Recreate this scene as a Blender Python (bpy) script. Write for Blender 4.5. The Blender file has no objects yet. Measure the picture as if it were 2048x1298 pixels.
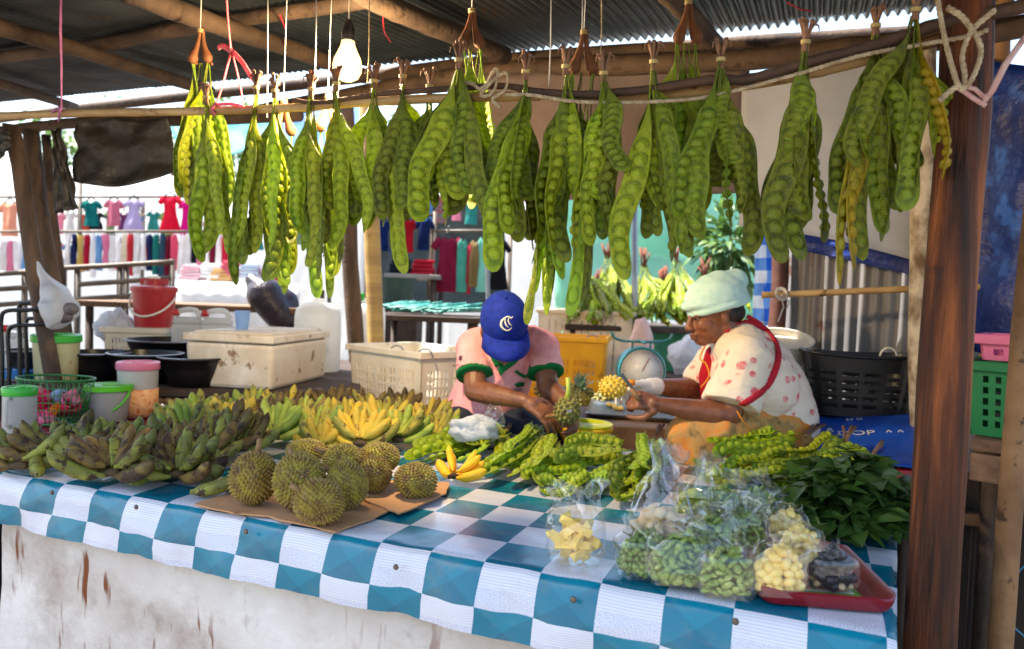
import bpy, bmesh, math, random
from mathutils import Vector, Matrix, noise as mnoise
C = bpy.context.scene.collection
sc = bpy.context.scene
PI = math.pi
R = math.radians
V = Vector
# ------------------------------------------------------------------ camera
CHK = 0.125                                     # side of one check of the tablecloth, metres
TZ = 0.85                                       # height of the table top
FPX, PITCH, ROLL, TYAW = 1469.3, 0.0394676, -0.0375455, -0.383093
TO = V((-2.16259 * CHK, 12.81544 * CHK, 0))     # corner of the check pattern
CAMZ = TZ + 4.413435 * CHK
cp, sp, cr, sr = math.cos(PITCH), math.sin(PITCH), math.cos(ROLL), math.sin(ROLL)
CR, CU, CF = V((cr, -sr * sp, -sr * cp)), V((sr, cr * sp, cr * cp)), V((0, cp, -sp))
CAM = V((0, 0, CAMZ))
cd = bpy.data.cameras.new('camera'); cam = bpy.data.objects.new('camera', cd); C.objects.link(cam)
mw = Matrix((CR, CU, -CF)).transposed().to_4x4(); mw.translation = CAM
cam.matrix_world = mw
cd.sensor_width = 36; cd.lens = FPX / 2048 * 36; cd.clip_start = 0.02; cd.clip_end = 3000
cd.dof.use_dof = True; cd.dof.focus_distance = 1.85; cd.dof.aperture_fstop = 3.2
sc.camera = cam
# ------------------------------------------------------------------ light
SUN_EL, SUN_AZ = R(62), R(284)                  # compass azimuth, 0 = +Y, clockwise
w = bpy.data.worlds.new('World'); sc.world = w; w.use_nodes = True
nt = w.node_tree; bg = nt.nodes['Background']
sky = nt.nodes.new('ShaderNodeTexSky'); sky.sky_type = 'NISHITA'; sky.sun_disc = False
sky.sun_elevation = SUN_EL; sky.sun_rotation = SUN_AZ; sky.air_density = 1.2; sky.dust_density = 3.0
nt.links.new(sky.outputs[0], bg.inputs[0]); bg.inputs[1].default_value = 0.13
sd = bpy.data.lights.new('sun', 'SUN'); sun = bpy.data.objects.new('sun', sd); C.objects.link(sun)
sd.energy = 4.5; sd.angle = R(0.5); sd.color = (1, .95, .88)
sdir = V((math.sin(SUN_AZ) * math.cos(SUN_EL), math.cos(SUN_AZ) * math.cos(SUN_EL), math.sin(SUN_EL)))
sun.rotation_euler = sdir.to_track_quat('Z', 'Y').to_euler(); sun.location = (0, 0, 30)
sc.view_settings.view_transform = 'Standard'; sc.view_settings.look = 'None'
sc.view_settings.exposure = 2.05; sc.view_settings.gamma = 1
sc.render.engine = 'CYCLES'
sc.cycles.max_bounces = 8; sc.cycles.transparent_max_bounces = 24; sc.cycles.caustics_reflective = False
sc.cycles.caustics_refractive = False; sc.cycles.use_denoising = True; sc.cycles.sample_clamp_indirect = 6

# ------------------------------------------------------------------ measuring helpers
def ray(px, py): return CF + CR * ((px - 1024) / FPX) + CU * ((649 - py) / FPX)
def W(px, py, d): return CAM + ray(px, py) * d              # the point d metres deep that the photo shows at px, py
def onZ(px, py, z):
    r = ray(px, py); return CAM + r * ((z - CAMZ) / r.z)
def onV(px, py, a, n):                                      # on a plane through a with normal n
    r = ray(px, py); return CAM + r * ((a - CAM).dot(n) / r.dot(n))
tc, ts = math.cos(TYAW), math.sin(TYAW)
TI, TJ = V((tc, ts, 0)), V((-ts, tc, 0))                    # along the table edge, towards its back
def T(i, j, z=0): return TO + TI * (i * CHK) + TJ * (j * CHK) + V((0, 0, TZ + z))
def mpp(d): return d / FPX                                   # metres per photo pixel at depth d
def depth(p): return (p - CAM).dot(CF)

# ------------------------------------------------------------------ building helpers
class MB:
    def __init__(s): s.v, s.f, s.m, s.uv = [], [], [], None
    def add(s, vs, fs, mi=0):
        o = len(s.v); s.v += [V(x) for x in vs]
        s.f += [tuple(i + o for i in f) for f in fs]; s.m += [mi] * len(fs)
    def box(s, c, size, rot=None, mi=0, taper=1.0):
        hx, hy, hz = (x / 2 for x in size); c = V(c); vs = []
        for z, k in ((-hz, 1.0), (hz, taper)):
            for x, y in ((-hx, -hy), (hx, -hy), (hx, hy), (-hx, hy)):
                p = V((x * k, y * k, z)); vs.append(c + (rot @ p if rot else p))
        s.add(vs, [(3, 2, 1, 0), (4, 5, 6, 7), (0, 1, 5, 4), (1, 2, 6, 5), (2, 3, 7, 6), (3, 0, 4, 7)], mi)
    def tube(s, pts, rad, seg=8, mi=0, cap=True, closed=False, flat=1.0):
        pts = [V(p) for p in pts]; n = len(pts)
        if not hasattr(rad, '__len__'): rad = [rad] * n
        tan = []
        for i in range(n):
            a = pts[i - 1] if (i > 0 or closed) else pts[i]
            b = pts[(i + 1) % n] if (i < n - 1 or closed) else pts[i]
            t = b - a; tan.append(t.normalized() if t.length > 1e-9 else V((0, 0, 1)))
        ref = V((0, 0, 1)) if abs(tan[0].z) < .9 else V((0, 1, 0))
        u = (ref - tan[0] * ref.dot(tan[0])).normalized(); vs = []
        for i in range(n):
            u = u - tan[i] * u.dot(tan[i]); u.normalize(); w_ = tan[i].cross(u)
            for k in range(seg):
                a = 2 * PI * k / seg
                vs.append(pts[i] + u * (math.cos(a) * rad[i]) + w_ * (math.sin(a) * rad[i] * flat))
        fs = []
        for i in range(n if closed else n - 1):
            j = (i + 1) % n
            for k in range(seg):
                k2 = (k + 1) % seg; fs.append((i * seg + k, i * seg + k2, j * seg + k2, j * seg + k))
        if cap and not closed:
            fs.append(tuple(range(seg - 1, -1, -1))); fs.append(tuple((n - 1) * seg + k for k in range(seg)))
        s.add(vs, fs, mi)
    def lathe(s, prof, seg=24, c=(0, 0, 0), mi=0, sx=1, sy=1, rot=None):
        c = V(c); vs = []; fs = []; n = len(prof)
        for r, z in prof:
            for k in range(seg):
                a = 2 * PI * k / seg; p = V((r * math.cos(a) * sx, r * math.sin(a) * sy, z))
                vs.append(c + (rot @ p if rot else p))
        for i in range(n - 1):
            for k in range(seg):
                k2 = (k + 1) % seg; fs.append((i * seg + k, i * seg + k2, (i + 1) * seg + k2, (i + 1) * seg + k))
        if prof[0][0] > 1e-6: fs.append(tuple(range(seg - 1, -1, -1)))
        if prof[-1][0] > 1e-6: fs.append(tuple((n - 1) * seg + k for k in range(seg)))
        s.add(vs, fs, mi)
    def ell(s, c, r, seg=14, rings=9, rot=None, mi=0, fn=None):
        if not hasattr(r, '__len__'): r = (r, r, r)
        c = V(c); vs = []; fs = []
        for i in range(rings + 1):
            th = PI * i / rings
            for k in range(seg):
                a = 2 * PI * k / seg
                p = V((r[0] * math.sin(th) * math.cos(a), r[1] * math.sin(th) * math.sin(a), r[2] * math.cos(th)))
                if fn: p = fn(p)
                vs.append(c + (rot @ p if rot else p))
        for i in range(rings):
            for k in range(seg):
                k2 = (k + 1) % seg; fs.append((i * seg + k, (i + 1) * seg + k, (i + 1) * seg + k2, i * seg + k2))
        s.add(vs, fs, mi)
    def grid(s, nu, nv, fn, mi=0, wrap=False):
        vs = [fn(i / nu, j / nv) for i in range(nu + 1) for j in range(nv + (0 if wrap else 1))]
        k = nv + (0 if wrap else 1); fs = []
        for i in range(nu):
            for j in range(nv):
                j2 = (j + 1) % k if wrap else j + 1
                fs.append((i * k + j, (i + 1) * k + j, (i + 1) * k + j2, i * k + j2))
        s.add(vs, fs, mi)
    def mesh(s, name, mats, smooth=True):
        me = bpy.data.meshes.new(name); me.from_pydata([tuple(x) for x in s.v], [], s.f); me.validate()
        if not isinstance(mats, (list, tuple)): mats = [mats]
        for m in mats: me.materials.append(m)
        if len(mats) > 1 and len(me.polygons) == len(s.m): me.polygons.foreach_set('material_index', s.m)
        if smooth: me.polygons.foreach_set('use_smooth', [True] * len(me.polygons))
        me.update(); return me
    def build(s, name, mats, parent=None, smooth=True, loc=None, world=False, bevel=0, solid=0, sharp=None, off=-1):
        if world:
            base = XF[parent.name] if parent else Matrix.Translation(V(loc))
            inv = base.inverted(); s.v = [inv @ x for x in s.v]
        o = bpy.data.objects.new(name, s.mesh(name, mats, smooth)); C.objects.link(o)
        if parent: o.parent = parent
        if loc is not None and not (parent and world): o.location = loc
        if solid:
            m = o.modifiers.new('solid', 'SOLIDIFY'); m.thickness = solid; m.offset = off
        if bevel:
            m = o.modifiers.new('bevel', 'BEVEL'); m.width = bevel; m.segments = 2; m.limit_method = 'ANGLE'; m.angle_limit = R(40)
        if sharp: o.data.set_sharp_from_angle(angle=R(sharp))
        return o
XF = {}
def tag(o, label=None, cat=None, group=None, kind=None):
    for k, x in (('label', label), ('category', cat), ('group', group), ('kind', kind)):
        if x: o[k] = x
    return o
def thing(name, label, cat, loc=(0, 0, 0), rz=0, group=None, rot=None):
    o = bpy.data.objects.new(name, None); C.objects.link(o); o.empty_display_size = .05
    o.location = loc; o.rotation_euler = rot if rot else (0, 0, rz)
    XF[o.name] = Matrix.Translation(V(loc)) @ o.rotation_euler.to_matrix().to_4x4()
    return tag(o, label, cat, group)
def copy_tree(o, parent=None):
    c = o.copy(); C.objects.link(c)
    if parent: c.parent = parent
    for ch in list(o.children): copy_tree(ch, c)
    return c
def Rz(a): return Matrix.Rotation(a, 3, 'Z')
def Rx(a): return Matrix.Rotation(a, 3, 'X')
def Ry(a): return Matrix.Rotation(a, 3, 'Y')
def spline(pts, n):
    pts = [V(p) for p in pts]; P = [2 * pts[0] - pts[1]] + pts + [2 * pts[-1] - pts[-2]]; out = []
    for i in range(1, len(P) - 2):
        for k in range(n):
            t = k / n; a, b, c, d = P[i - 1:i + 3]
            out.append(.5 * ((2 * b) + (c - a) * t + (2 * a - 5 * b + 4 * c - d) * t * t + (3 * b - a - 3 * c + d) * t ** 3))
    out.append(pts[-1]); return out
def smooth01(x, a, b):
    t = min(1, max(0, (x - a) / (b - a))); return t * t * (3 - 2 * t)
def nz(p, s=1.0): return mnoise.noise(V(p) * s)

# ------------------------------------------------------------------ materials
def srgb(r, g, b):
    f = lambda c: (c / 255 / 12.92) if c / 255 <= .04045 else ((c / 255 + .055) / 1.055) ** 2.4
    return (f(r), f(g), f(b), 1)
class NT:
    def __init__(s, name):
        s.m = bpy.data.materials.new(name); s.m.use_nodes = True; s.t = s.m.node_tree
        s.b = s.t.nodes['Principled BSDF']; s.out = s.t.nodes['Material Output']
    def n(s, typ, **kw):
        x = s.t.nodes.new(typ)
        for k, v in kw.items():
            if k.startswith('i_'):
                key = k[2:]; key = int(key) if key.isdigit() else key.replace('_', ' ')
                x.inputs[key].default_value = v
            else: setattr(x, k, v)
        return x
    def l(s, a, b): s.t.links.new(a, b)
    def ramp(s, src, stops):
        r = s.n('ShaderNodeValToRGB'); e = r.color_ramp.elements
        while len(e) < len(stops): e.new(.5)
        for el, (p, c) in zip(e, stops): el.position = p; el.color = c if len(c) == 4 else (*c, 1)
        s.l(src, r.inputs[0]); return r.outputs[0]
    def mix(s, fac, a, b, mode='MIX'):
        x = s.n('ShaderNodeMix', data_type='RGBA', blend_type=mode)
        for i, v in ((0, fac), (6, a), (7, b)):
            if hasattr(v, 'links') or isinstance(v, bpy.types.NodeSocket): s.l(v, x.inputs[i])
            else: x.inputs[i].default_value = v
        return x.outputs[2]
    def math(s, op, a, b=0, c=0):
        x = s.n('ShaderNodeMath', operation=op)
        for i, v in enumerate((a, b, c)):
            if isinstance(v, bpy.types.NodeSocket): s.l(v, x.inputs[i])
            else: x.inputs[i].default_value = v
        return x.outputs[0]
def mat(name, c1, c2=None, scale=6, rough=.6, bump=0, bscale=60, stretch=(1, 1, 1), spots=None, spot_scale=30, spot_at=.62,
        spec=.5, metal=0, trans=0, sss=0, lo=.35, hi=.65, c3=None, rand=.0, transl=0, coat=0, bdist=.01, sheen=0, rough2=None, bstretch=None, detail=6):
    t = NT(name); tcn = t.n('ShaderNodeTexCoord'); oi = t.n('ShaderNodeObjectInfo')
    add = t.n('ShaderNodeVectorMath', operation='ADD'); t.l(tcn.outputs['Object'], add.inputs[0])
    ml = t.n('ShaderNodeVectorMath', operation='SCALE'); ml.inputs[0].default_value = (7.3, 3.1, 5.7); t.l(oi.outputs['Random'], ml.inputs['Scale'])
    t.l(ml.outputs[0], add.inputs[1])
    mp = t.n('ShaderNodeMapping', i_Scale=stretch); t.l(add.outputs[0], mp.inputs[0])
    no = t.n('ShaderNodeTexNoise', i_Scale=scale, i_Detail=detail, i_Roughness=.6); t.l(mp.outputs[0], no.inputs[0])
    if c2 is None: c2 = tuple(x * .82 for x in c1[:3]) + (1,)
    st = [(lo, c1), (hi, c2)] if not c3 else [(lo, c1), ((lo + hi) / 2, c2), (hi, c3)]
    col = t.ramp(no.outputs[0], st)
    if spots:
        n2 = t.n('ShaderNodeTexNoise', i_Scale=spot_scale, i_Detail=4, i_Roughness=.65); t.l(add.outputs[0], n2.inputs[0])
        f = t.ramp(n2.outputs[0], [(spot_at, (0, 0, 0)), (spot_at + .07, (1, 1, 1))])
        col = t.mix(f, col, spots)
    if rand:
        hs = t.n('ShaderNodeHueSaturation'); t.l(col, hs.inputs['Color'])
        t.l(t.math('MULTIPLY_ADD', oi.outputs['Random'], rand * 2, 1 - rand), hs.inputs['Value'])
        t.l(t.math('MULTIPLY_ADD', oi.outputs['Random'], -rand * .09, .5 + rand * .045), hs.inputs['Hue']); col = hs.outputs[0]
    t.l(col, t.b.inputs['Base Color'])
    t.b.inputs['Roughness'].default_value = rough
    if rough2 is not None:
        t.l(t.math('MULTIPLY_ADD', no.outputs[0], rough2 - rough, rough), t.b.inputs['Roughness'])
    t.b.inputs['Specular IOR Level'].default_value = spec; t.b.inputs['Metallic'].default_value = metal
    if coat: t.b.inputs['Coat Weight'].default_value = coat; t.b.inputs['Coat Roughness'].default_value = .12
    if sheen: t.b.inputs['Sheen Weight'].default_value = sheen
    if sss:
        t.b.inputs['Subsurface Weight'].default_value = sss; t.b.inputs['Subsurface Radius'].default_value = (.012, .006, .004)
        t.b.inputs['Subsurface Scale'].default_value = 1
    if trans: t.b.inputs['Transmission Weight'].default_value = trans
    if bump:
        src = add.outputs[0]
        if bstretch:
            m2 = t.n('ShaderNodeMapping', i_Scale=bstretch); t.l(src, m2.inputs[0]); src = m2.outputs[0]
        n3 = t.n('ShaderNodeTexNoise', i_Scale=bscale, i_Detail=5, i_Roughness=.6); t.l(src, n3.inputs[0])
        b = t.n('ShaderNodeBump', i_Strength=bump, i_Distance=bdist); t.l(n3.outputs[0], b.inputs['Height']); t.l(b.outputs[0], t.b.inputs['Normal'])
    if transl:
        tr = t.n('ShaderNodeBsdfTranslucent'); t.l(col, tr.inputs[0]); mx = t.n('ShaderNodeMixShader', i_0=transl)
        t.l(t.b.outputs[0], mx.inputs[1]); t.l(tr.outputs[0], mx.inputs[2]); t.l(mx.outputs[0], t.out.inputs[0])
    return t.m
def plastic(name, r, g, b, rough=.35, transl=0, rand=0):
    c = srgb(r, g, b); return mat(name, c, tuple(x * .85 for x in c[:3]) + (1,), scale=9, rough=rough, bump=.06, bscale=35, transl=transl, rand=rand)
def cloth(name, c1, c2=None, scale=14, transl=.12, bump=.35, bscale=9, **k):
    return mat(name, c1, c2, scale=scale, rough=.85, spec=.15, bump=bump, bscale=bscale, bdist=.03, transl=transl, **k)
# ================================================================== SETTING
rng = random.Random(4)
m_dirt = mat('dirt', srgb(124, 114, 104), srgb(84, 76, 68), scale=1.3, rough=.95, bump=.6, bscale=9, bdist=.05, c3=srgb(150, 140, 128), lo=.3, hi=.7)
g = MB()
xs = [-900, -60, -20] + [x * .8 for x in range(-18, 19)] + [20, 60, 900]
ys = [-300, -40, -12] + [x * .8 for x in range(-10, 22)] + [24, 40, 90, 1500]
gv = [V((x, y, .02 * nz((x * .9, y * .9, 0)) if abs(x) < 15 and -9 < y < 17 else 0)) for x in xs for y in ys]
ny = len(ys)
g.add(gv, [(i * ny + j, (i + 1) * ny + j, (i + 1) * ny + j + 1, i * ny + j + 1) for i in range(len(xs) - 1) for j in range(ny - 1)])
tag(g.build('ground', m_dirt), kind='structure')
# dry leaves under and beside the stall
m_litter = mat('dry_leaf', srgb(120, 85, 50), srgb(70, 48, 30), scale=5, rough=.8)
lf = MB()
for k in range(700):
    p = V((rng.uniform(.9, 3.2), rng.uniform(.6, 3.6), .012 + rng.random() * .03)); a = rng.uniform(0, 2 * PI); L = rng.uniform(.03, .08)
    rot = Rz(a) @ Rx(rng.uniform(-.5, .5)) @ Ry(rng.uniform(-.5, .5)); wv = L * rng.uniform(.25, .45)
    lf.add([p + rot @ V(q) for q in ((-L, 0, 0), (-L * .2, -wv, .006), (L, 0, .01), (-L * .2, wv, .006), (0, 0, -.004))], [(0, 1, 4), (1, 2, 4), (2, 3, 4), (3, 0, 4)])
tag(lf.build('leaf_litter', m_litter), 'brown dry leaves strewn on the ground beside the stall post', 'leaf litter', kind='stuff')

# ------------------------------------------------------------------ roof
m_wood = mat('roof_wood', srgb(94, 74, 56), srgb(58, 44, 34), scale=5, rough=.8, bump=.6, bscale=30, bdist=.012, stretch=(1, 1, 1), spots=srgb(60, 42, 30), spot_scale=22, spot_at=.58)
m_wood2 = mat('pole_wood', srgb(150, 112, 72), srgb(105, 72, 44), scale=6, rough=.75, bump=.5, bscale=26, bdist=.01, spots=srgb(70, 48, 30), spot_scale=16, spot_at=.6)
m_tin = mat('tin', srgb(76, 82, 88), srgb(50, 55, 60), scale=3, rough=.4, metal=.7, spots=srgb(96, 70, 52), spot_scale=5, spot_at=.64, bump=.1, bscale=40)
E0 = W(1000, 108, 3.3); NF = -TJ; SL = -.12; PIT = .036
def roofP(t, u, h=0): return E0 + TI * t + NF * u + V((0, 0, SL * u + h))
NR = TI.cross(NF + V((0, 0, SL))).normalized()
roof = thing('stall_roof', 'low corrugated tin roof on rough round timbers over the fruit stall', 'roof', E0)
t0 = -6.3; k = 0
while t0 < 2.5:
    b = MB(); wd = .70; n = int(wd / PIT * 8)
    vs = []; lift = .004 * (k % 2)
    for i in range(n + 1):
        t = t0 + wd * i / n
        for u in (-.12 + .03 * nz((k * 3.1, 0, 0)), .5, 1.1, 1.7, 2.3):
            vs.append(roofP(t, u, .035 + lift + .011 * math.cos(2 * PI * t / PIT) + .01 * nz((t, u, 3))))
    b.add(vs, [(i * 5 + j, i * 5 + j + 1, (i + 1) * 5 + j + 1, (i + 1) * 5 + j) for i in range(n) for j in range(4)])
    b.build('corrugated_sheet', m_tin, roof, world=True); t0 += wd - .02; k += 1
def pole(b, pts, r, seg=9, seed=0, wob=.12):
    P = spline(pts, 6); n = len(P)
    if not hasattr(r, '__len__'): r = (r, r)
    b.tube([p + V((nz((i * .5, seed, 0)), nz((i * .5, seed, 5)), nz((i * .5, seed, 9)))) * (r[0] * wob) for i, p in enumerate(P)],
           [(r[0] + (r[1] - r[0]) * i / (n - 1)) * (1 + wob * nz((i * .7, seed, 2))) for i in range(n)], seg)
beams = [([(-60, 122), (180, 92), (360, 58), (760, -4)], .026, .03), ([(250, -18), (430, 48), (640, 118), (730, 152)], .034, .075),
         ([(-30, 46), (180, 106), (420, 182)], .03, .075), ([(205, 100), (420, 44)], .016, .02), ([(-30, 158), (150, 214)], .026, .07),
         ([(660, -60), (760, 6), (860, 48), (1010, 112)], .036, .075), ([(1290, -60), (1350, 0), (1432, 90)], .036, .075),
         ([(-160, 262), (100, 224), (400, 190), (650, 163), (1000, 120), (1400, 92), (1870, 62), (2150, 45)], .03, .03),
         ([(1850, -60), (1930, 40)], .036, .075)]
for i, (pp, r, h) in enumerate(beams):
    b = MB(); pole(b, [onV(x, y, roofP(0, 0, -h + .02), NR) for x, y in pp], r, seed=i * 3.3); b.build('roof_beam', m_wood, roof, world=True)
b = MB(); pole(b, [onV(x, y, E0, TJ) for x, y in ((480, 232), (700, 192), (1000, 143), (1450, 122), (1650, 102), (1900, 74), (2120, 40))], .042, seed=8); b.build('tie_beam', m_wood, roof, world=True)
b = MB(); pole(b, [onV(x, y, E0 - TJ * .25, TJ) for x, y in ((-180, 285), (0, 262), (180, 243), (380, 240), (600, 230))], .03, seed=11); b.build('tie_beam', m_wood, roof, world=True)
b = MB(); pole(b, [roofP(-6.2, 2.1, -.03), roofP(-2, 2.12, -.03), roofP(2.4, 2.08, -.03)], .03, seed=14); b.build('roof_beam', m_wood, roof, world=True)

# ------------------------------------------------------------------ posts
m_post = mat('red_wood', srgb(158, 88, 40), srgb(92, 48, 23), scale=10, rough=.65, bump=1, bscale=34, bdist=.016, stretch=(2.4, 2.4, .16), bstretch=(1.8, 1.8, .09), c3=srgb(40, 24, 15), lo=.32, hi=.64, spec=.3, spots=srgb(36, 22, 15), spot_scale=7, spot_at=.62)
m_grey = mat('grey_wood', srgb(100, 78, 60), srgb(54, 42, 34), scale=9, rough=.8, bump=.8, bscale=26, bdist=.012, stretch=(2, 2, .3))
m_bark = mat('pale_bark', srgb(205, 190, 165), srgb(110, 84, 58), scale=9, rough=.8, bump=.6, bscale=18, bdist=.012, stretch=(1, 1, .7), lo=.42, hi=.6)
m_lightwood = mat('light_wood', srgb(168, 128, 82), srgb(122, 86, 52), scale=8, rough=.7, bump=.4, bscale=22, bdist=.008, stretch=(2, 2, .15), bstretch=(1.5, 1.5, .1), spots=srgb(80, 55, 35), spot_scale=9, spot_at=.64)
def post(name, label, pts, r, m, seed, wob=.1, seg=14, ground=True, cat='post', group=None):
    P = [V(p) for p in pts]
    if ground:
        d = (P[-1] - P[-2]).normalized(); e = P[-1] + d * (P[-1].z / -d.z) if d.z < 0 else P[-1]; P.append(e)
    b = MB(); base = P[-1]; Q = []
    for a, c in zip(P[:-1], P[1:]):
        k = max(2, int((c - a).length / .06)); Q += [a.lerp(c, i / k) for i in range(k)]
    Q.append(P[-1]); rr = r if hasattr(r, '__len__') else (r, r); n = len(Q)
    vs = []; fs = []
    for i, q in enumerate(Q):
        for k in range(seg):
            a = 2 * PI * k / seg; R0 = (rr[0] + (rr[1] - rr[0]) * i / (n - 1)) * (1 + wob * nz((math.cos(a) * 1.2, math.sin(a) * 1.2, i * .12 + seed)) + wob * .5 * nz((math.cos(a) * 4, math.sin(a) * 4, i * .05 + seed)))
            vs.append(q + V((math.cos(a) * R0, math.sin(a) * R0, 0)))
    for i in range(n - 1):
        for k in range(seg):
            k2 = (k + 1) % seg; fs.append((i * seg + k, (i + 1) * seg + k, (i + 1) * seg + k2, i * seg + k2))
    fs.append(tuple(range(seg))); fs.append(tuple((n - 1) * seg + k for k in range(seg - 1, -1, -1)))
    b.add(vs, fs)
    return tag(b.build(name, m, None, loc=base, world=True), label, cat, group)
post('wooden_post', 'thick reddish brown timber post at the right end of the table', [W(1936, -60, 1.5), W(1925, 230, 1.5), W(1888, 760, 1.5), W(1858, 1290, 1.5)], .05, m_post, 1, wob=.13, seg=20)
post('wooden_post', 'peeling whitish bark post behind the reddish brown timber post', [W(1850, 90, 2.62), W(1845, 450, 2.62), W(1842, 700, 2.62), W(1846, 850, 2.62)], .042, m_bark, 2, wob=.25)
post('wooden_post', 'slim pale post carrying the white power socket', [W(2006, -40, 2.62), W(1998, 330, 2.62), W(1978, 660, 2.62), W(1966, 900, 2.62)], .027, m_lightwood, 3)
post('wooden_post', 'pale leaning post in front of the green and pink crates', [W(2082, 330, 1.75), W(2048, 650, 1.75), W(2000, 1290, 1.75)], .027, m_wood2, 4)
post('wooden_post', 'leftmost grey timber post with the plastic bag hung on it', [W(22, 250, 3.1), W(40, 330, 3.1), W(72, 560, 3.1), W(100, 720, 3.1)], .034, m_grey, 5)
post('wooden_post', 'dark timber post just right of the post with the hung plastic bag', [W(62, 260, 3.5), W(82, 430, 3.5), W(112, 600, 3.5)], .036, m_grey, 6)
post('wooden_post', 'thin dark post beside the black cloth scrap at far left', [W(92, 270, 3.7), W(104, 420, 3.7), W(122, 560, 3.7)], .022, m_grey, 7)
post('tree_trunk_post', 'dark rough trunk post behind the white crate', [W(690, 190, 4.55), W(700, 520, 4.55), W(712, 700, 4.55)], .052, m_grey, 8, wob=.2)
pb = post('wooden_post', 'yellowish banded pale post behind the corner of the white crate', [W(735, 190, 4.4), W(744, 470, 4.4), W(752, 690, 4.4)], .05, mat('banded_post', srgb(190, 160, 95), srgb(140, 112, 70), scale=2.5, rough=.7, bump=.3, bscale=20, stretch=(.2, .2, 5), spots=srgb(90, 66, 45), spot_scale=8, spot_at=.62), 9)
m_steel = mat('steel', srgb(150, 155, 165), srgb(120, 125, 135), rough=.4, metal=.6)
post('metal_post', 'thin grey steel pole in front of the dress rack', [W(968, 190, 5.5), W(976, 600, 5.5)], .017, m_steel, 10, wob=0)
post('metal_post', 'thin grey steel pole before the shelf of piled bean pods', [W(1268, 200, 5.2), W(1270, 650, 5.2)], .022, m_steel, 11, wob=0)
post('wooden_post', 'short dark round post with a string knot beside the corrugated wall', [W(1562, 300, 3.2), W(1560, 560, 3.2), W(1552, 660, 3.2)], .036, mat('dark_red_wood', srgb(96, 52, 38), srgb(58, 32, 25), scale=6, rough=.7, bump=.3), 12)

# ------------------------------------------------------------------ tarps and the tin wall
def sheet(name, label, cat, pts4, m, nu=24, nv=16, wr=.02, fr=3.0, seed=0, hem=None, loc=None, group=None, solid=.0015):
    a, b_, c, d = [V(p) for p in pts4]; nn = (b_ - a).cross(d - a).normalized(); b = MB()
    def f(u, v):
        p = a.lerp(b_, u).lerp(d.lerp(c, u), v)
        h = wr * (nz((u * fr + seed, v * fr, seed)) + .5 * nz((u * fr * 2.3 + v * 3, v * fr * 1.7, seed + 5)))
        if hem: p = p + hem(u, v)
        return p + nn * h
    b.grid(nu, nv, f)
    o = b.build(name, m, None, loc=loc or (a + b_) / 2, world=True, solid=solid)
    return tag(o, label, cat, group)
m_cream = mat('cream_tarp', srgb(196, 199, 208), srgb(180, 183, 191), scale=4, rough=.7, transl=.25, bump=.15, bscale=30, spots=srgb(190, 176, 160), spot_scale=3, spot_at=.66)
sheet('cream_tarp', 'pale grey cream sheet hung behind the right hand bean bunches', 'tarp', [W(1484, 150, 2.95), W(1845, 70, 2.68), W(1832, 524, 2.68), W(1478, 452, 2.95)], m_cream, wr=.014, fr=3,
      hem=lambda u, v: V((0, 0, .02 * math.sin(u * 3) * v)))
m_brownt = mat('brown_tarp', srgb(112, 96, 92), srgb(88, 74, 70), scale=4, rough=.8, bump=.15, bscale=25)
sheet('brown_tarp', 'dull brown sheet hung behind the middle bean bunches', 'tarp', [W(945, 150, 3.28), W(1500, 115, 2.98), W(1496, 385, 2.98), W(940, 408, 3.28)], m_brownt, wr=.02, fr=2.4, seed=3)
m_black = mat('black_tarp', srgb(66, 63, 60), srgb(40, 38, 38), scale=5, rough=.45, bump=.5, bscale=12, bdist=.03, spots=srgb(95, 85, 70), spot_scale=7, spot_at=.66)
bt = sheet('black_tarp', 'dusty black sheet sagging below the left roof edge', 'tarp', [W(150, 238, 3.45), W(338, 238, 3.45), W(360, 352, 3.45), W(146, 372, 3.45)], m_black, wr=.035, fr=3.5, seed=6,
      hem=lambda u, v: V((0, 0, -.06 * v * math.sin(u * PI) * .8 + .02 * v)))
sheet('black_tarp', 'narrow crumpled black scrap hanging beside the dark left posts', 'tarp', [W(104, 262, 3.4), W(122, 255, 3.4), W(158, 418, 3.4), W(108, 428, 3.4)], m_black, wr=.03, fr=5, seed=8)
sheet('black_tarp', 'grey black rag hanging at the left picture edge', 'tarp', [W(-60, 240, 3.0), W(18, 262, 3.0), W(24, 300, 3.0), W(-40, 352, 3.0)], m_black, wr=.03, fr=4, seed=9)
b = MB(); b.grid(24, 10, lambda u, v: roofP(-1.4 + 4.6 * u, -.32 - 1.7 * v, .58 + .2 * v - .06 * math.sin(u * PI * 4) ** 2))  # unseen sheet, added to keep sun off the woman and the tin wall
tag(b.build('added_sun_blocker', m_brownt, None, loc=roofP(0, -1, .6), world=True, solid=.003), 'added unseen brown sheet above the gap behind the roof edge, blocking sun', 'awning')
m_bluet = mat('blue_tarp', srgb(26, 60, 150), srgb(14, 34, 100), scale=3, rough=.45, bump=.5, bscale=8, bdist=.04, transl=.15, spots=srgb(60, 110, 200), spot_scale=3.5, spot_at=.6)
sheet('blue_tarp', 'creased dark blue sheet closing the right side of the stall', 'tarp', [W(1880, 110, 2.75), W(2200, 150, 2.2), W(2200, 760, 2.2), W(1880, 690, 2.75)], m_bluet, wr=.05, fr=3.2, seed=12, nu=30, nv=24)
sheet('blue_tarp', 'blue strip of sheeting showing under the cream sheet', 'tarp', [W(1600, 440, 3.06), W(1834, 470, 2.82), W(1834, 552, 2.82), W(1600, 500, 3.06)], m_bluet, wr=.01, seed=13)
m_wtin = mat('old_tin', srgb(140, 138, 138), srgb(100, 96, 95), scale=2.2, rough=.6, metal=.15, stretch=(1, 1, .35), spots=srgb(92, 56, 40), spot_scale=4, spot_at=.63, bump=.1)
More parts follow.
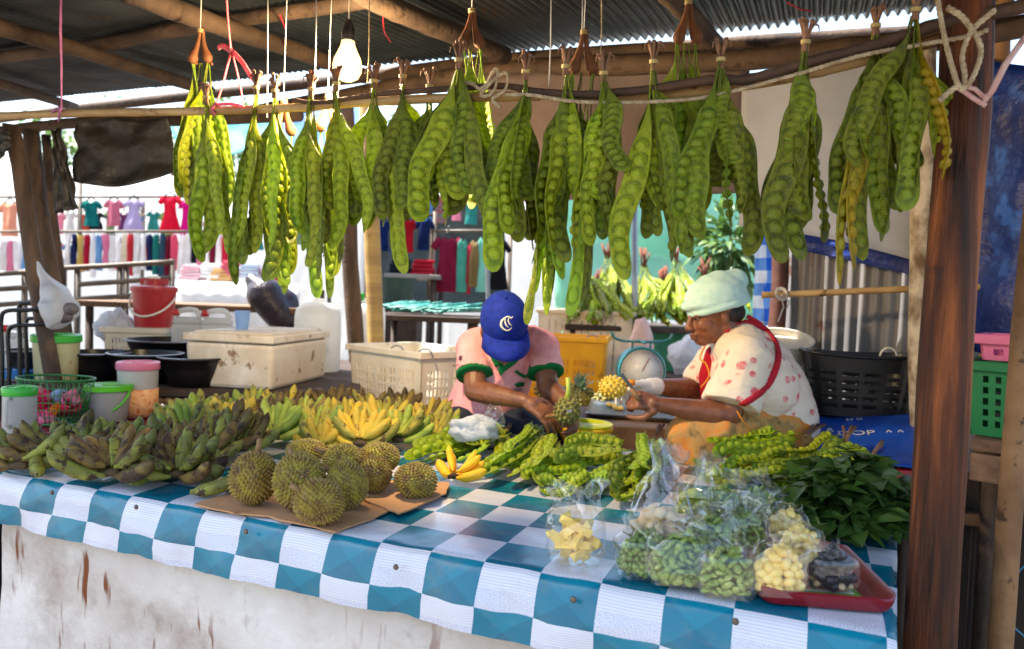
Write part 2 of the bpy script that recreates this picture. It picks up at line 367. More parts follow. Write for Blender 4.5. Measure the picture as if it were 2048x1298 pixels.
b = MB(); wa, wb = W(1572, 600, 3.25), W(2150, 600, 2.55); dv = V((wb.x - wa.x, wb.y - wa.y, 0)); L = dv.length; dv.normalize(); nn = V((-dv.y, dv.x, 0)); n = int(L / .05 * 8); vs = []
for i in range(n + 1):
    s_ = L * i / n
    for z in (0, .5, 1.0, 1.4, 1.78): vs.append(V((wa.x, wa.y, 0)) + dv * s_ + nn * (.008 * math.cos(2 * PI * s_ / .05) + .02 * nz((s_ * 1.2, z, 1)) + (.006 if int(s_ / .62) % 2 else 0)) + V((0, 0, z + .01)))
b.add(vs, [(i * 5 + j, (i + 1) * 5 + j, (i + 1) * 5 + j + 1, i * 5 + j + 1) for i in range(n) for j in range(4)])
tag(b.build('tin_wall', m_wtin, None, loc=V((wa.x, wa.y, 0)), world=True), 'weathered grey brown corrugated tin wall behind the black basket', 'wall')
m_bamboo = mat('bamboo', srgb(196, 164, 110), srgb(150, 112, 66), scale=7, rough=.5, bump=.25, bscale=30, bdist=.006, stretch=(.3, 1.5, 1.5), spots=srgb(105, 72, 42), spot_scale=14, spot_at=.6)
def bamboo(b, pts, r, node=.22, seg=10):
    P = spline(pts, 10); Q = []; rr = []; acc = 0; r = r if hasattr(r, '__len__') else (r, r); n = len(P)
    for i, p in enumerate(P):
        if i: acc += (p - P[i - 1]).length
        k = abs(((acc / node + .5) % 1) - .5) * node
        Q.append(p); rr.append((r[0] + (r[1] - r[0]) * i / (n - 1)) * (1.13 if k < .012 else 1))
    b.tube(Q, rr, seg)
b = MB(); bamboo(b, [W(1524, 590, 2.95), W(1640, 586, 2.86), W(1820, 578, 2.7), W(2080, 572, 2.5)], .0125)
tag(b.build('bamboo_rail', m_bamboo, None, loc=W(1820, 578, 2.7), world=True), 'pale bamboo rail tied across the corrugated wall', 'pole')
m_twine = mat('twine', srgb(226, 220, 208), srgb(190, 178, 160), scale=30, rough=.9)
b = MB(); p = W(1562, 588, 2.9)
for q in range(3): b.tube([p + V((.022 * math.cos(a), -.005 + .022 * math.sin(a) * .5, .022 * math.sin(a) + (q - 1) * .004)) for a in [x * PI / 6 for x in range(13)]], .0035, 5)
b.tube([p, p + V((.01, -.01, -.05)), p + V((-.01, -.01, -.11))], .003, 5); b.tube([p, p + V((.03, -.01, -.03)), p + V((.02, -.01, -.06))], .003, 5)
tag(b.build('string_knot', m_twine, None, loc=p, world=True), 'white string knot tying the bamboo rail to the short dark post', 'string')

m_shadeboard = mat('shade_board', srgb(62, 46, 36), srgb(36, 27, 22), scale=6, rough=.85, bump=.6, bscale=22, stretch=(3, 3, .3))  # boards added dark in place of the shade around the shelf
ba, bb = W(1905, 1000, 2.42), W(2230, 1000, 2.25); root = thing('shade_board_wall', 'added dark boards standing in for the shade under and behind the plank shelf', 'wall', V((ba.x, ba.y, 0))); dv = V((bb.x - ba.x, bb.y - ba.y, 0)); nb = 6
b = MB()
for k in range(nb):
    o_ = V((ba.x, ba.y, 0)) + dv * ((k + .5) / nb); b.box(o_ + V((0, .006 * (k % 2), .44)), (dv.length / nb * .97, .02, .88 - .03 * (k % 3)), Rz(math.atan2(dv.y, dv.x)))
b.build('boards', m_shadeboard, root, world=True, smooth=False)
# ================================================================== TABLE, CLOTH, SKIRT
def set_uv(o, uvs):
    me = o.data; l = me.uv_layers.new(name='UVMap')
    for lp in me.loops: l.data[lp.index].uv = uvs[lp.vertex_index]
tb = thing('market_table', 'long plank market table under the blue and white checked cloth', 'table', T(-1, 5, -TZ))
m_plank = mat('plank', srgb(128, 96, 70), srgb(80, 58, 42), scale=5, rough=.8, bump=.4, bscale=20, stretch=(.3, 3, 3), spots=srgb(60, 45, 34), spot_scale=9, spot_at=.63)
b = MB(); b.box(T(-.95, 5.2, -.035), (18.0 * CHK, 10.0 * CHK, .04), Rz(TYAW)); b.build('table_top', m_plank, tb, world=True, smooth=False)
for i, j in ((-9.6, .6), (-1, .6), (7.7, .6), (-9.6, 9.7), (-1, 9.7), (8.0, 9.7)):
    b = MB(); b.tube([T(i, j, -.056), T(i, j, -TZ)], .035, 10); b.build('leg', m_plank, tb, world=True)
# checked oilcloth: uv is measured in checks
t = NT('checked_oilcloth'); uv = t.n('ShaderNodeTexCoord'); sx = t.n('ShaderNodeSeparateXYZ'); t.l(uv.outputs['UV'], sx.inputs[0])
u, v = sx.outputs[0], sx.outputs[1]
par = t.math('MODULO', t.math('ADD', t.math('FLOOR', u), t.math('ADD', t.math('FLOOR', v), 100)), 2)
fu, fv = t.math('FRACT', t.math('ADD', u, 100)), t.math('FRACT', t.math('ADD', v, 100))
lin = t.math('GREATER_THAN', t.math('SINE', t.math('MULTIPLY', fv, 2 * PI * 17)), .35)
spk = t.n('ShaderNodeTexNoise', i_Scale=42, i_Detail=3); t.l(uv.outputs['UV'], spk.inputs[0])
spf = t.ramp(spk.outputs[0], [(.44, (0, 0, 0)), (.6, (.75, .75, .75))])
half = t.math('GREATER_THAN', fv, .5)
patt = t.mix(half, spf, t.math('MULTIPLY', lin, .42))
white = t.mix(patt, srgb(205, 206, 212), srgb(142, 156, 188))
d1 = t.math('GREATER_THAN', fv, fu); d2 = t.math('GREATER_THAN', t.math('ADD', fu, fv), 1)
tri = t.math('ADD', t.math('MULTIPLY', d1, .55), t.math('MULTIPLY', d2, .45))
wv = t.n('ShaderNodeTexNoise', i_Scale=20, i_Detail=3); t.l(uv.outputs['UV'], wv.inputs[0])
blue = t.mix(tri, srgb(0, 94, 118), srgb(2, 120, 144)); blue = t.mix(t.math('MULTIPLY', wv.outputs[0], .35), blue, srgb(0, 84, 110))
col = t.mix(par, blue, white)
dn = t.n('ShaderNodeTexNoise', i_Scale=1.1, i_Detail=6, i_Roughness=.7); t.l(uv.outputs['UV'], dn.inputs[0])
col = t.mix(t.ramp(dn.outputs[0], [(.55, (0, 0, 0)), (.8, (.3, .3, .3))]), col, srgb(150, 130, 105))
t.l(col, t.b.inputs['Base Color']); t.b.inputs['Roughness'].default_value = .2; t.b.inputs['Specular IOR Level'].default_value = .5
t.l(t.math('MULTIPLY_ADD', dn.outputs[0], .2, .12), t.b.inputs['Roughness'])
bn = t.n('ShaderNodeTexNoise', i_Scale=.9, i_Detail=2); t.l(uv.outputs['UV'], bn.inputs[0])
bp = t.n('ShaderNodeBump', i_Strength=.3, i_Distance=.014); t.l(bn.outputs[0], bp.inputs['Height']); t.l(bp.outputs[0], t.b.inputs['Normal'])
m_check = t.m
prof = [(10.35, -.9, 11.2), (10.32, -.3, 10.65), (10.25, 0, 10.3)] + [(j, 0, j) for j in [10 - .4 * k for k in range(25)]] + \
       [(.2, 0, .2), (.1, -.005, .1), (0, -.03, 0), (-.09, -.09, -.13), (-.15, -.18, -.26), (-.19, -.32, -.45), (-.21, -.5, -.74), (-.22, -.66, -1), (-.235, -.85, -1.33), (-.25, -1.08, -1.66)]
nj = len(prof); ni = 110; vs = []; uvs = []
for a in range(ni + 1):
    i0 = -10.3 + (19.9 - .0) * a / ni
    for j, z, v_ in prof:
        end = 8.12 + .1 * max(0, j); ii = min(i0, end + .02 * max(0, i0 - end)); dz = -max(0, i0 - end)
        hz = .035 * nz((i0 * .5, v_ * .5, 1)) + .035 * nz((i0 * 1.7, v_ * 1.3, 4)); hem = smooth01(-v_, .1, 1.2)
        oj = -(.05 + .13 * nz((i0 * .8, v_ * .6, 9)) + .07 * nz((i0 * 1.9 + v_ * .8, v_, 2)) + .05 * abs(nz((i0 * 1.1 - v_ * 1.3, v_ * .4, 6)))) * hem
        if i0 < -7.5: oj += -.12 * hem * nz((i0 * 1.5, v_ * .9, 7))
        vs.append(T(ii, j + oj - (.06 * hem), (z + hz * (1 - hem) * .55 + max(dz, -.9)) * CHK + CHK * (.05 * nz((i0 * .6, 0, 3)) + .03 * nz((i0 * 2.3, 0, 4))) * hem)); uvs.append((i0, v_))
b = MB(); b.add(vs, [(a * nj + k, a * nj + k + 1, (a + 1) * nj + k + 1, (a + 1) * nj + k) for a in range(ni) for k in range(nj - 1)])
cl = b.build('tablecloth', m_check, None, loc=T(-1, 5), world=True); set_uv(cl, uvs)
tag(cl, 'glossy blue and white checked oilcloth spread over the market table', 'tablecloth')
m_nail = mat('nail', srgb(120, 105, 92), srgb(84, 74, 66), rough=.45, metal=.6)
for x, y in ((105, 985), (273, 1014), (492, 1063), (792, 1134), (1147, 1199), (1471, 1243)):
    p = onV(x, y, T(0, -.345), TJ); b = MB(); b.lathe([(.0065, 0), (.0062, .002), (.004, .004), (.0015, .0045), (0, .003)], 14, rot=Matrix((TI, V((0, 0, 1)), -TJ)).transposed(), c=p)
    o = b.build('nail_head', m_nail, None, loc=(0, 0, 0)); o.parent = cl; o.matrix_parent_inverse = Matrix.Translation(-T(-1, 5))
# white tarp skirt with rust streaks
t = NT('stained_tarp'); tcn = t.n('ShaderNodeTexCoord')
def noi(scale, st, det=6, ro=.6):
    mp = t.n('ShaderNodeMapping', i_Scale=st); t.l(tcn.outputs['Object'], mp.inputs[0]); q = t.n('ShaderNodeTexNoise', i_Scale=scale, i_Detail=det, i_Roughness=ro); t.l(mp.outputs[0], q.inputs[0]); return q.outputs[0]
c0 = t.ramp(noi(2.6, (1, 1, 1)), [(.35, srgb(214, 211, 206)), (.62, srgb(188, 180, 172))])
c0 = t.mix(t.ramp(noi(1.9, (1, 1, 1), 8, .72), [(.5, (0, 0, 0)), (.72, (.85, .85, .85))]), c0, srgb(146, 128, 114))
c0 = t.mix(t.ramp(noi(9, (1, 1, 1), 4), [(.6, (0, 0, 0)), (.74, (.5, .5, .5))]), c0, srgb(120, 98, 80))
stf = t.math('MULTIPLY', t.ramp(noi(24, (1, 1, .16), 2), [(.59, (0, 0, 0)), (.64, (1, 1, 1))]), t.ramp(noi(2.2, (1, 1, 1), 2), [(.46, (0, 0, 0)), (.6, (1, 1, 1))]))
c0 = t.mix(stf, c0, srgb(112, 58, 24))
t.l(c0, t.b.inputs['Base Color']); t.b.inputs['Roughness'].default_value = .55; t.b.inputs['Specular IOR Level'].default_value = .3
bp = t.n('ShaderNodeBump', i_Strength=.55, i_Distance=.03); t.l(noi(5, (1, 1, 1), 5), bp.inputs['Height']); t.l(bp.outputs[0], t.b.inputs['Normal'])
b = MB(); n1, n2 = 90, 30
def sk(u, v):
    i = -9.95 + 18.05 * u; z = -.07 - (TZ - .08) * v
    fold = .11 * abs(math.sin((i * .55 + z * 6.0) * 1.0)) ** 6 if i < -5 else 0
    return T(i - .25 * v * smooth01(-i, 9, 10), -.02 - .1 * nz((i * .6, z * 4, 3)) * v - .3 * nz((i * .35 + z * 3, z * 2.5, 8)) * v - .12 * abs(nz((i * .5 - z * 5, z * 2, 12))) * v - .03 * nz((i * 2, z * 14, 5)) - fold * v, z)
b.grid(n1, n2, sk)
tag(b.build('table_skirt', t.m, None, loc=T(-1, 0, -.4), world=True, solid=.0012, off=0), 'dirty cream tarp with rust streaks nailed along the table front', 'tarp')

# ------------------------------------------------------------------ platforms behind
m_deck = mat('deck', srgb(122, 92, 66), srgb(78, 56, 42), scale=5, rough=.75, bump=.4, bscale=14, spots=srgb(56, 42, 32), spot_scale=6, spot_at=.6)
PZ = .76
pf = thing('sitting_platform', 'worn brown plank platform the two sellers sit on', 'platform', T(1, 16, -TZ))
b = MB()
for k in range(10):
    b.box(T(1.2, 11.1 + k * 1.12, PZ - TZ - .02), (21.5 * CHK, 1.09 * CHK, .035), Rz(TYAW + R(.2) * (k % 3 - 1)))
b.build('deck_boards', m_deck, pf, world=True, smooth=False, bevel=.004)
for i, j in ((-9, 11.3), (0, 11.3), (11, 11.3), (-9, 20.8), (0, 20.8), (11, 20.8)):
    b = MB(); b.tube([T(i, j, PZ - TZ - .038), T(i, j, -TZ)], .035, 9); b.build('leg', m_deck, pf, world=True)
LZ = .95
m_dark = mat('dark_wood', srgb(72, 56, 46), srgb(44, 34, 30), scale=6, rough=.8, bump=.4, bscale=18)
lt = thing('log_table', 'dark back table edged with a row of sawn log ends under the basins', 'table', (-1.6, 3.0, 0))
pa, pb_ = onZ(120, 777, LZ), onZ(720, 784, LZ); dv = (pb_ - pa).normalized(); dn_ = V((-dv.y, dv.x, 0))
pa = pa - dv * .9; Lg = (pb_ - pa).length; rot = Matrix((dv, dn_, V((0, 0, 1)))).transposed()
b = MB(); b.box(pa + dv * Lg / 2 + dn_ * .75 - V((0, 0, .015)), (Lg, 1.5, .03), rot); b.build('table_top', m_dark, lt, world=True, smooth=False, bevel=.004)
b = MB()
for k in range(int(Lg / .035)):
    p = pa + dv * (.0175 + k * .035) - V((0, 0, .05)); r_ = .0155 + .002 * nz((k * 3.7, 0, 0)); b.tube([p - dn_ * .012, p + dn_ * .8], r_, 9)
b.build('log_row', mat('log_end', srgb(140, 112, 84), srgb(90, 66, 48), scale=20, rough=.8, bump=.3), lt, world=True)
b = MB(); b.box(pa + dv * Lg / 2 - dn_ * .0 - V((0, 0, .13)), (Lg, .05, .1), rot); b.build('rail', m_dark, lt, world=True, smooth=False)
for s_, q in ((.06, .05), (Lg - .1, .05), (.06, 1.4), (Lg - .1, 1.4)):
    b = MB(); b.tube([pa + dv * s_ + dn_ * q - V((0, 0, .07)), V((*(pa + dv * s_ + dn_ * q).xy, 0))], .035, 9); b.build('leg', m_dark, lt, world=True)
rt = thing('side_table', 'low side table under a dark red cloth at far left', 'table', T(-14, 7, -TZ))
b = MB()
def rc(u, v): 
    p = T(-18 + 7.9 * u, 3.4 + 5.2 * v, -.004 + .003 * nz((u * 8, v * 8, 2))); return p
b.grid(20, 14, rc); b.build('red_cloth', mat('red_cloth', srgb(120, 22, 40), srgb(86, 14, 30), scale=8, rough=.45, bump=.3, bscale=15), rt, world=True, solid=.004, off=0)
b = MB(); b.box(T(-14.05, 6.0, -.035), (7.7 * CHK, 5.0 * CHK, .05), Rz(TYAW)); b.build('table_top', m_dark, rt, world=True, smooth=False)
for i, j in ((-17.5, 3.8), (-10.6, 3.8), (-17.5, 8.2), (-10.6, 8.2)):
    b = MB(); b.tube([T(i, j, -.06), T(i, j, -TZ)], .03, 9); b.build('leg', m_dark, rt, world=True)

# ================================================================== POLE AND HANGING BEAN PODS
PA, PB = W(0, 230, 2.45), W(1880, 50, 1.5)
PN = V((PA - PB).to_tuple()); PN.z = 0; PN = V((-PN.y, PN.x, 0)).normalized()
if PN.y < 0: PN = -PN                                        # away from the camera
def onP(px, py, off=0): return onV(px, py, PA + PN * off, PN)
b = MB(); bamboo(b, [onP(x, y) for x, y in ((-120, 238), (0, 232), (180, 226), (370, 223), (560, 217), (720, 205), (900, 196), (1080, 192))], (.0125, .012), .3)
tag(b.build('hanging_pole', m_bamboo, None, loc=onP(400, 223), world=True), 'long pale bamboo pole carrying the left half of the bean bunches', 'pole')
b = MB(); bamboo(b, [onP(x, y, .03) for x, y in ((1040, 186), (1240, 196), (1400, 182), (1560, 158), (1720, 122), (1880, 78), (1960, 50))], (.0125, .014), .35)
tag(b.build('hanging_pole', m_bamboo, None, loc=onP(1400, 182), world=True), 'yellowish bamboo pole rising to the right hand post', 'pole')
m_branch = mat('branch', srgb(92, 66, 48), srgb(58, 42, 34), scale=10, rough=.8, bump=.7, bscale=50, bdist=.006)
b = MB(); pole(b, [onP(x, y, -.012) for x, y in ((585, 200), (640, 205), (760, 188), (860, 180), (1000, 172), (1080, 184), (1180, 189), (1300, 178), (1420, 160), (1500, 158), (1620, 124), (1760, 88), (1880, 48), (2060, 10))], (.0055, .0145), seed=3, wob=.3)
tag(b.build('crooked_branch', m_branch, None, loc=onP(1300, 178), world=True), 'dark crooked branch lashed along the bamboo pole', 'branch')
m_rope = mat('rope', srgb(196, 180, 150), srgb(150, 130, 100), scale=60, rough=.9, bump=.5, bscale=120, bdist=.004)
def rope(b, pts, r, n=8, tw=90):
    P = spline(pts, n); Q = []; acc = 0
    for k in (0, 1, 2):
        Q = []; acc = 0
        for i, p in enumerate(P):
            if i: acc += (p - P[i - 1]).length
            a = acc * tw * 2 + k * 2 * PI / 3
            Q.append(p + V((0, math.cos(a), math.sin(a))) * r * .5)
        b.tube(Q, r * .62, 6)
b = MB()
rope(b, [onP(x, y, -.03) for x, y in ((925, 165), (945, 168), (960, 178), (975, 165), (985, 145), (995, 140), (992, 170), (980, 190), (962, 188), (1000, 150), (1015, 150), (1010, 180), (985, 198), (1000, 215))], .0048, 10)
rope(b, [onP(x, y, -.03) for x, y in ((1010, 190), (1060, 190), (1150, 203), (1250, 205), (1400, 196), (1560, 158), (1720, 112), (1840, 90), (1940, 72), (1975, 60))], .0048, 16)
tag(b.build('rope', m_rope, None, loc=onP(1060, 190, -.03), world=True), 'twisted beige rope knotted round the pole and run to the right post', 'rope')
b = MB(); P = lambda x, y: onV(x, y, W(1910, 130, 1.42), PN)
rope(b, [P(1872, -30), (P(1880, 30)), P(1895, 100), P(1912, 160), P(1925, 178), P(1930, 150), P(1925, 110), P(1945, 60), P(1990, 20)], .006, 12)
rope(b, [P(1880, 200), P(1910, 176), P(1938, 168), P(1962, 100), P(1930, 40), P(1895, 15)], .006, 12)
tag(b.build('rope', m_rope, None, loc=P(1910, 130), world=True), 'grey brown rope looped round the top of the reddish timber post', 'rope')
m_pink = mat('pink_ribbon', srgb(238, 140, 150), srgb(214, 100, 120), scale=30, rough=.5, transl=.35, bump=.4, bscale=90, stretch=(3, 3, .3))
m_pale = mat('pale_ribbon', srgb(232, 205, 198), srgb(214, 160, 150), scale=30, rough=.5, transl=.35, bump=.3, bscale=90)
b = MB(); b.tube([P(1918, 176), P(1945, 195), P(1972, 212)], .005, 6, flat=.5); b.tube([P(1922, 172), P(1950, 178), P(1970, 196)], .0045, 6, flat=.5)
b.tube([P(1968, 205), P(1985, 180), P(2010, 130), P(2060, 60)], [.004, .006, .006, .005], 6, flat=.5); b.ell(P(1972, 195), (.006, .006, .008), 8, 6)
tag(b.build('plastic_ribbon', m_pale, None, loc=P(1972, 200), world=True), 'pale pink plastic ribbon tied to the rope on the reddish post', 'ribbon')
b = MB(); Pp = lambda x, y, o=0: onP(x, y, -.016 + o)
b.tube([Pp(122, -25), Pp(121, 60), Pp(123, 140), Pp(123, 222)], [.006, .007, .006, .004], 6, flat=.35); b.tube([Pp(123, 222), Pp(112, 218), Pp(104, 224)], .005, 6, flat=.5)
b.tube([Pp(118, 212), Pp(120, 225, -.01), Pp(117, 242)], .006, 6, flat=.5)
tag(b.build('plastic_ribbon', mat('mauve_ribbon', srgb(214, 150, 200), srgb(180, 100, 165), scale=30, rough=.5, transl=.4), None, loc=Pp(121, 222), world=True), 'mauve plastic ribbon tied to the left end of the bamboo pole', 'ribbon')
b = MB()
for ps, r_ in (([(452, -25), (456, 40), (462, 100)], .006), ([(462, 102), (448, 160), (432, 212)], .006), ([(464, 104), (478, 160), (487, 208)], .006), ([(464, 102), (485, 125), (506, 158), (518, 162)], .007), ([(462, 102), (446, 92), (436, 96)], .008), ([(432, 206), (424, 218), (430, 230)], .006), ([(428, 210), (460, 208), (488, 214)], .0045)):
    b.tube(spline([Pp(x, y) for x, y in ps], 5), r_, 6, flat=.35)
b.ell(Pp(462, 102), (.009, .007, .008), 8, 6)
tag(b.build('plastic_ribbon', m_pink, None, loc=Pp(462, 102), world=True), 'salmon pink plastic ribbon knotted in a star above the pole', 'ribbon')
m_wstr = mat('white_string', srgb(225, 225, 225), srgb(200, 200, 198), rough=.8)
for x0, x1, y1, off, lab in ((535, 534, 235, .05, 'white string hanging left of the light bulb near the pink ribbon'), (633, 628, 188, .05, 'white string hanging just left of the light bulb'),
                             (1103, 1098, 172, .05, 'white string coming down to the rope knot'), (1165, 1163, 82, .1, 'white string holding the small brown stalked bunch')):
    b = MB(); b.tube([onP(x0, -40, off), onP((x0 + x1) / 2 + 1, y1 / 2, off), onP(x1, y1, off)], .0018, 6)
    tag(b.build('hanging_string', m_wstr, None, loc=onP(x1, y1, off), world=True), lab, 'string', 'strings hanging from the roof')
for x0, x1, y1, off, lab in ((738, 735, 165, .06, 'brown jute string just right of the light bulb'), (1203, 1199, 130, .06, 'brown jute string above the middle of the pole')):
    b = MB(); rope(b, [onP(x0, -40, off), onP((x0 + x1) / 2 + 2, y1 / 2, off), onP(x1, y1, off)], .0026, 20, 160)
    tag(b.build('hanging_string', m_rope, None, loc=onP(x1, y1, off), world=True), lab, 'string', 'strings hanging from the roof')
m_red = mat('red_thread', srgb(190, 40, 48), srgb(150, 24, 32), rough=.5)
for ps, lab in (([(766, 10), (768, 60), (782, 85)], 'red plastic thread dangling from the roof right of the bulb'), ([(560, 30), (572, 66), (566, 100)], 'red plastic thread dangling from the roof left of the bulb'), ([(1575, 5), (1600, 18), (1622, 22)], 'red plastic thread stuck to the tin near the right')):
    b = MB(); b.tube(spline([onV(x, y, roofP(0, 0, -.06), NR) for x, y in ps], 5), .0028, 5)
    tag(b.build('red_thread', m_red, None, loc=onV(ps[0][0], ps[0][1], roofP(0, 0, -.06), NR), world=True), lab, 'thread')

# one pod: unit long along -Z, half width 1 in X, facing Y; attributes mark where the seeds and the seam lie
def pod_mesh(name, seed, stem, nseed, bendx, tw, m, bumpk=1.0, rise=.24):
    r_ = random.Random(seed); b = MB(); nu, nv = 120, 30; ph = r_.uniform(0, 6); sa, ea = [], []
    seeds = [stem + rise * .7 + (.94 - stem - rise * .7) * (k + .5) / nseed for k in range(nseed)]; sj = [r_.uniform(.6, 1.2) for _ in seeds]; sv = [r_.uniform(-.14, .14) for _ in seeds]; LK = 14.5 * (.8 if stem > .35 else 1)
    sq = 1 if stem < .35 else .8
    def f(u, v):
        tt = u; a = 2 * PI * v; ca, sn = math.cos(a), math.sin(a)
        body = smooth01(tt, stem - .03, stem + rise); end = 1 - max(0, (tt - .91) / .09) ** 2.2 if tt > .91 else 1
        wave = sum(math.exp(-((tt - q) * nseed * 1.9) ** 2) for q in seeds)
        hw = (.085 + .915 * body * (.93 + .07 * wave + .06 * math.sin(tt * 11 + ph) - .12 * max(0, (tt - .6)))) * (max(0, end) ** .5)
        th = (.085 + .03 * body) * max(0, end) ** .5
        x = hw * ca; y = th * sn; se = 0
        for k, q_ in enumerate(seeds):
            dt = (tt - q_) * LK; dx = (x - sv[k]); q = math.sqrt(dt * dt * 1.9 + dx * dx * 1.25)
            if q < 1.3:
                e = 1 / (1 + math.exp((q - .52) * 16)); g_ = math.exp(-((q - .72) / .16) ** 2); y += ((.36 if sn > 0 else -.28) * e * sj[k] - (.12 if sn > 0 else -.1) * g_) * bumpk * min(1, abs(sn) * 2.2) * body; se = max(se, e * sj[k] - .0); se -= .55 * g_
        if abs(ca) > .9 and body > .5: y += .07 * sn * end
        y += .025 * nz((x * 2.2, tt * 22, seed)) * body * (1 - abs(ca))
        ang = tw * (tt - stem) * smooth01(tt, stem, stem + .3) + .16 * math.sin(tt * 7.5 + ph) * body
        X, Y = x * math.cos(ang) - y * math.sin(ang), x * math.sin(ang) + y * math.cos(ang)
        cx = bendx * math.sin(PI * (tt - .1)) * tt + .3 * math.sin(tt * 7 + ph) + .12 * math.sin(tt * 17 + ph); cy = .35 * math.sin(tt * 6 + ph * 2)
        sa.append(se); ea.append(1 - body + (.75 if abs(ca) > .93 else 0)); return V((X + cx * body, Y + cy * body, -tt))
    b.grid(nu, nv, f, wrap=True); me = b.mesh(name, m)
    for an, dat in (('seed', sa), ('seam', ea)): at = me.attributes.new(an, 'FLOAT', 'POINT'); at.data.foreach_set('value', dat)
    return me
def podmat(name, a, b_, c, sd, seam, sp=.6, spc=srgb(52, 54, 18), tr=.27):
    t = NT(name); tcn = t.n('ShaderNodeTexCoord'); oi = t.n('ShaderNodeObjectInfo'); add = t.n('ShaderNodeVectorMath', operation='ADD'); t.l(tcn.outputs['Object'], add.inputs[0])
    ml = t.n('ShaderNodeVectorMath', operation='SCALE'); ml.inputs[0].default_value = (37.3, 13.1, 5.7); t.l(oi.outputs['Random'], ml.inputs['Scale']); t.l(ml.outputs[0], add.inputs[1])
    mp = t.n('ShaderNodeMapping', i_Scale=(1, 1, 15)); t.l(add.outputs[0], mp.inputs[0])
    def N(sc_, det=5, ro=.65): q = t.n('ShaderNodeTexNoise', i_Scale=sc_, i_Detail=det, i_Roughness=ro); t.l(mp.outputs[0], q.inputs[0]); return q.outputs[0]
    col = t.ramp(N(.55), [(.33, srgb(*a)), (.5, srgb(*b_)), (.68, srgb(*c))])
    A = lambda n: t.n('ShaderNodeAttribute', attribute_name=n).outputs['Fac']
    col = t.mix(t.math('MULTIPLY', t.math('MAXIMUM', A('seed'), 0), .7), col, srgb(*sd)); col = t.mix(t.math('MULTIPLY', t.math('MAXIMUM', t.math('MULTIPLY', A('seed'), -1), 0), 1.3), col, tuple(x * .55 for x in srgb(*c)[:3]) + (1,))
    col = t.mix(t.math('MULTIPLY', A('seam'), .55), col, srgb(*seam))
    col = t.mix(t.ramp(N(6, 4, .7), [(sp, (0, 0, 0)), (sp + .05, (.9, .9, .9))]), col, spc); col = t.mix(t.ramp(N(1.6, 5, .7), [(sp + .02, (0, 0, 0)), (sp + .16, (.5, .5, .5))]), col, spc)
    hs = t.n('ShaderNodeHueSaturation'); t.l(col, hs.inputs['Color']); t.l(t.math('MULTIPLY_ADD', oi.outputs['Random'], .35, .8), hs.inputs['Value']); t.l(t.math('MULTIPLY_ADD', oi.outputs['Random'], .03, .485), hs.inputs['Hue']); col = hs.outputs[0]
    t.l(col, t.b.inputs['Base Color']); t.b.inputs['Roughness'].default_value = .3; t.l(t.math('MULTIPLY_ADD', N(2.2), .25, .06), t.b.inputs['Roughness']); t.b.inputs['Specular IOR Level'].default_value = .55
    bp = t.n('ShaderNodeBump', i_Strength=.35, i_Distance=.12); t.l(N(5), bp.inputs['Height']); t.l(bp.outputs[0], t.b.inputs['Normal'])
    tr_ = t.n('ShaderNodeBsdfTranslucent'); t.l(col, tr_.inputs[0]); mx = t.n('ShaderNodeMixShader', i_0=tr); t.l(t.b.outputs[0], mx.inputs[1]); t.l(tr_.outputs[0], mx.inputs[2]); t.l(mx.outputs[0], t.out.inputs[0]); return t.m
m_pod = podmat('bean_pod', (156, 178, 12), (182, 198, 24), (116, 146, 8), (186, 206, 40), (84, 108, 10))
m_podd = podmat('bean_pod_dark', (118, 140, 14), (140, 154, 18), (82, 104, 10), (142, 162, 28), (64, 74, 12), .6)
m_pody = podmat('bean_pod_ripe', (206, 160, 20), (178, 150, 22), (136, 134, 20), (146, 140, 20), (110, 110, 20), .6, srgb(160, 96, 18))
m_podl = podmat('bean_pod_pale_lit', (176, 204, 44), (192, 214, 66), (150, 182, 32), (176, 206, 56), (122, 154, 30), .66, srgb(90, 110, 30), .42)  # paler copy with backlight put into its colour, also used for table pods
SPEC = [(.14, 10, 1.0, .5), (.16, 11, -1.4, -1.1), (.18, 9, 2.0, .8), (.26, 8, -.8, 2.4), (.15, 12, 2.8, .4), (.34, 7, .7, -1.2), (.18, 10, -3.2, -.5), (.42, 6, .8, .9), (.2, 9, .4, 3.4)]
PODS = {k: [pod_mesh('pod', 11 + i, *s[:2], s[2], s[3], m) for i, s in enumerate(SPEC)] for k, m in (('n', m_pod), ('d', m_podd), ('y', m_pody), ('l', m_podl))}
LSP = [(.05, 9, 1.0, .3), (.07, 10, -1.4, -.4), (.04, 8, 2.2, .5), (.08, 9, -2.4, .2), (.06, 10, .6, -.9)]
for k, m in (('L', m_podl), ('N', m_pod)): PODS[k] = [pod_mesh('pod', 51 + i, *LSP[i % 5][:2], LSP[i % 5][2], LSP[i % 5][3], m, 1.15, .1) for i in range(len(SPEC))]
m_stalk = mat('bean_stalk', srgb(128, 78, 42), srgb(92, 56, 32), scale=14, rough=.7, bump=.4, bscale=30)
m_twig = mat('dry_stub', srgb(150, 112, 88), srgb(100, 72, 56), scale=20, rough=.85, bump=.4, bscale=60)
m_band = mat('raffia', srgb(206, 188, 130), srgb(170, 146, 92), scale=30, rough=.7)
def place_pod(root, p0, p1, key, var, roll, hw, name='pod', facing=None):
    o = bpy.data.objects.new(name, PODS[key][var % len(SPEC)]); C.objects.link(o); o.parent = root
    d = p1 - p0; L = d.length; d.normalize(); f = (facing or (CAM - p0)).normalized(); f = (f - d * f.dot(d)).normalized()
    f = Matrix.Rotation(roll, 3, d) @ f; x = f.cross(-d).normalized()
    m = Matrix((x * hw, f * hw, -d * L)).transposed().to_4x4(); m.translation = p0
    o.matrix_basis = XF[root.name].inverted() @ m; return o
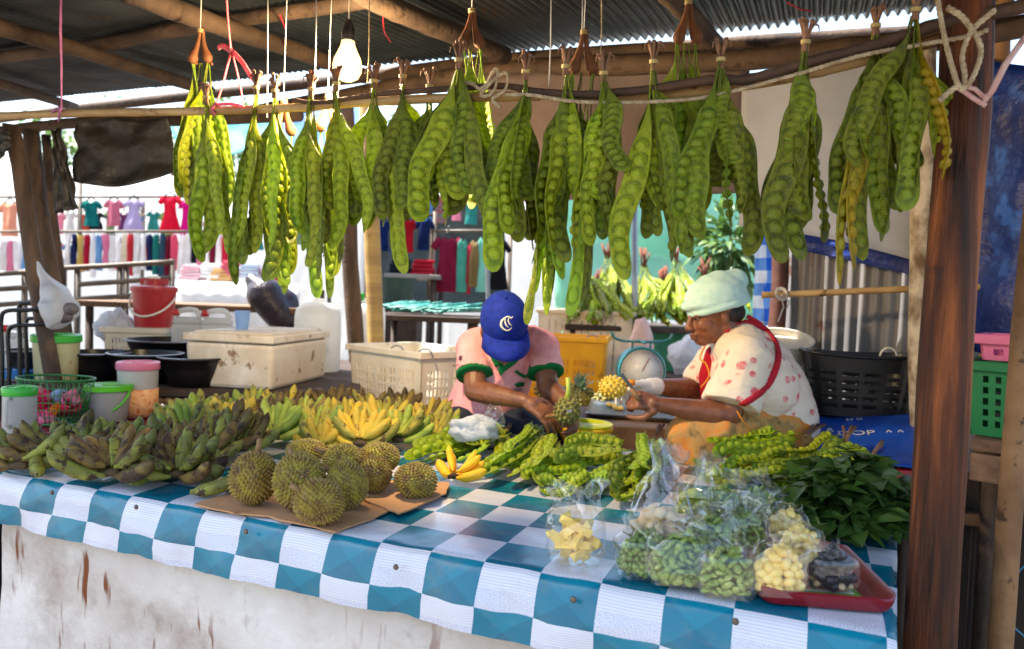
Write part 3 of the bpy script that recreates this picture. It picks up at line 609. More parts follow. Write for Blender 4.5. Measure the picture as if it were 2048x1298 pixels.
def knot_parts(root, k, kind, r_):
    if kind == 'stalk':
        b = MB(); s_ = .0011 * 1.0
        top = k + V((0, 0, .055)); b.tube(spline([top, k + V((-.008, 0, .01)), k + V((-.02, -.004, -.035)), k + V((-.024, -.004, -.05))], 5), [.004, .005, .0055, .006, .007, .008, .009, .011, .013, .015, .016, .015, .013, .012, .009, .005], 9)
        b.tube(spline([top + V((.006, .004, .01)), k + V((.01, .004, .012)), k + V((.024, 0, -.03)), k + V((.03, 0, -.046))], 5), [.004, .005, .0055, .006, .007, .008, .009, .011, .013, .015, .016, .015, .013, .012, .009, .005], 9)
        for q in range(9): b.ell(k + V((-.022 if q % 2 else .027, 0, -.044)) + V((r_.uniform(-.014, .014), r_.uniform(-.01, .01), r_.uniform(-.006, .01))), .0045, 6, 4)
        b.build('stalk', m_stalk, root, world=True)
        b = MB()
        for q in range(3): b.tube([top + V((.008 * math.cos(a), .008 * math.sin(a), -.006 + q * .004)) for a in [x * PI / 5 for x in range(11)]], .0016, 5)
        b.build('tie', m_band, root, world=True)
    else:
        b = MB()
        for q in range(6):
            a = q * 2 * PI / 6 + r_.random(); dx = V((math.cos(a), math.sin(a) * .6, 0)); h = r_.uniform(.02, .036)
            tip = k + dx * r_.uniform(.008, .016) + V((0, 0, h)); b.tube([k + dx * .005 - V((0, 0, .03)), k + dx * .004, k + dx * .009 + V((0, 0, h * .6)), tip], [.0035, .003, .0035, .0045], 6)
            b.ell(tip + V((0, 0, .001)), (.0055, .005, .006), 6, 5)
            if q % 2: b.tube([tip, tip + dx * .01 + V((0, 0, -.004)), tip + dx * .012 + V((0, 0, -.016))], [.003, .002, .001], 5)
        b.build('dry_stubs', m_twig, root, world=True)
        b = MB()
        for q in range(3): b.tube([k + V((.0088 * math.cos(a), .0088 * math.sin(a), -.012 + q * .0028 + .001 * math.sin(a))) for a in [x * PI / 6 for x in range(13)]], .0018, 5)
        b.build('tie', m_band, root, world=True)
GB = 'bean pod bunches hanging over the stall'
BUN = [ # knot px, kind, depth behind the pole plane, mean half width, pods (px, py, colour key), label
 ((412, 188), 'tie', -.02, .025, 'n', [(385, 507), (418, 526), (448, 508), (432, 470)], 'tied bunch of three long pods hanging leftmost in front of the bamboo pole'),
 ((512, 168), 'tie', -.02, .025, 'n', [(465, 492), (503, 507), (486, 572, 'd'), (476, 440, 'd')], 'tied bunch of green pods where the salmon pink ribbon ends'),
 ((550, 175), 'tie', -.01, .026, 'n', [(531, 505), (512, 562, 'd'), (553, 480), (592, 505, 'd')], 'tied bunch of green pods just right of the pink ribbon star'),
 ((566, 240), 'stalk', .1, .02, 'l', [(530, 560), (552, 571), (564, 590), (582, 573)], 'half hidden brown stalked bunch behind the pole left of the bulb'),
 ((622, 172), 'tie', -.02, .026, 'n', [(595, 533), (618, 470), (652, 480, 'd'), (585, 420, 'd')], 'tied bunch of green pods hanging under the string left of the bulb'),
 ((672, 160), 'tie', -.025, .027, 'n', [(645, 497), (640, 560, 'd'), (702, 452, 'd'), (712, 470), (668, 420)], 'tied bunch of green pods hanging right below the light bulb'),
 ((655, 230), 'stalk', .11, .021, 'l', [(637, 597), (658, 597), (681, 541), (650, 560)], 'low yellowish bunch lit by the bulb behind the pole'),
 ((748, 155), 'tie', -.02, .028, 'n', [(727, 458), (757, 455), (776, 452, 'd')], 'tied bunch of three mottled pods just right of the bulb'),
 ((806, 145), 'tie', -.02, .027, 'n', [(768, 440, 'd'), (816, 548), (800, 330), (792, 420, 'd')], 'tied bunch with one very long twisted pod reaching below its neighbours right of the bulb'),
 ((860, 165), 'tie', 0, .026, 'd', [(838, 430), (882, 455, 'n'), (856, 420)], 'short tied bunch half behind the largest middle bunch'),
 ((918, 112), 'tie', -.05, .033, 'n', [(842, 445), (832, 372), (920, 400), (988, 448, 'd'), (948, 388, 'd'), (880, 430, 'd')], 'large tied bunch of broad mottled pods left of the rope knot'),
 ((942, 62), 'stalk', .1, .024, 'l', [(898, 330), (938, 418), (962, 380), (985, 330), (998, 300, 'n'), (920, 360, 'n')], 'brown forked stalk bunch of pale pods hung on a string above the rope knot'),
 ((1052, 135), 'tie', -.03, .029, 'n', [(990, 545), (1052, 420, 'd'), (1078, 400, 'd'), (1025, 470)], 'tied bunch with a long straight pod just right of the rope knot'),
 ((1132, 125), 'tie', -.02, .028, 'n', [(1092, 420, 'd'), (1122, 505), (1150, 525, 'd'), (1178, 440), (1100, 470, 'd')], 'tied bunch of dark mottled pods under the second white string'),
 ((1166, 108), 'stalk', .07, .023, 'n', [(1052, 650), (1080, 590, 'l'), (1096, 632), (1130, 632, 'l'), (1112, 560), (1152, 600, 'd'), (1140, 560, 'l')], 'lowest hanging bunch of slim pods ending beside the blue cap'),
 ((1208, 138), 'tie', -.035, .029, 'n', [(1188, 492), (1160, 522), (1244, 488, 'd'), (1256, 340, 'd'), (1215, 400)], 'tied bunch of bright pods below the brown jute string'),
 ((1308, 115), 'tie', -.02, .029, 'n', [(1268, 562), (1326, 400, 'd'), (1332, 525, 'd'), (1354, 510, 'd'), (1300, 330), (1345, 420)], 'tied bunch with a long curved pod beside the pale lit bunch'),
 ((1375, 48), 'stalk', .16, .026, 'l', [(1345, 340), (1370, 395), (1394, 375), (1408, 330), (1385, 430, 'n')], 'brown stalked bunch of bright pale pods hung from the roof edge'),
 ((1442, 110), 'tie', -.03, .03, 'd', [(1366, 442), (1398, 518), (1478, 515), (1492, 320), (1424, 480), (1470, 430)], 'tied dark green bunch with one pod swung out to the left before the woman'),
 ((1612, 75), 'tie', -.02, .033, 'd', [(1588, 528), (1560, 410), (1626, 520), (1552, 340), (1640, 440), (1595, 455, 'n')], 'broad tight tied bunch in front of the cream sheet'),
 ((1752, 42), 'tie', -.01, .026, 'd', [(1692, 574, 'y'), (1724, 542, 'y'), (1682, 430), (1748, 320), (1776, 390), (1800, 420)], 'tied bunch with two yellow ripening pods hanging low'),
 ((1832, 10), 'tie', -.03, .029, 'd', [(1732, 338), (1868, 365, 'y'), (1855, 446, 'n'), (1812, 420), (1786, 425)], 'tied bunch next to the reddish post with one yellow ribbed pod'),
 ((400, 96), 'stalk', .13, .024, 'l', [(366, 395), (386, 412, 'n'), (456, 468), (372, 372, 'n'), (412, 430), (442, 420)], 'brown stalked bunch hung on a wire behind the left end of the pole')]
r_ = random.Random(21)
for bi, (kp, kind, off, hw, key, pods, lab) in enumerate(BUN):
    k = onP(kp[0], kp[1], off); root = thing('bean_bunch', lab, 'bean bunch', k, 0, GB)
    knot_parts(root, k, kind, r_)
    for q, pd in enumerate(pods):
        ky = pd[2] if len(pd) > 2 else key; back = (q % 3) * .028 - .02
        p1 = onP(pd[0], pd[1], off + back + r_.uniform(-.01, .01)); p0 = k + V((r_.uniform(-.004, .004), r_.uniform(-.004, .004), -.03 if kind == 'stalk' else -.012))
        if kind == 'stalk': p0 = p0 + V((.026 if q % 2 else -.022, 0, -.012))
        L = (p1 - p0).length; var = r_.choice([0, 1, 2, 4, 6]) if L < .62 else r_.choice([3, 5, 8]); 
        if L > .7: var = r_.choice([5, 7])
        side = 1 if pd[0] > kp[0] else -1
        place_pod(root, p0, p1, ky, var, r_.uniform(-.55, .55) + (.6 * side if q % 2 else 0), hw * r_.uniform(.74, .94))
    xs_, ys_ = [q[0] for q in pods], [q[1] for q in pods]
    for q in range(4):                                       # shorter pods at the back of the bunch
        bx_ = min(xs_) + (max(xs_) - min(xs_)) * (q + .5) / 4 + r_.uniform(-9, 9); by_ = kp[1] + (max(ys_) - kp[1]) * r_.uniform(.62, .92)
        p1 = onP(bx_, by_, off + .035 + r_.uniform(0, .06)); p0 = k + V((r_.uniform(-.006, .006), .006, -.02 if kind == 'tie' else -.045))
        place_pod(root, p0, p1, 'd' if key != 'l' else 'n', r_.choice([0, 1, 2, 3, 4, 6, 8]), r_.uniform(-1.2, 1.2), hw * r_.uniform(.7, .86))
    if kind == 'stalk':
        b = MB(); b.tube([k + V((0, 0, .05)), V((*roofP(0, 0).xy, 0)) * 0 + k + V((.002, 0, .3)), k + V((.004, 0, .62))], .0012, 5); b.build('hanging_wire', m_wstr, root, world=True)
# ================================================================== BANANAS
def bmat(n, a, b_, c, sp=srgb(48, 36, 20), at=.56):
    return mat(n, srgb(*a), srgb(*b_), c3=srgb(*c), scale=16, rough=.6, bump=.25, bscale=50, bdist=.004, spots=sp, spot_scale=26, spot_at=at, rand=.18, spec=.35, stretch=(.35, 1, 1), lo=.36, hi=.66)
BM = {'d': bmat('banana_green_brown', (126, 134, 52), (92, 94, 42), (142, 148, 60), srgb(56, 42, 26), .54), 'b': bmat('banana_brown', (112, 94, 44), (78, 62, 34), (136, 118, 50), srgb(48, 34, 22), .52),
      'g': bmat('banana_green', (142, 160, 58), (116, 136, 48), (170, 180, 74), srgb(86, 80, 36), .62), 'y': bmat('banana_yellow', (200, 168, 46), (178, 150, 48), (156, 152, 52), srgb(110, 74, 28), .6),
      'o': bmat('banana_olive', (158, 150, 52), (122, 120, 48), (190, 166, 54), srgb(80, 60, 30), .55), 'Y': bmat('banana_ripe', (245, 190, 20), (236, 176, 24), (220, 176, 40), srgb(120, 80, 30), .7)}
def banana_mesh(m, L, rad, curve, seed):
    b = MB(); n = 16; seg = 10; vs = []; fs = []
    for i in range(n + 1):
        t_ = i / n; a = curve * t_; x = L * math.sin(a) / max(curve, .01); z = L * (1 - math.cos(a)) / max(curve, .01)
        r0 = rad * (.34 + .66 * smooth01(t_, .02, .3)) * (1 if t_ < .78 else max(.12, 1 - .86 * ((t_ - .78) / .22) ** 1.7))
        if t_ > .97: r0 = rad * .16
        for k in range(seg):
            th = 2 * PI * k / seg + .3; rr = r0 * (1 + .09 * math.cos(5 * th) + .05 * nz((k, i * .3, seed)))
            vs.append(V((x - rr * math.sin(th) * math.sin(a), rr * math.cos(th), z + rr * math.sin(th) * math.cos(a))))
    for i in range(n):
        for k in range(seg):
            k2 = (k + 1) % seg; fs.append((i * seg + k, (i + 1) * seg + k, (i + 1) * seg + k2, i * seg + k2))
    fs.append(tuple(range(seg))); fs.append(tuple(n * seg + k for k in range(seg - 1, -1, -1)))
    b.add(vs, fs); return b.mesh('banana', m)
BME = {k: [banana_mesh(m, .118 + .012 * q, .0185 - .0012 * q, .55 + .25 * q, q) for q in range(3)] for k, m in BM.items()}
m_crown = mat('banana_crown', srgb(84, 66, 42), srgb(52, 40, 28), scale=20, rough=.85, bump=.5)
r_ = random.Random(5)
def hand(px, py, tones, lab, n=11, sc_=1.0, aim=0, lift=0, spread=1.25, name='banana_hand', cat='bananas', group='banana hands on the table', elev=.25):
    p = onZ(px, py, TZ + .012 + lift); root = thing(name, lab, cat, p, 0, group)
    rt_ = random.Random(int(px * 7 + py)); ang0 = PI / 2 + aim
    for layer in (0, 1):
        m = n if layer == 0 else n - 3
        for q in range(m):
            a = ang0 + spread * (2 * (q + .5) / m - 1) + rt_.uniform(-.06, .06); el = .42 * elev * (.05 + 1.0 * layer) + .16 * elev * math.cos((a - ang0)) + rt_.uniform(-.05, .05)
            s_ = sc_ * rt_.uniform(.88, 1.08) * (1 if layer == 0 else .92)
            o = bpy.data.objects.new('banana', BME[rt_.choice(tones)][rt_.randrange(3)]); C.objects.link(o); o.parent = root
            o.matrix_basis = Matrix.Translation(V((math.cos(a) * .012, math.sin(a) * .012, .012 + .022 * layer)) * sc_) @ (Rz(a) @ Ry(-el) @ Rx(rt_.uniform(-.3, .3))).to_4x4() @ Matrix.Scale(s_, 4)
    b = MB(); b.tube([V((-.02, .002, .014)) * sc_, V((0, .008, .018)) * sc_, V((.022, .002, .016)) * sc_], [.008 * sc_, .012 * sc_, .008 * sc_], 9); b.build('crown', m_crown, root)
    return root
HANDS = [(118, 930, 'ddbb', 'dark green banana hand at the left front corner of the table', 13, 1.12, .1, .01, 2.05, .5), (222, 960, 'bbdb', 'dark brown banana hand second from the left along the front edge', 14, 1.08, 0, .01, 2.0, .55),
 (352, 962, 'ddbd', 'plump mottled green banana hand beside the cardboard', 14, 1.0, -.05, .01, 2.1, .6), (310, 934, 'bbd', 'blackish banana hand behind the front row at left', 10, 1.05, .15, .01, 1.3, .6),
 (440, 905, 'bbbd', 'dark brown banana hand with tips standing up left of the durians', 10, 1.1, -.1, .015, 1.2, .75), (185, 936, 'dd', 'green brown banana hand lying behind the left front hands', 9, 1.0, .3, .01, 1.3, .35),
 (290, 926, 'bbd', 'dark banana hand lying in front of the pink lidded jar', 9, 1.1, -.5, .0, 1.1, .4), (395, 856, 'oog', 'olive yellow banana hand at the back in front of the white foam box', 11, 1.05, .1, .01, 1.2, .7),
 (372, 884, 'dgo', 'mixed green banana hand in the middle of the left heap', 10, 1.0, .0, .01, 1.3, .6), (498, 846, 'ogo', 'yellowish green banana hand below the front corner of the foam box', 11, 1.0, -.1, .01, 1.2, .7),
 (545, 884, 'ggg', 'pale green banana hand just behind the left durian', 12, 1.0, .05, .02, 1.3, .7), (628, 876, 'gggo', 'fresh green banana hand behind the middle durians', 12, 1.0, -.25, .01, 1.2, .6),
 (575, 842, 'bbo', 'brownish banana hand behind the pale green hands', 10, 1.0, .1, .01, 1.2, .7), (655, 838, 'bbb', 'nearly black banana hand at the back left of the white crate', 11, 1.05, 0, .015, 1.25, .75),
 (735, 846, 'bbo', 'brown banana hand with a few yellow tips at the back', 11, 1.0, .05, .01, 1.25, .75), (690, 862, 'oyo', 'yellow brown spotted banana hand in the middle of the heap', 10, .95, .2, .02, 1.2, .7),
 (718, 898, 'yyoy', 'bright yellow banana hand right behind the durians', 12, 1.05, .1, .01, 1.3, .65), (795, 890, 'ggo', 'green banana hand with upright fingers right of the yellow hand', 12, 1.0, -.25, .01, 1.2, .65),
 (855, 862, 'boy', 'brown and yellow banana hand at the right end of the heap', 10, 1.0, -.3, .0, 1.2, .6), (800, 838, 'bbd', 'dull brown banana hand under the front of the white crate', 10, 1.0, -.1, .0, 1.2, .65),
 (640, 905, 'yo', 'yellow spotted banana hand partly under the durians', 8, .95, .3, .0, 1.0, .4)]
HANDS += [(34, 945, 'ddb', 'dark banana hand touching the left picture edge', 9, 1.05, .3, 0, 1.3, .45), (168, 935, 'db', 'dark banana hand squeezed between the two left front hands', 8, 1.0, .1, .012, 1.1, .6),
 (400, 930, 'bdd', 'blackish banana hand right behind the plump front one', 9, 1.0, .2, .01, 1.2, .6), (245, 928, 'dbd', 'dark banana hand behind the dark brown front hand', 9, 1.05, .2, .012, 1.2, .6),
 (352, 872, 'oog', 'olive banana hand at the back left corner of the heap', 10, .95, .2, 0, 1.2, .7), (450, 866, 'oyo', 'olive hand with yellow tips below the left face of the foam box', 10, 1.0, 0, .02, 1.2, .7), (520, 862, 'bbo', 'brown hand in front of the log table edge', 10, .95, 0, .015, 1.2, .75),
 (605, 858, 'ogb', 'mixed olive and brown hand behind the fresh green one', 10, .95, .1, .02, 1.2, .75), (700, 838, 'bbb', 'dull black brown hand touching the white crate', 10, .95, 0, .015, 1.2, .75), (765, 866, 'ooy', 'yellow olive hand between the bright yellow and the brown ones', 10, .98, 0, .02, 1.2, .7),
 (870, 886, 'goo', 'olive green hand nearest the white carrier bag', 10, .95, -.3, 0, 1.2, .6), (480, 908, 'bod', 'brown olive hand whose tips rise behind the left durian', 9, 1.0, 0, .01, 1.1, .7)]
for px, py, tn, lab, n, s_, aim, lift, spd, el in HANDS: hand(px, py, tn, lab, n, s_, aim, lift, spd, elev=el)
o = hand(906, 962, 'YYY', 'small ripe yellow banana hand lying right of the durians', 5, .78, -.55, 0, 1.5, name='banana_hand', elev=.5)
for (px, py, tn, a, lab) in ((77, 950, 'd', 2.2, 'single dark banana lying at the left front table edge'), (262, 966, 'g', 1.4, 'single green banana end between two front hands'), (380, 984, 'd', .3, 'single green banana lying at the edge of the cardboard')):
    o = bpy.data.objects.new('banana', BME[tn][0]); C.objects.link(o); o.matrix_basis = Matrix.Translation(onZ(px, py, TZ + .02)) @ Rz(a).to_4x4(); tag(o, lab, 'banana', 'loose bananas')

# ================================================================== CARDBOARD AND DURIANS
m_card = mat('cardboard', srgb(186, 142, 100), srgb(164, 120, 82), scale=5, rough=.85, bump=.2, bscale=60, bdist=.003, spots=srgb(130, 92, 62), spot_scale=7, spot_at=.63)
def flat(name, label, pxs, z, th, m, seed, cat):
    P = []; n = len(pxs)
    for i in range(n):
        a, c = onZ(*pxs[i], z), onZ(*pxs[(i + 1) % n], z); k = max(1, int((c - a).length / .025))
        for q in range(k): p = a.lerp(c, q / k); P.append(p + V((nz((p.x * 40, p.y * 40, seed)), nz((p.x * 40, p.y * 40, seed + 4)), 0)) * .006)
    cx = sum(P, V((0, 0, 0))) / len(P); bm = bmesh.new()
    f = bm.faces.new([bm.verts.new(p - cx + V((0, 0, .004 * nz((p.x * 9, p.y * 9, seed))))) for p in P]); f.normal_update()
    if f.normal.z < 0: f.normal_flip()
    e = bmesh.ops.extrude_face_region(bm, geom=[f]); bmesh.ops.translate(bm, verts=[v for v in e['geom'] if isinstance(v, bmesh.types.BMVert)], vec=(0, 0, th))
    bmesh.ops.triangulate(bm, faces=bm.faces[:]); bmesh.ops.recalc_face_normals(bm, faces=bm.faces[:])
    me = bpy.data.meshes.new(name); bm.to_mesh(me); bm.free(); me.materials.append(m); o = bpy.data.objects.new(name, me); C.objects.link(o); o.location = cx
    return tag(o, label, cat)
flat('cardboard', 'torn brown cardboard sheet under the front durians', [(388, 1012), (470, 984), (560, 960), (700, 985), (790, 1018), (745, 1040), (668, 1066), (610, 1052), (555, 1042), (540, 1034), (470, 1030)], TZ + .005, .004, m_card, 1, 'cardboard')
flat('cardboard', 'second cardboard sheet under the rightmost durian', [(730, 1002), (770, 962), (900, 966), (892, 990), (850, 1008), (800, 1030)], TZ + .0105, .004, m_card, 7, 'cardboard')
t = NT('durian'); tcn = t.n('ShaderNodeTexCoord'); ln = t.n('ShaderNodeAttribute', attribute_name='tip'); no = t.n('ShaderNodeTexNoise', i_Scale=2.2, i_Detail=4); t.l(tcn.outputs['Object'], no.inputs[0]); oi = t.n('ShaderNodeObjectInfo')
c0 = t.ramp(no.outputs[0], [(.34, srgb(148, 144, 40)), (.52, srgb(118, 108, 34)), (.66, srgb(92, 72, 34))]); c0 = t.mix(t.math('MULTIPLY', ln.outputs['Fac'], .75), c0, srgb(154, 128, 58))
hs = t.n('ShaderNodeHueSaturation'); t.l(c0, hs.inputs['Color']); t.l(t.math('MULTIPLY_ADD', oi.outputs['Random'], .04, .462), hs.inputs['Hue']); t.l(t.math('MULTIPLY_ADD', oi.outputs['Random'], .3, .85), hs.inputs['Value'])
t.l(hs.outputs[0], t.b.inputs['Base Color']); t.b.inputs['Roughness'].default_value = .55; m_dur = t.m
def durian_mesh(seed, n=430):
    r2 = random.Random(seed); b = MB(); tips = []
    lob = [(2 * PI * k / 5 + r2.random() * .5, r2.uniform(.1, .2)) for k in range(5)]
    def rad(d):
        a = math.atan2(d.y, d.x); return 1 + sum(h * math.exp(-((math.remainder(a - l, 2 * PI)) / .45) ** 2) for l, h in lob) * (1 - d.z ** 2) - .06
    b.ell((0, 0, 0), 1, 30, 18, fn=lambda p: p * rad(p.normalized())); tips += [0] * len(b.v)
    for i in range(n):
        z = 1 - 2 * (i + .5) / n; a = i * 2.399963; s_ = math.sqrt(1 - z * z); d = (V((s_ * math.cos(a), s_ * math.sin(a), z)) + V((r2.uniform(-1, 1), r2.uniform(-1, 1), r2.uniform(-1, 1))) * .018).normalized()
        R0 = rad(d); u = d.orthogonal().normalized(); w_ = d.cross(u); br = .082; h = .125 * r2.uniform(.85, 1.15); k0 = r2.random()
        o_ = len(b.v); vs = [d * (R0 - .015) + (u * math.cos(k0 + q * PI / 3) + w_ * math.sin(k0 + q * PI / 3)) * br for q in range(6)] + [d * (R0 + h) + V((r2.uniform(-1, 1), r2.uniform(-1, 1), r2.uniform(-1, 1))) * .025]
        b.add(vs, [(q, (q + 1) % 6, 6) for q in range(6)]); tips += [0] * 6 + [1]
    me = b.mesh('durian', m_dur, smooth=False); at = me.attributes.new('tip', 'FLOAT', 'POINT'); at.data.foreach_set('value', tips[:len(me.vertices)]); return me
DM = [durian_mesh(3), durian_mesh(8), durian_mesh(15)]
m_dst = mat('durian_stalk', srgb(150, 118, 78), srgb(112, 84, 54), scale=20, rough=.8, bump=.4)
DUR = [(508, 955, 46, 58, 'large olive durian at the left end of the heap', (518, 888), .15), (598, 962, 52, 62, 'large tall durian second from the left', (582, 905), -.1), (638, 1003, 51, 49, 'round yellowish durian in front of all the others', (590, 975), .6),
       (694, 968, 42, 52, 'brownish durian right behind the front one', (650, 935), .3), (744, 948, 38, 42, 'tan durian half behind the brownish one', None, 0), (832, 960, 44, 37, 'small yellowish durian alone at the right end on cardboard', None, .2),
       (612, 902, 40, 26, 'small durian peeping out behind the two tall ones', None, 0), (686, 920, 40, 36, 'yellowish durian at the back of the heap', (640, 900), 0), (760, 915, 42, 32, 'spiky durian at the back right of the heap', None, 0)]
for i, (px, py, rx, rz_, lab, stp, ti) in enumerate(DUR):
    d0 = depth(onZ(px, py + rz_ * .8, TZ)); k = mpp(d0) * .9; back = .05 if i in (6, 7, 8) else .01
    p = onZ(px, py, TZ + rz_ * k + back); k = mpp(depth(p)) * .92; root = thing('durian', lab, 'durian', V((p.x, p.y, TZ)), 0, 'durians on cardboard')
    o = bpy.data.objects.new('husk', DM[i % 3]); C.objects.link(o); o.parent = root
    o.matrix_basis = Matrix.Translation((0, 0, p.z - TZ)) @ (Rz(i * 1.3) @ Rx(ti) @ Ry(ti * .6)).to_4x4() @ Matrix.Diagonal((rx * k, rx * k * .98, rz_ * k, 1))
    if stp:
        q = onV(stp[0], stp[1], p, V((0, 1, 0))); dd = (q - p); a = p + dd * .72; b = MB(); b.tube([a, p + dd * .95, q + dd.normalized() * .012], [.009, .0065, .0075], 8); b.build('stalk', m_dst, root, world=True)

# ================================================================== POD PILES ON THE TABLE
def lying(lab, rootpx, pods, stub=None, hw=.0195, key='l'):
    p = onZ(*rootpx, TZ + .02); root = thing('bean_bunch', lab, 'bean bunch', p, 0, 'bean pod bunches lying on the table'); rr = random.Random(int(rootpx[0]))
    for q, pd in enumerate(pods):
        x0, y0, x1, y1, z = pd[:5]; ky = (pd[5] if len(pd) > 5 else key).upper()
        a = onZ(x0, y0, TZ + z); c = onZ(x1, y1, TZ + max(.016, z * .75)); up = (V((0, 0, 1)) + V((rr.uniform(-.35, .35), rr.uniform(-.9, -.2), 0))).normalized()
        place_pod(root, a, c, ky, rr.choice([0, 1, 2, 4, 6]), rr.uniform(-.35, .35), hw * rr.uniform(.9, 1.15), facing=up)
    if stub:
        b = MB(); a = onZ(stub[0], stub[1], TZ + stub[4]); c = onZ(stub[2], stub[3], TZ + stub[4] + .02)
        for q in range(5):
            o = V((rr.uniform(-.008, .008), rr.uniform(-.008, .008), rr.uniform(-.006, .008))); b.tube([a + o * .4, a.lerp(c, .6) + o, c + o * 2.2], [.004, .0045, .0055], 6)
        b.build('dry_stubs', m_twig, root, world=True)
def scatter(cx, cy, sx, sy, n, ang, sd, zmax, seed, L=170):
    rr = random.Random(seed); out = []
    for q in range(n):
        x, y = cx + rr.uniform(-sx, sx), cy + rr.uniform(-sy, sy); a = ang + rr.uniform(-sd, sd); l = L * rr.uniform(.75, 1.1)
        out.append((x + l / 2 * math.cos(a), y - l / 2 * math.sin(a) * .42, x - l / 2 * math.cos(a), y + l / 2 * math.sin(a) * .42, .018 + zmax * q / n, rr.choice('llnn')))
    return out
lying('bright green bean bunch with long thin stems beside the small yellow bananas', (960, 890), [(1018, 862, 812, 922, .03, 'n'), (1012, 858, 830, 900, .05), (1015, 855, 858, 885, .06, 'n'), (1022, 866, 902, 918, .045), (1020, 868, 962, 918, .04, 'n'), (1010, 852, 880, 866, .075), (1018, 860, 930, 880, .08, 'n'), (1024, 866, 850, 925, .021, 'n')], (1012, 862, 1040, 826, .05))
lying('bean bunch fanned out from below the yellow colander to the left', (1060, 910), scatter(1060, 925, 40, 18, 6, .7, .3, .03, 31) + [(1108, 852, 962, 952, .05), (1090, 848, 985, 932, .07), (1118, 862, 1010, 948, .06, 'n'), (1122, 880, 1052, 962, .04, 'n'), (1065, 842, 1020, 905, .09), (1112, 868, 1075, 935, .08), (1125, 890, 1085, 978, .03)])
lying('bean bunch with one broad knobbly pod lying across its top', (1180, 930), scatter(1180, 940, 70, 24, 12, .25, .5, .04, 32) + [(1262, 900, 1095, 914, .085), (1250, 880, 1130, 900, .09, 'n'), (1235, 870, 1110, 930, .08), (1230, 955, 1118, 962, .05), (1170, 965, 1076, 972, .02), (1210, 960, 1145, 984, .025)])
lying('bean bunch with a pod standing up in front of the bagged cream pieces', (1275, 940), scatter(1265, 955, 35, 24, 8, 1.0, .4, .03, 33, 150) + [(1292, 862, 1258, 932, .1), (1310, 872, 1285, 960, .07, 'n'), (1300, 890, 1228, 990, .05), (1318, 880, 1300, 940, .09)], (1312, 872, 1322, 858, .06))
lying('dark green bean bunch heaped nearest the seated woman', (1520, 905), scatter(1500, 930, 60, 26, 14, .2, .5, .06, 34) + [(1610, 868, 1416, 886, .12, 'n'), (1600, 876, 1428, 916, .11), (1590, 890, 1470, 932, .1, 'n'), (1570, 900, 1448, 956, .08), (1560, 862, 1440, 874, .13, 'n')], (1612, 872, 1640, 846, .11), .021, 'n')
lying('yellow green bean bunch with dry stalk ends in front of the blue mat', (1640, 915), scatter(1620, 930, 60, 26, 12, .6, .6, .06, 35) + [(1690, 876, 1602, 922, .13, 'l'), (1700, 884, 1652, 936, .13), (1710, 890, 1676, 968, .1), (1680, 870, 1560, 900, .14, 'n'), (1672, 888, 1590, 968, .09)], (1690, 884, 1696, 860, .12), .021, 'l')
lying('bean bunch with brown stalks at the right end above the dark leaves', (1730, 930), scatter(1720, 945, 40, 22, 9, -.5, .6, .05, 36) + [(1745, 912, 1640, 936, .12), (1750, 918, 1690, 980, .1), (1748, 915, 1780, 975, .1, 'n'), (1740, 905, 1655, 905, .14, 'n')], (1742, 912, 1752, 886, .12), .021, 'n')
# ================================================================== TRAY, LEAVES, BAGS
def tray(lab, pts, z, h, m, name='tray', lip=.012, world_z=True, rc=.04):
    a, b_, c, d = [onZ(x, y, z) for x, y in pts]; ux = b_ - a; w_ = ux.length; un = V((-ux.y, ux.x, 0)).normalized(); l_ = ((d - a).dot(un) + (c - b_).dot(un)) / 2; ctr = (a + b_) / 2 + un * l_ / 2
    ang = math.atan2(ux.y, ux.x); root = thing(name, lab, 'tray', V((ctr.x, ctr.y, z)), ang); b = MB(); rings = []
    def ring(inset, zz):
        P = []; hw, hl = w_ / 2 - inset, l_ / 2 - inset; r = max(.006, rc - inset)
        for cx, cy, a0 in ((hw - r, hl - r, 0), (-hw + r, hl - r, 90), (-hw + r, -hl + r, 180), (hw - r, -hl + r, 270)):
            for q in range(6): t_ = R(a0 + q * 18); P.append(V((cx + r * math.cos(t_), cy + r * math.sin(t_), zz + .0025 * math.cos(3 * t_) * (zz > .01))))
        return P
    R_ = [ring(.012, .0), ring(.004, h * .5), ring(0, h), ring(.004, h + .003), ring(lip * .6, h), ring(lip, h * .55), ring(lip + .008, .004)]
    n = 24; vs = [p for r in R_ for p in r]; fs = [(i * n + k, i * n + (k + 1) % n, (i + 1) * n + (k + 1) % n, (i + 1) * n + k) for i in range(len(R_) - 1) for k in range(n)]
    fs += [tuple(range(n - 1, -1, -1)), tuple((len(R_) - 1) * n + k for k in range(n))]; b.add(vs, fs); b.build('tray_body', m, root, sharp=50); return root, w_, l_
m_redp = plastic('red_plastic', 122, 22, 32, .28)
tr, tw_, tl_ = tray('dark red plastic tray with a flower picture at the right front corner', [(1516, 1210), (1806, 1234), (1800, 1120), (1548, 1096)], TZ + .006, .026, m_redp)
t = NT('tray_picture'); tcn = t.n('ShaderNodeTexCoord'); sx = t.n('ShaderNodeSeparateXYZ'); t.l(tcn.outputs['Object'], sx.inputs[0])
ax, ay = t.math('ABSOLUTE', sx.outputs[0]), t.math('ABSOLUTE', sx.outputs[1])
W2, L2 = tw_ * .3, tl_ * .34
edge = t.math('MAXIMUM', t.math('DIVIDE', ax, W2), t.math('DIVIDE', ay, L2))
vo = t.n('ShaderNodeTexVoronoi', i_Scale=24); t.l(tcn.outputs['Object'], vo.inputs[0])
c0 = t.ramp(vo.outputs['Distance'], [(.25, srgb(196, 32, 28)), (.4, srgb(226, 120, 40)), (.55, srgb(236, 226, 206))])
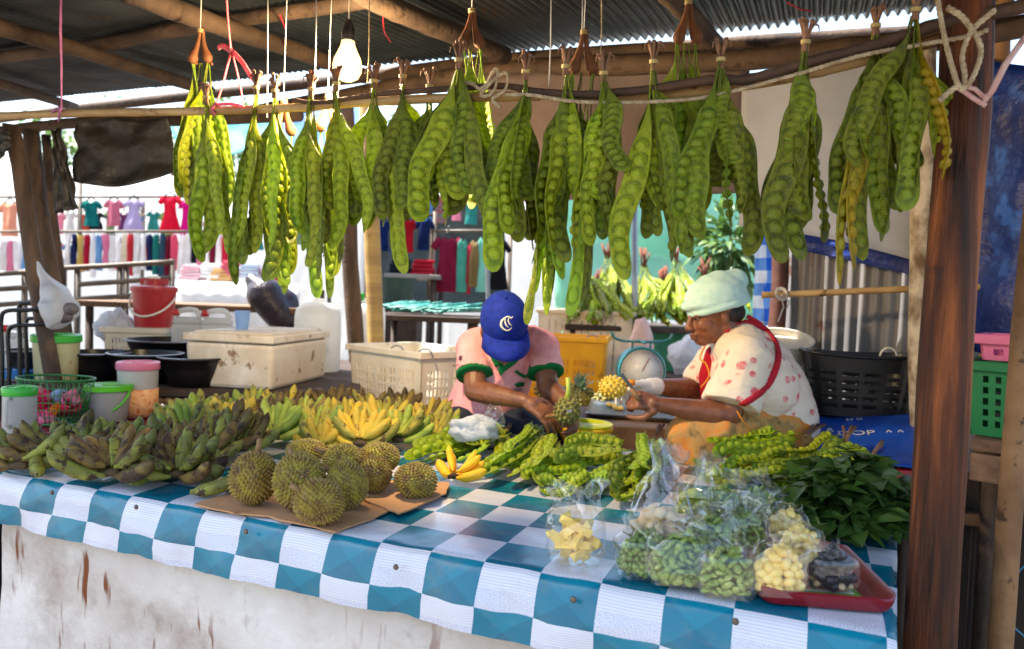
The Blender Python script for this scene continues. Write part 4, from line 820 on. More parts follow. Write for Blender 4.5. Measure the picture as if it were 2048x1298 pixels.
f1 = t.math('GREATER_THAN', edge, .78); c0 = t.mix(f1, c0, srgb(226, 220, 200)); f2 = t.math('GREATER_THAN', edge, .86); c0 = t.mix(f2, c0, srgb(92, 140, 52)); t.l(c0, t.b.inputs['Base Color']); t.b.inputs['Roughness'].default_value = .3
b = MB(); b.add([V((-W2, -L2, .0085)), V((W2, -L2, .0085)), V((W2, L2, .0085)), V((-W2, L2, .0085))], [(0, 1, 2, 3)]); b.build('picture', t.m, tr)

m_leaf = mat('herb_leaf', srgb(78, 110, 44), srgb(48, 78, 32), scale=7, rough=.38, c3=srgb(76, 108, 42), transl=.25, bump=.2, bscale=60, spots=srgb(124, 148, 58), spot_scale=9, spot_at=.63, spec=.5)
m_stem = mat('herb_stem', srgb(92, 110, 56), srgb(66, 76, 40), scale=12, rough=.6)
lp = onZ(1700, 1040, TZ); root = thing('herb_bundle', 'heap of dark green leafy sprigs at the right end of the table', 'leafy herbs', lp, TYAW)
rr = random.Random(9); b = MB(); st = MB()
def leaf(b, p, d, up, L, wd, fold=.25, droop=.3):
    d = d.normalized(); s_ = d.cross(up).normalized(); n_ = s_.cross(d); vs = []; N = 5
    for i in range(N + 1):
        t_ = i / N; wv = wd * math.sin(PI * min(1, t_ ** .75)) * (1 - .15 * t_); c_ = p + d * (L * t_) - n_ * (droop * L * t_ * t_)
        vs += [c_ + s_ * wv + n_ * wv * fold, c_, c_ - s_ * wv + n_ * wv * fold]
    b.add(vs, [f for i in range(N) for f in ((3 * i, 3 * i + 1, 3 * i + 4, 3 * i + 3), (3 * i + 1, 3 * i + 2, 3 * i + 5, 3 * i + 4))])
for q in range(170):
    u_, v_ = rr.uniform(-1, 1), rr.uniform(-1, 1)
    if u_ * u_ + v_ * v_ > 1: continue
    hgt = .17 * (1 - .75 * (u_ * u_ + v_ * v_)) ; base = V((u_ * .135, v_ * .23, hgt * rr.uniform(.3, 1) + .012))
    a = rr.uniform(-.8, .8) - PI / 2 + u_ * .6; d = V((math.cos(a), math.sin(a), rr.uniform(-.25, .45))); d.normalize()
    pts = [base - d * .05, base, base + d * .05 + V((0, 0, -.002))]; st.tube(pts, .0014, 5)
    for k in range(7):
        t_ = k / 6; p = pts[0].lerp(pts[2], t_); sd_ = 1 if k % 2 else -1; dd = (d + d.cross(V((0, 0, 1))) * sd_ * rr.uniform(.5, 1.2) + V((0, 0, rr.uniform(-.3, .6))))
        if p.z < .006: p.z = .006
        leaf(b, p, dd, V((rr.uniform(-.5, .5), rr.uniform(-.5, .5), 1)), rr.uniform(.045, .085), rr.uniform(.016, .027), rr.uniform(.1, .5), rr.uniform(0, .5))
for v in b.v: v.z = max(v.z, .007)
b.build('leaves', m_leaf, root); st.build('stems', m_stem, root)

# clear film: mostly transparent with glossy creases
def film(name, tint=(.985, .99, .985, 1), base=.05, bstr=.55, sc_=22):
    t = NT(name); tcn = t.n('ShaderNodeTexCoord'); nq = t.n('ShaderNodeTexNoise', i_Scale=sc_ * .5, i_Detail=2); t.l(tcn.outputs['Object'], nq.inputs[0]); va = t.n('ShaderNodeVectorMath', operation='MULTIPLY_ADD'); t.l(nq.outputs['Color'], va.inputs[0]); va.inputs[1].default_value = (.06, .06, .06); t.l(tcn.outputs['Object'], va.inputs[2]); no = t.n('ShaderNodeTexNoise', noise_type='RIDGED_MULTIFRACTAL', i_Scale=sc_ * .5, i_Detail=1.2, i_Roughness=.4, i_Distortion=.6); t.l(va.outputs[0], no.inputs[0])
    bp = t.n('ShaderNodeBump', i_Strength=bstr, i_Distance=.014); t.l(no.outputs[0], bp.inputs['Height'])
    tr_ = t.n('ShaderNodeBsdfTransparent'); tr_.inputs[0].default_value = tint
    gl = t.n('ShaderNodeBsdfGlossy', i_Roughness=.07); gl.inputs[0].default_value = (.95, .97, 1, 1); t.l(bp.outputs[0], gl.inputs['Normal'])
    df = t.n('ShaderNodeBsdfDiffuse'); df.inputs[0].default_value = (.8, .82, .82, 1)
    lw = t.n('ShaderNodeLayerWeight', i_Blend=.35); t.l(bp.outputs[0], lw.inputs['Normal'])
    m1 = t.n('ShaderNodeMixShader'); t.l(t.math('MULTIPLY_ADD', lw.outputs['Facing'], .26, base), m1.inputs[0]); t.l(tr_.outputs[0], m1.inputs[1]); t.l(gl.outputs[0], m1.inputs[2])
    m2 = t.n('ShaderNodeMixShader', i_0=.02); t.l(m1.outputs[0], m2.inputs[1]); t.l(df.outputs[0], m2.inputs[2]); t.l(m2.outputs[0], t.out.inputs[0]); return t.m
m_film = film('clear_film'); m_film2 = film('cloudy_film', (.98, .985, .985, 1), .07, .8, 20)
def beanmat(n, a, b_, **k): return mat(n, srgb(*a), srgb(*b_), scale=40, rough=.35, bump=.1, bscale=90, **k)
m_bgreen = mat('shelled_bean', srgb(132, 156, 62), srgb(104, 130, 46), scale=26, rough=.4, c3=srgb(176, 190, 104))
m_pea = mat('pea_eggplant', srgb(112, 142, 52), srgb(84, 112, 40), scale=26, rough=.4, c3=srgb(140, 168, 74))
m_creamb = mat('cream_bean', srgb(246, 222, 138), srgb(236, 198, 96), scale=20, rough=.4, sss=.1)
m_tan = mat('tan_piece', srgb(236, 206, 150), srgb(214, 178, 120), scale=20, rough=.5)
m_pine = mat('pineapple_flesh', srgb(252, 224, 128), srgb(244, 204, 92), scale=20, rough=.35, bump=.35, bscale=60, stretch=(1, 1, .3))
m_dk = mat('dark_seed', srgb(40, 34, 44), srgb(22, 20, 26), scale=20, rough=.4); m_palenut = mat('pale_nut', srgb(214, 186, 140), srgb(186, 150, 104), scale=20, rough=.5)
def contents(root, kind, w_, d_, h, seed):
    rr = random.Random(seed)
    spec = {'bean': (.0095, (.0085, .0128, .005), m_bgreen, 'green_beans'), 'pea': (.0072, (.0068, .0068, .0068), m_pea, 'pea_eggplants'), 'cream': (.0105, (.0135, .0098, .009), m_creamb, 'cream_beans'),
            'tan': (.015, (.024, .018, .014), m_tan, 'tan_pieces'), 'dark': (.009, (.011, .011, .01), m_dk, 'dark_seeds'), 'pine': (.0185, (.03, .02, .016), m_pine, 'pineapple_wedges'), 'leafy': (.015, (.024, .02, .016), m_pod, 'green_pieces')}[kind]
    r, dim, m, nm = spec; P = []
    for tries in range(9000):
        u_, v_, z = rr.uniform(-1, 1), rr.uniform(-1, 1), rr.random()
        k = (1 - .55 * z ** 2.2) * (.82 + .18 * min(1, z * 5)); p = V((u_ * (w_ / 2 - r) * k, v_ * (d_ / 2 - r) * k, r * .8 + z * (h - r)))
        if (u_ * u_ + v_ * v_) > 1 or z > 1 - .35 * (u_ * u_) - .2 * nz((u_ * 2, v_ * 2, seed)) * 1.0: continue
        if all((p - q).length > r * 1.25 for q in P): P.append(p)
        if len(P) > 330: break
    b = MB(); b2 = MB()
    for i, p in enumerate(P):
        rot = Rz(rr.uniform(0, 6)) @ Rx(rr.uniform(-1, 1)) @ Ry(rr.uniform(-1, 1)); s_ = rr.uniform(.85, 1.12)
        if kind == 'pine':
            L, w2, h2 = .036 * s_, .011, .019; prof = [V((-L, -w2, 0)), V((L, -w2, 0)), V((L, w2, 0)), V((-L, w2, 0)), V((-L * .9, 0, h2)), V((L * .95, 0, h2))]
            b.add([p + rot @ q for q in prof], [(3, 2, 1, 0), (0, 1, 5, 4), (2, 3, 4, 5), (1, 2, 5), (3, 0, 4)])
        elif kind == 'dark' and i % 6 == 0: b2.ell(p, (.012, .008, .006), 8, 6, rot)
        else: b.ell(p, tuple(x * s_ for x in dim), 9, 6, rot, fn=(lambda q: q * (1 + .25 * nz(q * 60 + V((i, 0, 0))))) if kind in ('tan', 'leafy') else None)
    o = b.build(nm, m, root, smooth=kind != 'pine', bevel=.003 if kind == 'pine' else 0); tag(o, kind='stuff' if len(P) > 20 else None)
    if b2.v: tag(b2.build('pale_nuts', m_palenut, root), kind='stuff')
    if kind == 'pea':
        s2 = MB()
        for i in range(70):
            p = rr.choice(P) + V((rr.uniform(-.01, .01), rr.uniform(-.01, .01), rr.uniform(0, .012))); q = V((rr.uniform(-1, 1), rr.uniform(-1, 1), rr.uniform(-.4, .6))).normalized() * .022; s2.tube([p, p + q], .0012, 5)
        s2.build('stalklets', m_stem, root)
    return P
def bag(lab, px, py, wpx, hc_px, ht_px, kind, seed, deep=.62, neck=.35, flare=.5, tilt=0, yaw=0, z=0, name='clear_bag'):
    p = onZ(px, py, TZ + .006 + z); k = mpp(depth(p)); w_, hc, ht = wpx * k, hc_px * k, ht_px * k; d_ = w_ * deep; p = p + V((0, d_ * .4, 0))
    root = thing(name, lab, 'bag', p, yaw, 'clear bags on the table', rot=(tilt, 0, yaw)); contents(root, kind, w_, d_, hc, seed)
    b = MB(); nu, nv = 34, 40
    rs = random.Random(seed * 13); la = rs.uniform(0, 6); lean = rs.uniform(.1, .28); slant = rs.uniform(-.3, .3)
    def f(u, v):
        z_ = ht * u; a = 2 * PI * v; s_ = z_ / hc; up_ = smooth01(s_, .8, ht / hc)
        k_ = .84 + .16 * smooth01(s_, 0, .22)
        if s_ > .7: k_ *= 1 - (1 - neck) * smooth01(s_, .7, .7 + (ht / hc - .7) * .7) + flare * smooth01(u, .7, 1)
        e = 2.8 if s_ < 1 else 2.2; ca, sa = math.cos(a), math.sin(a); q = (abs(ca) ** e + abs(sa) ** e) ** (-1 / e)
        cr_ = .07 * nz((ca * 2, sa * 2 + seed, z_ * 14)) + smooth01(s_, .5, 1.3) * (.13 * nz((ca * 3.5, sa * 3.5 + seed, z_ * 12)) + .05 * nz((ca * 9, sa * 9 + seed, z_ * 10)))
        fl = 1 - .82 * smooth01(s_, .85, ht / hc)
        x, y = ca * q * (w_ / 2 + .002) * (k_ + cr_), sa * q * (d_ / 2 + .002) * (k_ * fl + cr_ * .8)
        y += .035 * up_ * math.sin(x / w_ * 9 + seed + z_ * 20) * min(1, ht / .12)
        return V((x + ht * lean * up_ * math.cos(la), y + ht * lean * up_ * math.sin(la), z_ * (1 - .12 * up_) + x * slant * up_ + .014 * smooth01(u, .75, 1) * nz((ca * 4, sa * 4, seed + 2))))
    b.grid(nu, nv, f, wrap=True); b.add([f(0, j / nv) for j in range(nv)], [tuple(range(nv))]); b.build('film', m_film2 if seed in (1, 3, 4, 15) else m_film, root); return root
bag('clear bag of yellow pineapple wedges standing alone on the checks', 1152, 1130, 116, 84, 168, 'pine', 1, neck=.8, flare=.3, deep=.7)
bag('clear bag of round green pea eggplants left of the bean bags', 1300, 1160, 136, 90, 120, 'pea', 2, neck=.6, flare=.1)
bag('tall clear bag of tan pieces with a long twisted top', 1326, 1100, 130, 76, 230, 'tan', 3, neck=.42, flare=.25)
bag('tall clear bag of lumpy green pieces behind the tan one', 1392, 1056, 84, 70, 170, 'leafy', 4, neck=.4, flare=.3)
bag('clear bag of shelled green beans left in the front pair', 1378, 1186, 156, 104, 150, 'bean', 5, neck=.72, flare=0, tilt=-.3)
bag('clear bag of shelled green beans at the very front next to the red tray', 1462, 1204, 122, 100, 128, 'bean', 6, neck=.8, flare=0, tilt=-.12)
bag('clear bag of green beans behind the front left one', 1428, 1128, 124, 84, 130, 'bean', 7, neck=.74, flare=0, tilt=-.25)
bag('clear bag of green beans behind the front right one', 1500, 1112, 100, 78, 130, 'bean', 8, neck=.72, flare=0, tilt=-.2)
bag('clear bag of green beans at the back of the bag heap', 1452, 1056, 120, 76, 130, 'bean', 9, neck=.7, flare=.05, tilt=-.25)
bag('clear bag of green beans against the dark leaves', 1528, 1050, 96, 70, 116, 'bean', 10, neck=.66, flare=.05, tilt=-.3)
bag('clear bag of big cream beans at the front left of the red tray', 1568, 1200, 114, 98, 132, 'cream', 11, neck=.78, flare=0, tilt=-.15, z=.012)
bag('clear bag of cream beans in the middle of the red tray', 1606, 1136, 96, 80, 108, 'cream', 12, neck=.74, flare=.1, tilt=-.1, z=.012)
bag('clear bag of cream beans behind the other two cream bags', 1578, 1090, 84, 66, 84, 'cream', 13, neck=.72, flare=0, z=.012)
bag('clear pointed bag of dark seeds with pale nuts on the red tray', 1672, 1186, 106, 80, 112, 'dark', 14, neck=.3, flare=0, z=.012)
# ================================================================== PEOPLE
from mathutils.bvhtree import BVHTree
def fuse(b, name, m, parent, voxel=.0045, smooth=6, fac=.5, fold=None):
    inv = XF[parent.name].inverted(); b.v = [inv @ x for x in b.v]
    o = bpy.data.objects.new('tmp', b.mesh('tmp', m)); C.objects.link(o)
    r = o.modifiers.new('r', 'REMESH'); r.mode = 'VOXEL'; r.voxel_size = voxel
    s = o.modifiers.new('s', 'SMOOTH'); s.iterations = smooth; s.factor = fac
    bpy.context.view_layer.update(); me = bpy.data.meshes.new_from_object(o.evaluated_get(bpy.context.evaluated_depsgraph_get()))
    bpy.data.objects.remove(o); me.name = name; me.materials.clear(); me.materials.append(m); me.polygons.foreach_set('use_smooth', [True] * len(me.polygons))
    if fold:                                              # cloth folds pressed into the surface
        amp, (fx, fy, fz_), sd = fold; ns = [v.normal.copy() for v in me.vertices]
        for v, q in zip(me.vertices, ns):
            p = v.co; h = 1 - abs(nz((p.x * fx + sd, p.y * fy, p.z * fz_))) * 2.6; h2 = nz((p.x * fx * 2.3, p.y * fy * 2.3 + sd, p.z * fz_ * 2.1))
            v.co = p + q * amp * (max(-.6, h) * .7 + h2 * .6)
        me.update()
    n = bpy.data.objects.new(name, me); C.objects.link(n); n.parent = parent; return n
def caps(b, pts, rad, seg=12):
    pts = [V(p) for p in pts]; rad = rad if hasattr(rad, '__len__') else [rad] * len(pts)
    P, Q = [], []
    for i in range(len(pts) - 1):
        for k in range(5): t_ = k / 5; P.append(pts[i].lerp(pts[i + 1], t_)); Q.append(rad[i] + (rad[i + 1] - rad[i]) * t_)
    P.append(pts[-1]); Q.append(rad[-1]); b.tube(P, Q, seg)
    for p, r in zip(pts, rad): b.ell(p, r, seg, 8)
def basis(f, up):
    f = f.normalized(); s_ = up.cross(f).normalized(); u_ = f.cross(s_); return Matrix((f, s_, u_)).transposed()      # local x = forward, z = up
def head_shapes(b, c, M, k=1.0):
    def E(x, y, z, r, rot=None): b.ell(c + M @ (V((x, y, z)) * k), tuple(q * k for q in r), 16, 10, M @ rot if rot else M)
    E(-.012, 0, .02, (.098, .077, .092)); E(.03, 0, -.05, (.062, .06, .062)); E(.058, 0, -.093, (.03, .034, .022)); E(.02, 0, -.075, (.055, .056, .035))
    for s_ in (-1, 1):
        E(.069, s_ * .03, .01, (.017, .028, .011)); E(.058, s_ * .042, -.035, (.03, .024, .026)); E(-.004, s_ * .076, -.022, (.019, .007, .031), Rz(s_ * .35)); E(-.008, s_ * .082, -.02, (.013, .005, .02), Rz(s_ * .35)); E(.1, s_ * .013, -.046, (.012, .009, .009))
    caps(b, [c + M @ (V((.086, 0, .0)) * k), c + M @ (V((.106, 0, -.042)) * k)], [.01 * k, .0135 * k]); E(.092, 0, -.068, (.012, .024, .007)); E(.09, 0, -.081, (.012, .022, .008))
def face_bits(root, c, M, skin_dark, k=1.0):
    me = mat('eye_white', srgb(150, 138, 128), rough=.3); mi = mat('iris', srgb(30, 20, 15), rough=.15)
    for s_ in (-1, 1):
        b = MB(); b.ell(c + M @ (V((.077, s_ * .031, -.008)) * k), .0098 * k, 12, 8); o = b.build('eye', me, root, world=True)
        b = MB(); b.ell(c + M @ (V((.087, s_ * .032, -.012)) * k), .0045 * k, 10, 6, ); i_ = b.build('iris', mi, root, world=True)
        b = MB(); b.ell(c + M @ (V((.0775, s_ * .031, -.003)) * k), (.0128 * k, .015 * k, .0085 * k), 12, 8, M); b.build('eyelid', skin_dark, root, world=True)
    b = MB(); b.tube([c + M @ (V(q) * k) for q in ((.088, -.022, -.0755), (.1025, 0, -.0745), (.088, .022, -.0755))], .0016, 5); b.build('mouth', mat('mouth_line', srgb(70, 35, 30), rough=.6), root, world=True)
def hand_shapes(b, wrist, d, n, curl=.5, thumb=1, k=1.0, spread=.12, thumbcurl=.4):
    d = d.normalized(); n = (n - d * n.dot(d)).normalized(); s_ = d.cross(n) * thumb          # n = out of the palm, s_ towards the thumb
    caps(b, [wrist, wrist + d * .03 * k], [.024 * k, .025 * k]); 
    for q in (-.024, -.009, .008, .024): caps(b, [wrist + d * .018 * k + s_ * q * .6 * k, wrist + d * .084 * k + s_ * q * k], [.014 * k, .0115 * k], 10)
    for i, (q, L) in enumerate(((.026, .9), (.009, 1.0), (-.009, .94), (-.026, .76))):
        p = wrist + d * (.086 - .004 * abs(i - 1)) * k + s_ * q * k; a = curl * .75 + .05 * i; pts = [p]; dirn = (d + s_ * q * spread * 30).normalized()
        for seg_, ln in enumerate((.042, .027, .022)):
            v = dirn * math.cos(a) + n * math.sin(a); p = p + v * ln * L * k; pts.append(p); a += curl * (.95 if seg_ == 0 else .65)
        caps(b, pts, [.0103 * k, .0094 * k, .0086 * k, .0074 * k], 10)
    p = wrist + d * .028 * k + s_ * .028 * k; q = p + (d * .6 + s_ * .62 + n * thumbcurl).normalized() * .042 * k; r = q + (d * .9 + s_ * .1 + n * thumbcurl).normalized() * .034 * k; e = r + (d * .9 - s_ * .15 + n * thumbcurl).normalized() * .024 * k
    caps(b, [p, q, r, e], [.0155 * k, .0125 * k, .0108 * k, .0085 * k], 10)
def surf(o):
    me = o.data; x = o.matrix_basis if not o.parent else XF[o.parent.name] @ o.matrix_basis
    return BVHTree.FromPolygons([x @ v.co for v in me.vertices], [tuple(p.vertices) for p in me.polygons])
def hit(bv, px, py, off=.003, fb=2.8):
    r = ray(px, py).normalized(); h = bv.ray_cast(CAM, r)
    if h[0] is None: return W(px, py, fb), -r
    n = h[1] if h[1].dot(r) < 0 else -h[1]; return h[0] + n * off, n
def strip(bv, pts, w_, name, m, parent, th=.003, off=.004, n=8, fb=2.8):
    P = spline([V((x, y, 0)) for x, y in pts], n); Hs = [hit(bv, p.x, p.y, off, fb) for p in P]; ps = [h[0] for h in Hs]
    for _ in range(3): ps = [ps[0]] + [(ps[i - 1] + ps[i] * 2 + ps[i + 1]) / 4 for i in range(1, len(ps) - 1)] + [ps[-1]]
    vs = []; N = len(ps); ww = w_ if hasattr(w_, '__len__') else (w_, w_)
    for i, p in enumerate(ps):
        t_ = (ps[min(N - 1, i + 1)] - ps[max(0, i - 1)]).normalized(); s_ = t_.cross(Hs[i][1]).normalized(); q = (ww[0] + (ww[1] - ww[0]) * i / (N - 1)) / 2; vs += [p - s_ * q, p + Hs[i][1] * .0015, p + s_ * q]
    b = MB(); b.add(vs, [f for i in range(N - 1) for f in ((3 * i, 3 * i + 1, 3 * i + 4, 3 * i + 3), (3 * i + 1, 3 * i + 2, 3 * i + 5, 3 * i + 4))])
    return b.build(name, m, parent, world=True, solid=th, off=0)
def patch(bv, poly, name, m, parent, off=.0025, fb=2.8):
    vs = [hit(bv, x, y, off, fb)[0] for x, y in poly]; c = [sum(p[0] for p in poly) / len(poly), sum(p[1] for p in poly) / len(poly)]
    vs.append(hit(bv, c[0], c[1], off, fb)[0]); n = len(poly); b = MB(); b.add(vs, [(i, (i + 1) % n, n) for i in range(n)]); return b.build(name, m, parent, world=True, solid=.001, off=0)
FB = dict(scale=8, rough=.85, spec=.15, bump=.5, bscale=11, bdist=.025)
m_skin1 = mat('skin_brown', srgb(136, 88, 62), srgb(104, 64, 46), scale=18, rough=.46, bump=.45, bscale=45, bdist=.006, sss=.06)
m_skin2 = mat('skin_dark', srgb(144, 90, 62), srgb(112, 66, 46), scale=18, rough=.44, bump=.4, bscale=45, bdist=.006, sss=.06)
m_pinks = mat('pink_polo', srgb(244, 172, 178), srgb(234, 154, 160), c3=srgb(248, 188, 192), **{**FB, 'bump': .6, 'bscale': 9})
m_greenk = mat('green_knit', srgb(24, 122, 66), srgb(16, 96, 52), **FB)
m_jean = mat('navy_trousers', srgb(48, 54, 70), srgb(32, 37, 50), **FB)
m_capb = mat('blue_cap', srgb(24, 48, 156), srgb(16, 36, 126), scale=60, rough=.8, bump=.3, bscale=220, bdist=.002, spec=.2)
m_white = mat('white_thread', srgb(236, 232, 222), srgb(220, 214, 204), rough=.8)
J = W
man = thing('person', 'man in a pink polo shirt and blue cap bending over a pineapple', 'person', V((J(965, 850, 2.9).x, J(965, 850, 2.9).y, PZ)))
hc = J(1008, 655, 2.70); Mh = basis((V((.16, -.80, -.72))), V((0, -.5, .86)))
# body: head, neck, arms and hands are one surface
b = MB(); head_shapes(b, hc, Mh); nk = J(1012, 690, 2.88)
caps(b, [nk, hc + Mh @ V((-.04, 0, -.05))], [.062, .058]); caps(b, [J(1008, 720, 2.93), nk], [.12, .07])
Rs, Re, Rw = J(948, 694, 2.88), J(950, 782, 2.76), J(1050, 802, 2.62); caps(b, [Rs, Rs.lerp(Re, .5), Re], [.05, .046, .041]); caps(b, [Re, Re.lerp(Rw, .35), Rw], [.041, .042, .026])
hand_shapes(b, Rw, J(1104, 834, 2.58) - Rw, V((.1, .55, -.8)), .42, 1)
Ls, Le, Lw = J(1084, 694, 2.88), J(1096, 776, 2.79), J(1140, 812, 2.66); caps(b, [Ls, Ls.lerp(Le, .5), Le], [.05, .046, .041]); caps(b, [Le, Le.lerp(Lw, .35), Lw], [.041, .041, .026])
hand_shapes(b, Lw, J(1158, 846, 2.56) - Lw, V((-1, -.15, -.2)), .6, 1)
fuse(b, 'body', m_skin1, man, .0042, 5)
b = MB(); hp = J(964, 830, 2.98)
caps(b, [hp, J(985, 770, 2.97), J(1004, 715, 2.93), J(1012, 690, 2.9)], [.15, .148, .142, .1], 20); caps(b, [J(952, 690, 2.89), J(1012, 682, 2.9), J(1080, 690, 2.89)], [.068, .075, .068], 16)
for a, e in ((Rs, Re), (Ls, Le)): caps(b, [a, a.lerp(e, .35)], [.07, .066], 16); b.tube([a.lerp(e, .2), a.lerp(e, .62)], [.066, .07], 18)
shirt = fuse(b, 'polo_shirt', m_pinks, man, .005, 6, fold=(.0065, (9, 9, 5), 3)); bs = surf(shirt)
for a, e in ((Rs, Re), (Ls, Le)):
    b = MB(); b.tube([a.lerp(e, .585), a.lerp(e, .6), a.lerp(e, .66), a.lerp(e, .675)], [.066, .0715, .0715, .066], 22); b.build('sleeve_cuff', m_greenk, man, world=True)
b = MB()
for s_ in (-1, 1):
    pts = [(984, 664), (978, 684), (984, 706), (996, 722)] if s_ < 0 else [(1052, 700), (1040, 718), (1022, 736), (1006, 740)]
strip(bs, [(976, 668), (980, 690), (988, 708), (1000, 730)], .035, 'collar', m_greenk, man, .004, .008, 4, 2.8)
patch(bs, [(1046, 708), (1020, 722), (1004, 734), (1000, 752), (1010, 740), (1030, 726)], 'collar', m_greenk, man, .008)
patch(bs, [(1004, 722), (1010, 738), (1001, 752), (996, 740)], 'placket', m_greenk, man, .006)
strip(bs, [(1030, 741), (1046, 752), (1058, 748), (1062, 732)], .012, 'pocket_trim', m_greenk, man, .002, .004, 4)
m_emb = mat('dark_print', srgb(70, 40, 66), rough=.7)
patch(bs, [(1028, 768), (1038, 763), (1049, 765), (1046, 772), (1034, 774)], 'leaf_print', m_greenk, man, .003)
patch(bs, [(1028, 776), (1046, 776), (1040, 781), (1030, 781)], 'leaf_print', mat('grey_print', srgb(150, 120, 140), rough=.7), man, .003)
patch(bs, [(920, 712), (925, 712), (924, 720), (921, 722), (918, 718)], 'emblem', m_emb, man, .003)
def lettering(txt, px, py, hpx, parent, m, bv=None, up=None, depth_=None, sheet_=None, th=.0006, font_rot=0):
    h0 = sheet_ if sheet_ else hit(bv, px, py, .004); p, n = h0; h = hpx * mpp(depth(p))
    cu = bpy.data.curves.new('txt', 'FONT'); cu.body = txt; cu.size = h * 1.4; cu.align_x = 'CENTER'; cu.align_y = 'CENTER'; cu.extrude = th
    o = bpy.data.objects.new('txt', cu); C.objects.link(o); bpy.context.view_layer.update()
    me = bpy.data.meshes.new_from_object(o.evaluated_get(bpy.context.evaluated_depsgraph_get())); bpy.data.objects.remove(o); me.name = 'lettering'; me.materials.clear(); me.materials.append(m)
    q = bpy.data.objects.new('lettering', me); C.objects.link(q); up = up or CU; n = n.normalized(); up = (up - n * up.dot(n)).normalized(); x = up.cross(n)
    mm = Matrix((x, up, n)).transposed() @ Rz(font_rot); mm = mm.to_4x4(); mm.translation = p; q.parent = parent; q.matrix_basis = XF[parent.name].inverted() @ mm; return q
lettering('ATE WORLD', 929, 731, 6, man, m_emb, bs)
# trousers, crossed legs
b = MB(); caps(b, [hp + V((0, .02, -.02)), J(905, 868, 2.82), J(880, 892, 2.7)], [.12, .085, .07], 14); caps(b, [J(880, 892, 2.7), J(1010, 905, 2.66)], [.068, .055], 12)
caps(b, [hp + V((.04, .02, -.02)), J(1056, 876, 2.84), J(1090, 892, 2.74)], [.12, .085, .072], 14); caps(b, [J(1090, 892, 2.74), J(980, 905, 2.72)], [.066, .055], 12)
fuse(b, 'trousers', m_jean, man, .007, 5)
# cap
cap_c = hc + Mh @ V((-.008, 0, .034)); b = MB()
def capf(p):
    q = p.copy(); q.z *= 1.0; q.x += .012 * max(0, q.z) / .1; return q
b.ell(cap_c, (.108, .089, .104), 26, 16, Mh, fn=lambda p: V((p.x, p.y, max(p.z, -.02))))
crown = b.build('cap_crown', m_capb, man, world=True)
b = MB(); vs = []
for i in range(17):
    a = -1.15 + 2.3 * i / 16
    for r0, dz in ((.0, .0), (.35, -.004), (.7, -.014), (1, -.028)):
        ex = .078 * r0; vs.append(cap_c + Mh @ V((.106 * math.cos(a) + ex * max(0, math.cos(a)) ** .7, .087 * math.sin(a) + .010 * r0 * math.sin(a), -.014 + dz + .012 * math.cos(a * 1.2) - .018 * abs(math.sin(a)) ** 2 * r0)))
b.add(vs, [(i * 4 + k, i * 4 + k + 1, i * 4 + k + 5, i * 4 + k + 4) for i in range(16) for k in range(3)]); b.build('cap_brim', m_capb, man, world=True, solid=.004, off=0)
b = MB(); b.ell(cap_c + Mh @ V((0, 0, .105)), .007, 10, 6); b.build('cap_button', m_capb, man, world=True)
bc = surf(crown)
def glyph(strokes, cx, cy, k, name, m, parent, bv):
    b = MB()
    for st in strokes:
        P = spline([V((cx + x * k, cy + y * k, 0)) for x, y, w_ in st], 8); w0 = [q[2] for q in st]; n = len(P)
        ps = [hit(bv, p.x, p.y, .0022) for p in P]; pp = [q[0] for q in ps]
        for i in range(n - 1):
            pass
        vs = []
        for i in range(n):
            t_ = (pp[min(n - 1, i + 1)] - pp[max(0, i - 1)]).normalized(); s_ = t_.cross(ps[i][1]).normalized(); f_ = i / (n - 1) * (len(w0) - 1); a = int(min(f_, len(w0) - 2)); wd = (w0[a] + (w0[a + 1] - w0[a]) * (f_ - a)) * k * mpp(2.65) / 2
            vs += [pp[i] - s_ * wd, pp[i] + s_ * wd]
        b.add(vs, [(2 * i, 2 * i + 1, 2 * i + 3, 2 * i + 2) for i in range(n - 1)])
    return b.build(name, m, parent, world=True, solid=.0014, off=0)
# blackletter C
glyph([[(13, -9, .8), (8, -14, 2), (0, -12, 3.2), (-8, -4, 4.6), (-9, 6, 5), (-3, 14, 3.6), (6, 16, 2.4), (14, 10, .8)], [(0, -11, 1), (-1, -3, 3), (2, 5, 3.4), (7, 10, 1)], [(8, -13, 1), (6, -5, 2.8), (9, 2, 3), (14, 6, 1)], [(8, -13, 1.6), (13, -11, 2.4), (16, -15, .6)]], 1011, 646, .9, 'cap_letter', m_white, man, bc)
# knife and the pineapple being cut
kn = thing('paring_knife', 'small knife with a pale handle in the man\'s right hand', 'knife', J(1102, 838, 2.55)); b = MB(); a = J(1092, 834, 2.56); c = J(1122, 828, 2.5); b.tube([a, a.lerp(c, .6), c], [.007, .008, .007], 8); b.build('handle', m_lightwood, kn, world=True)
b = MB(); d = (c - a).normalized(); u_ = V((0, 0, 1)); b.add([c, c + d * .05 - u_ * .002, c + d * .06 + u_ * .008, c + u_ * .012], [(0, 1, 2, 3)]); b.build('blade', m_steel, kn, world=True, solid=.0012, smooth=False)
m_pskin = mat('pineapple_skin', srgb(150, 140, 66), srgb(96, 100, 52), scale=24, rough=.65, bump=.8, bscale=40, bdist=.01, spots=srgb(80, 62, 40), spot_scale=40, spot_at=.58)
m_pleaf = mat('pineapple_leaf', srgb(118, 146, 118), srgb(74, 104, 76), scale=8, rough=.5, transl=.15)
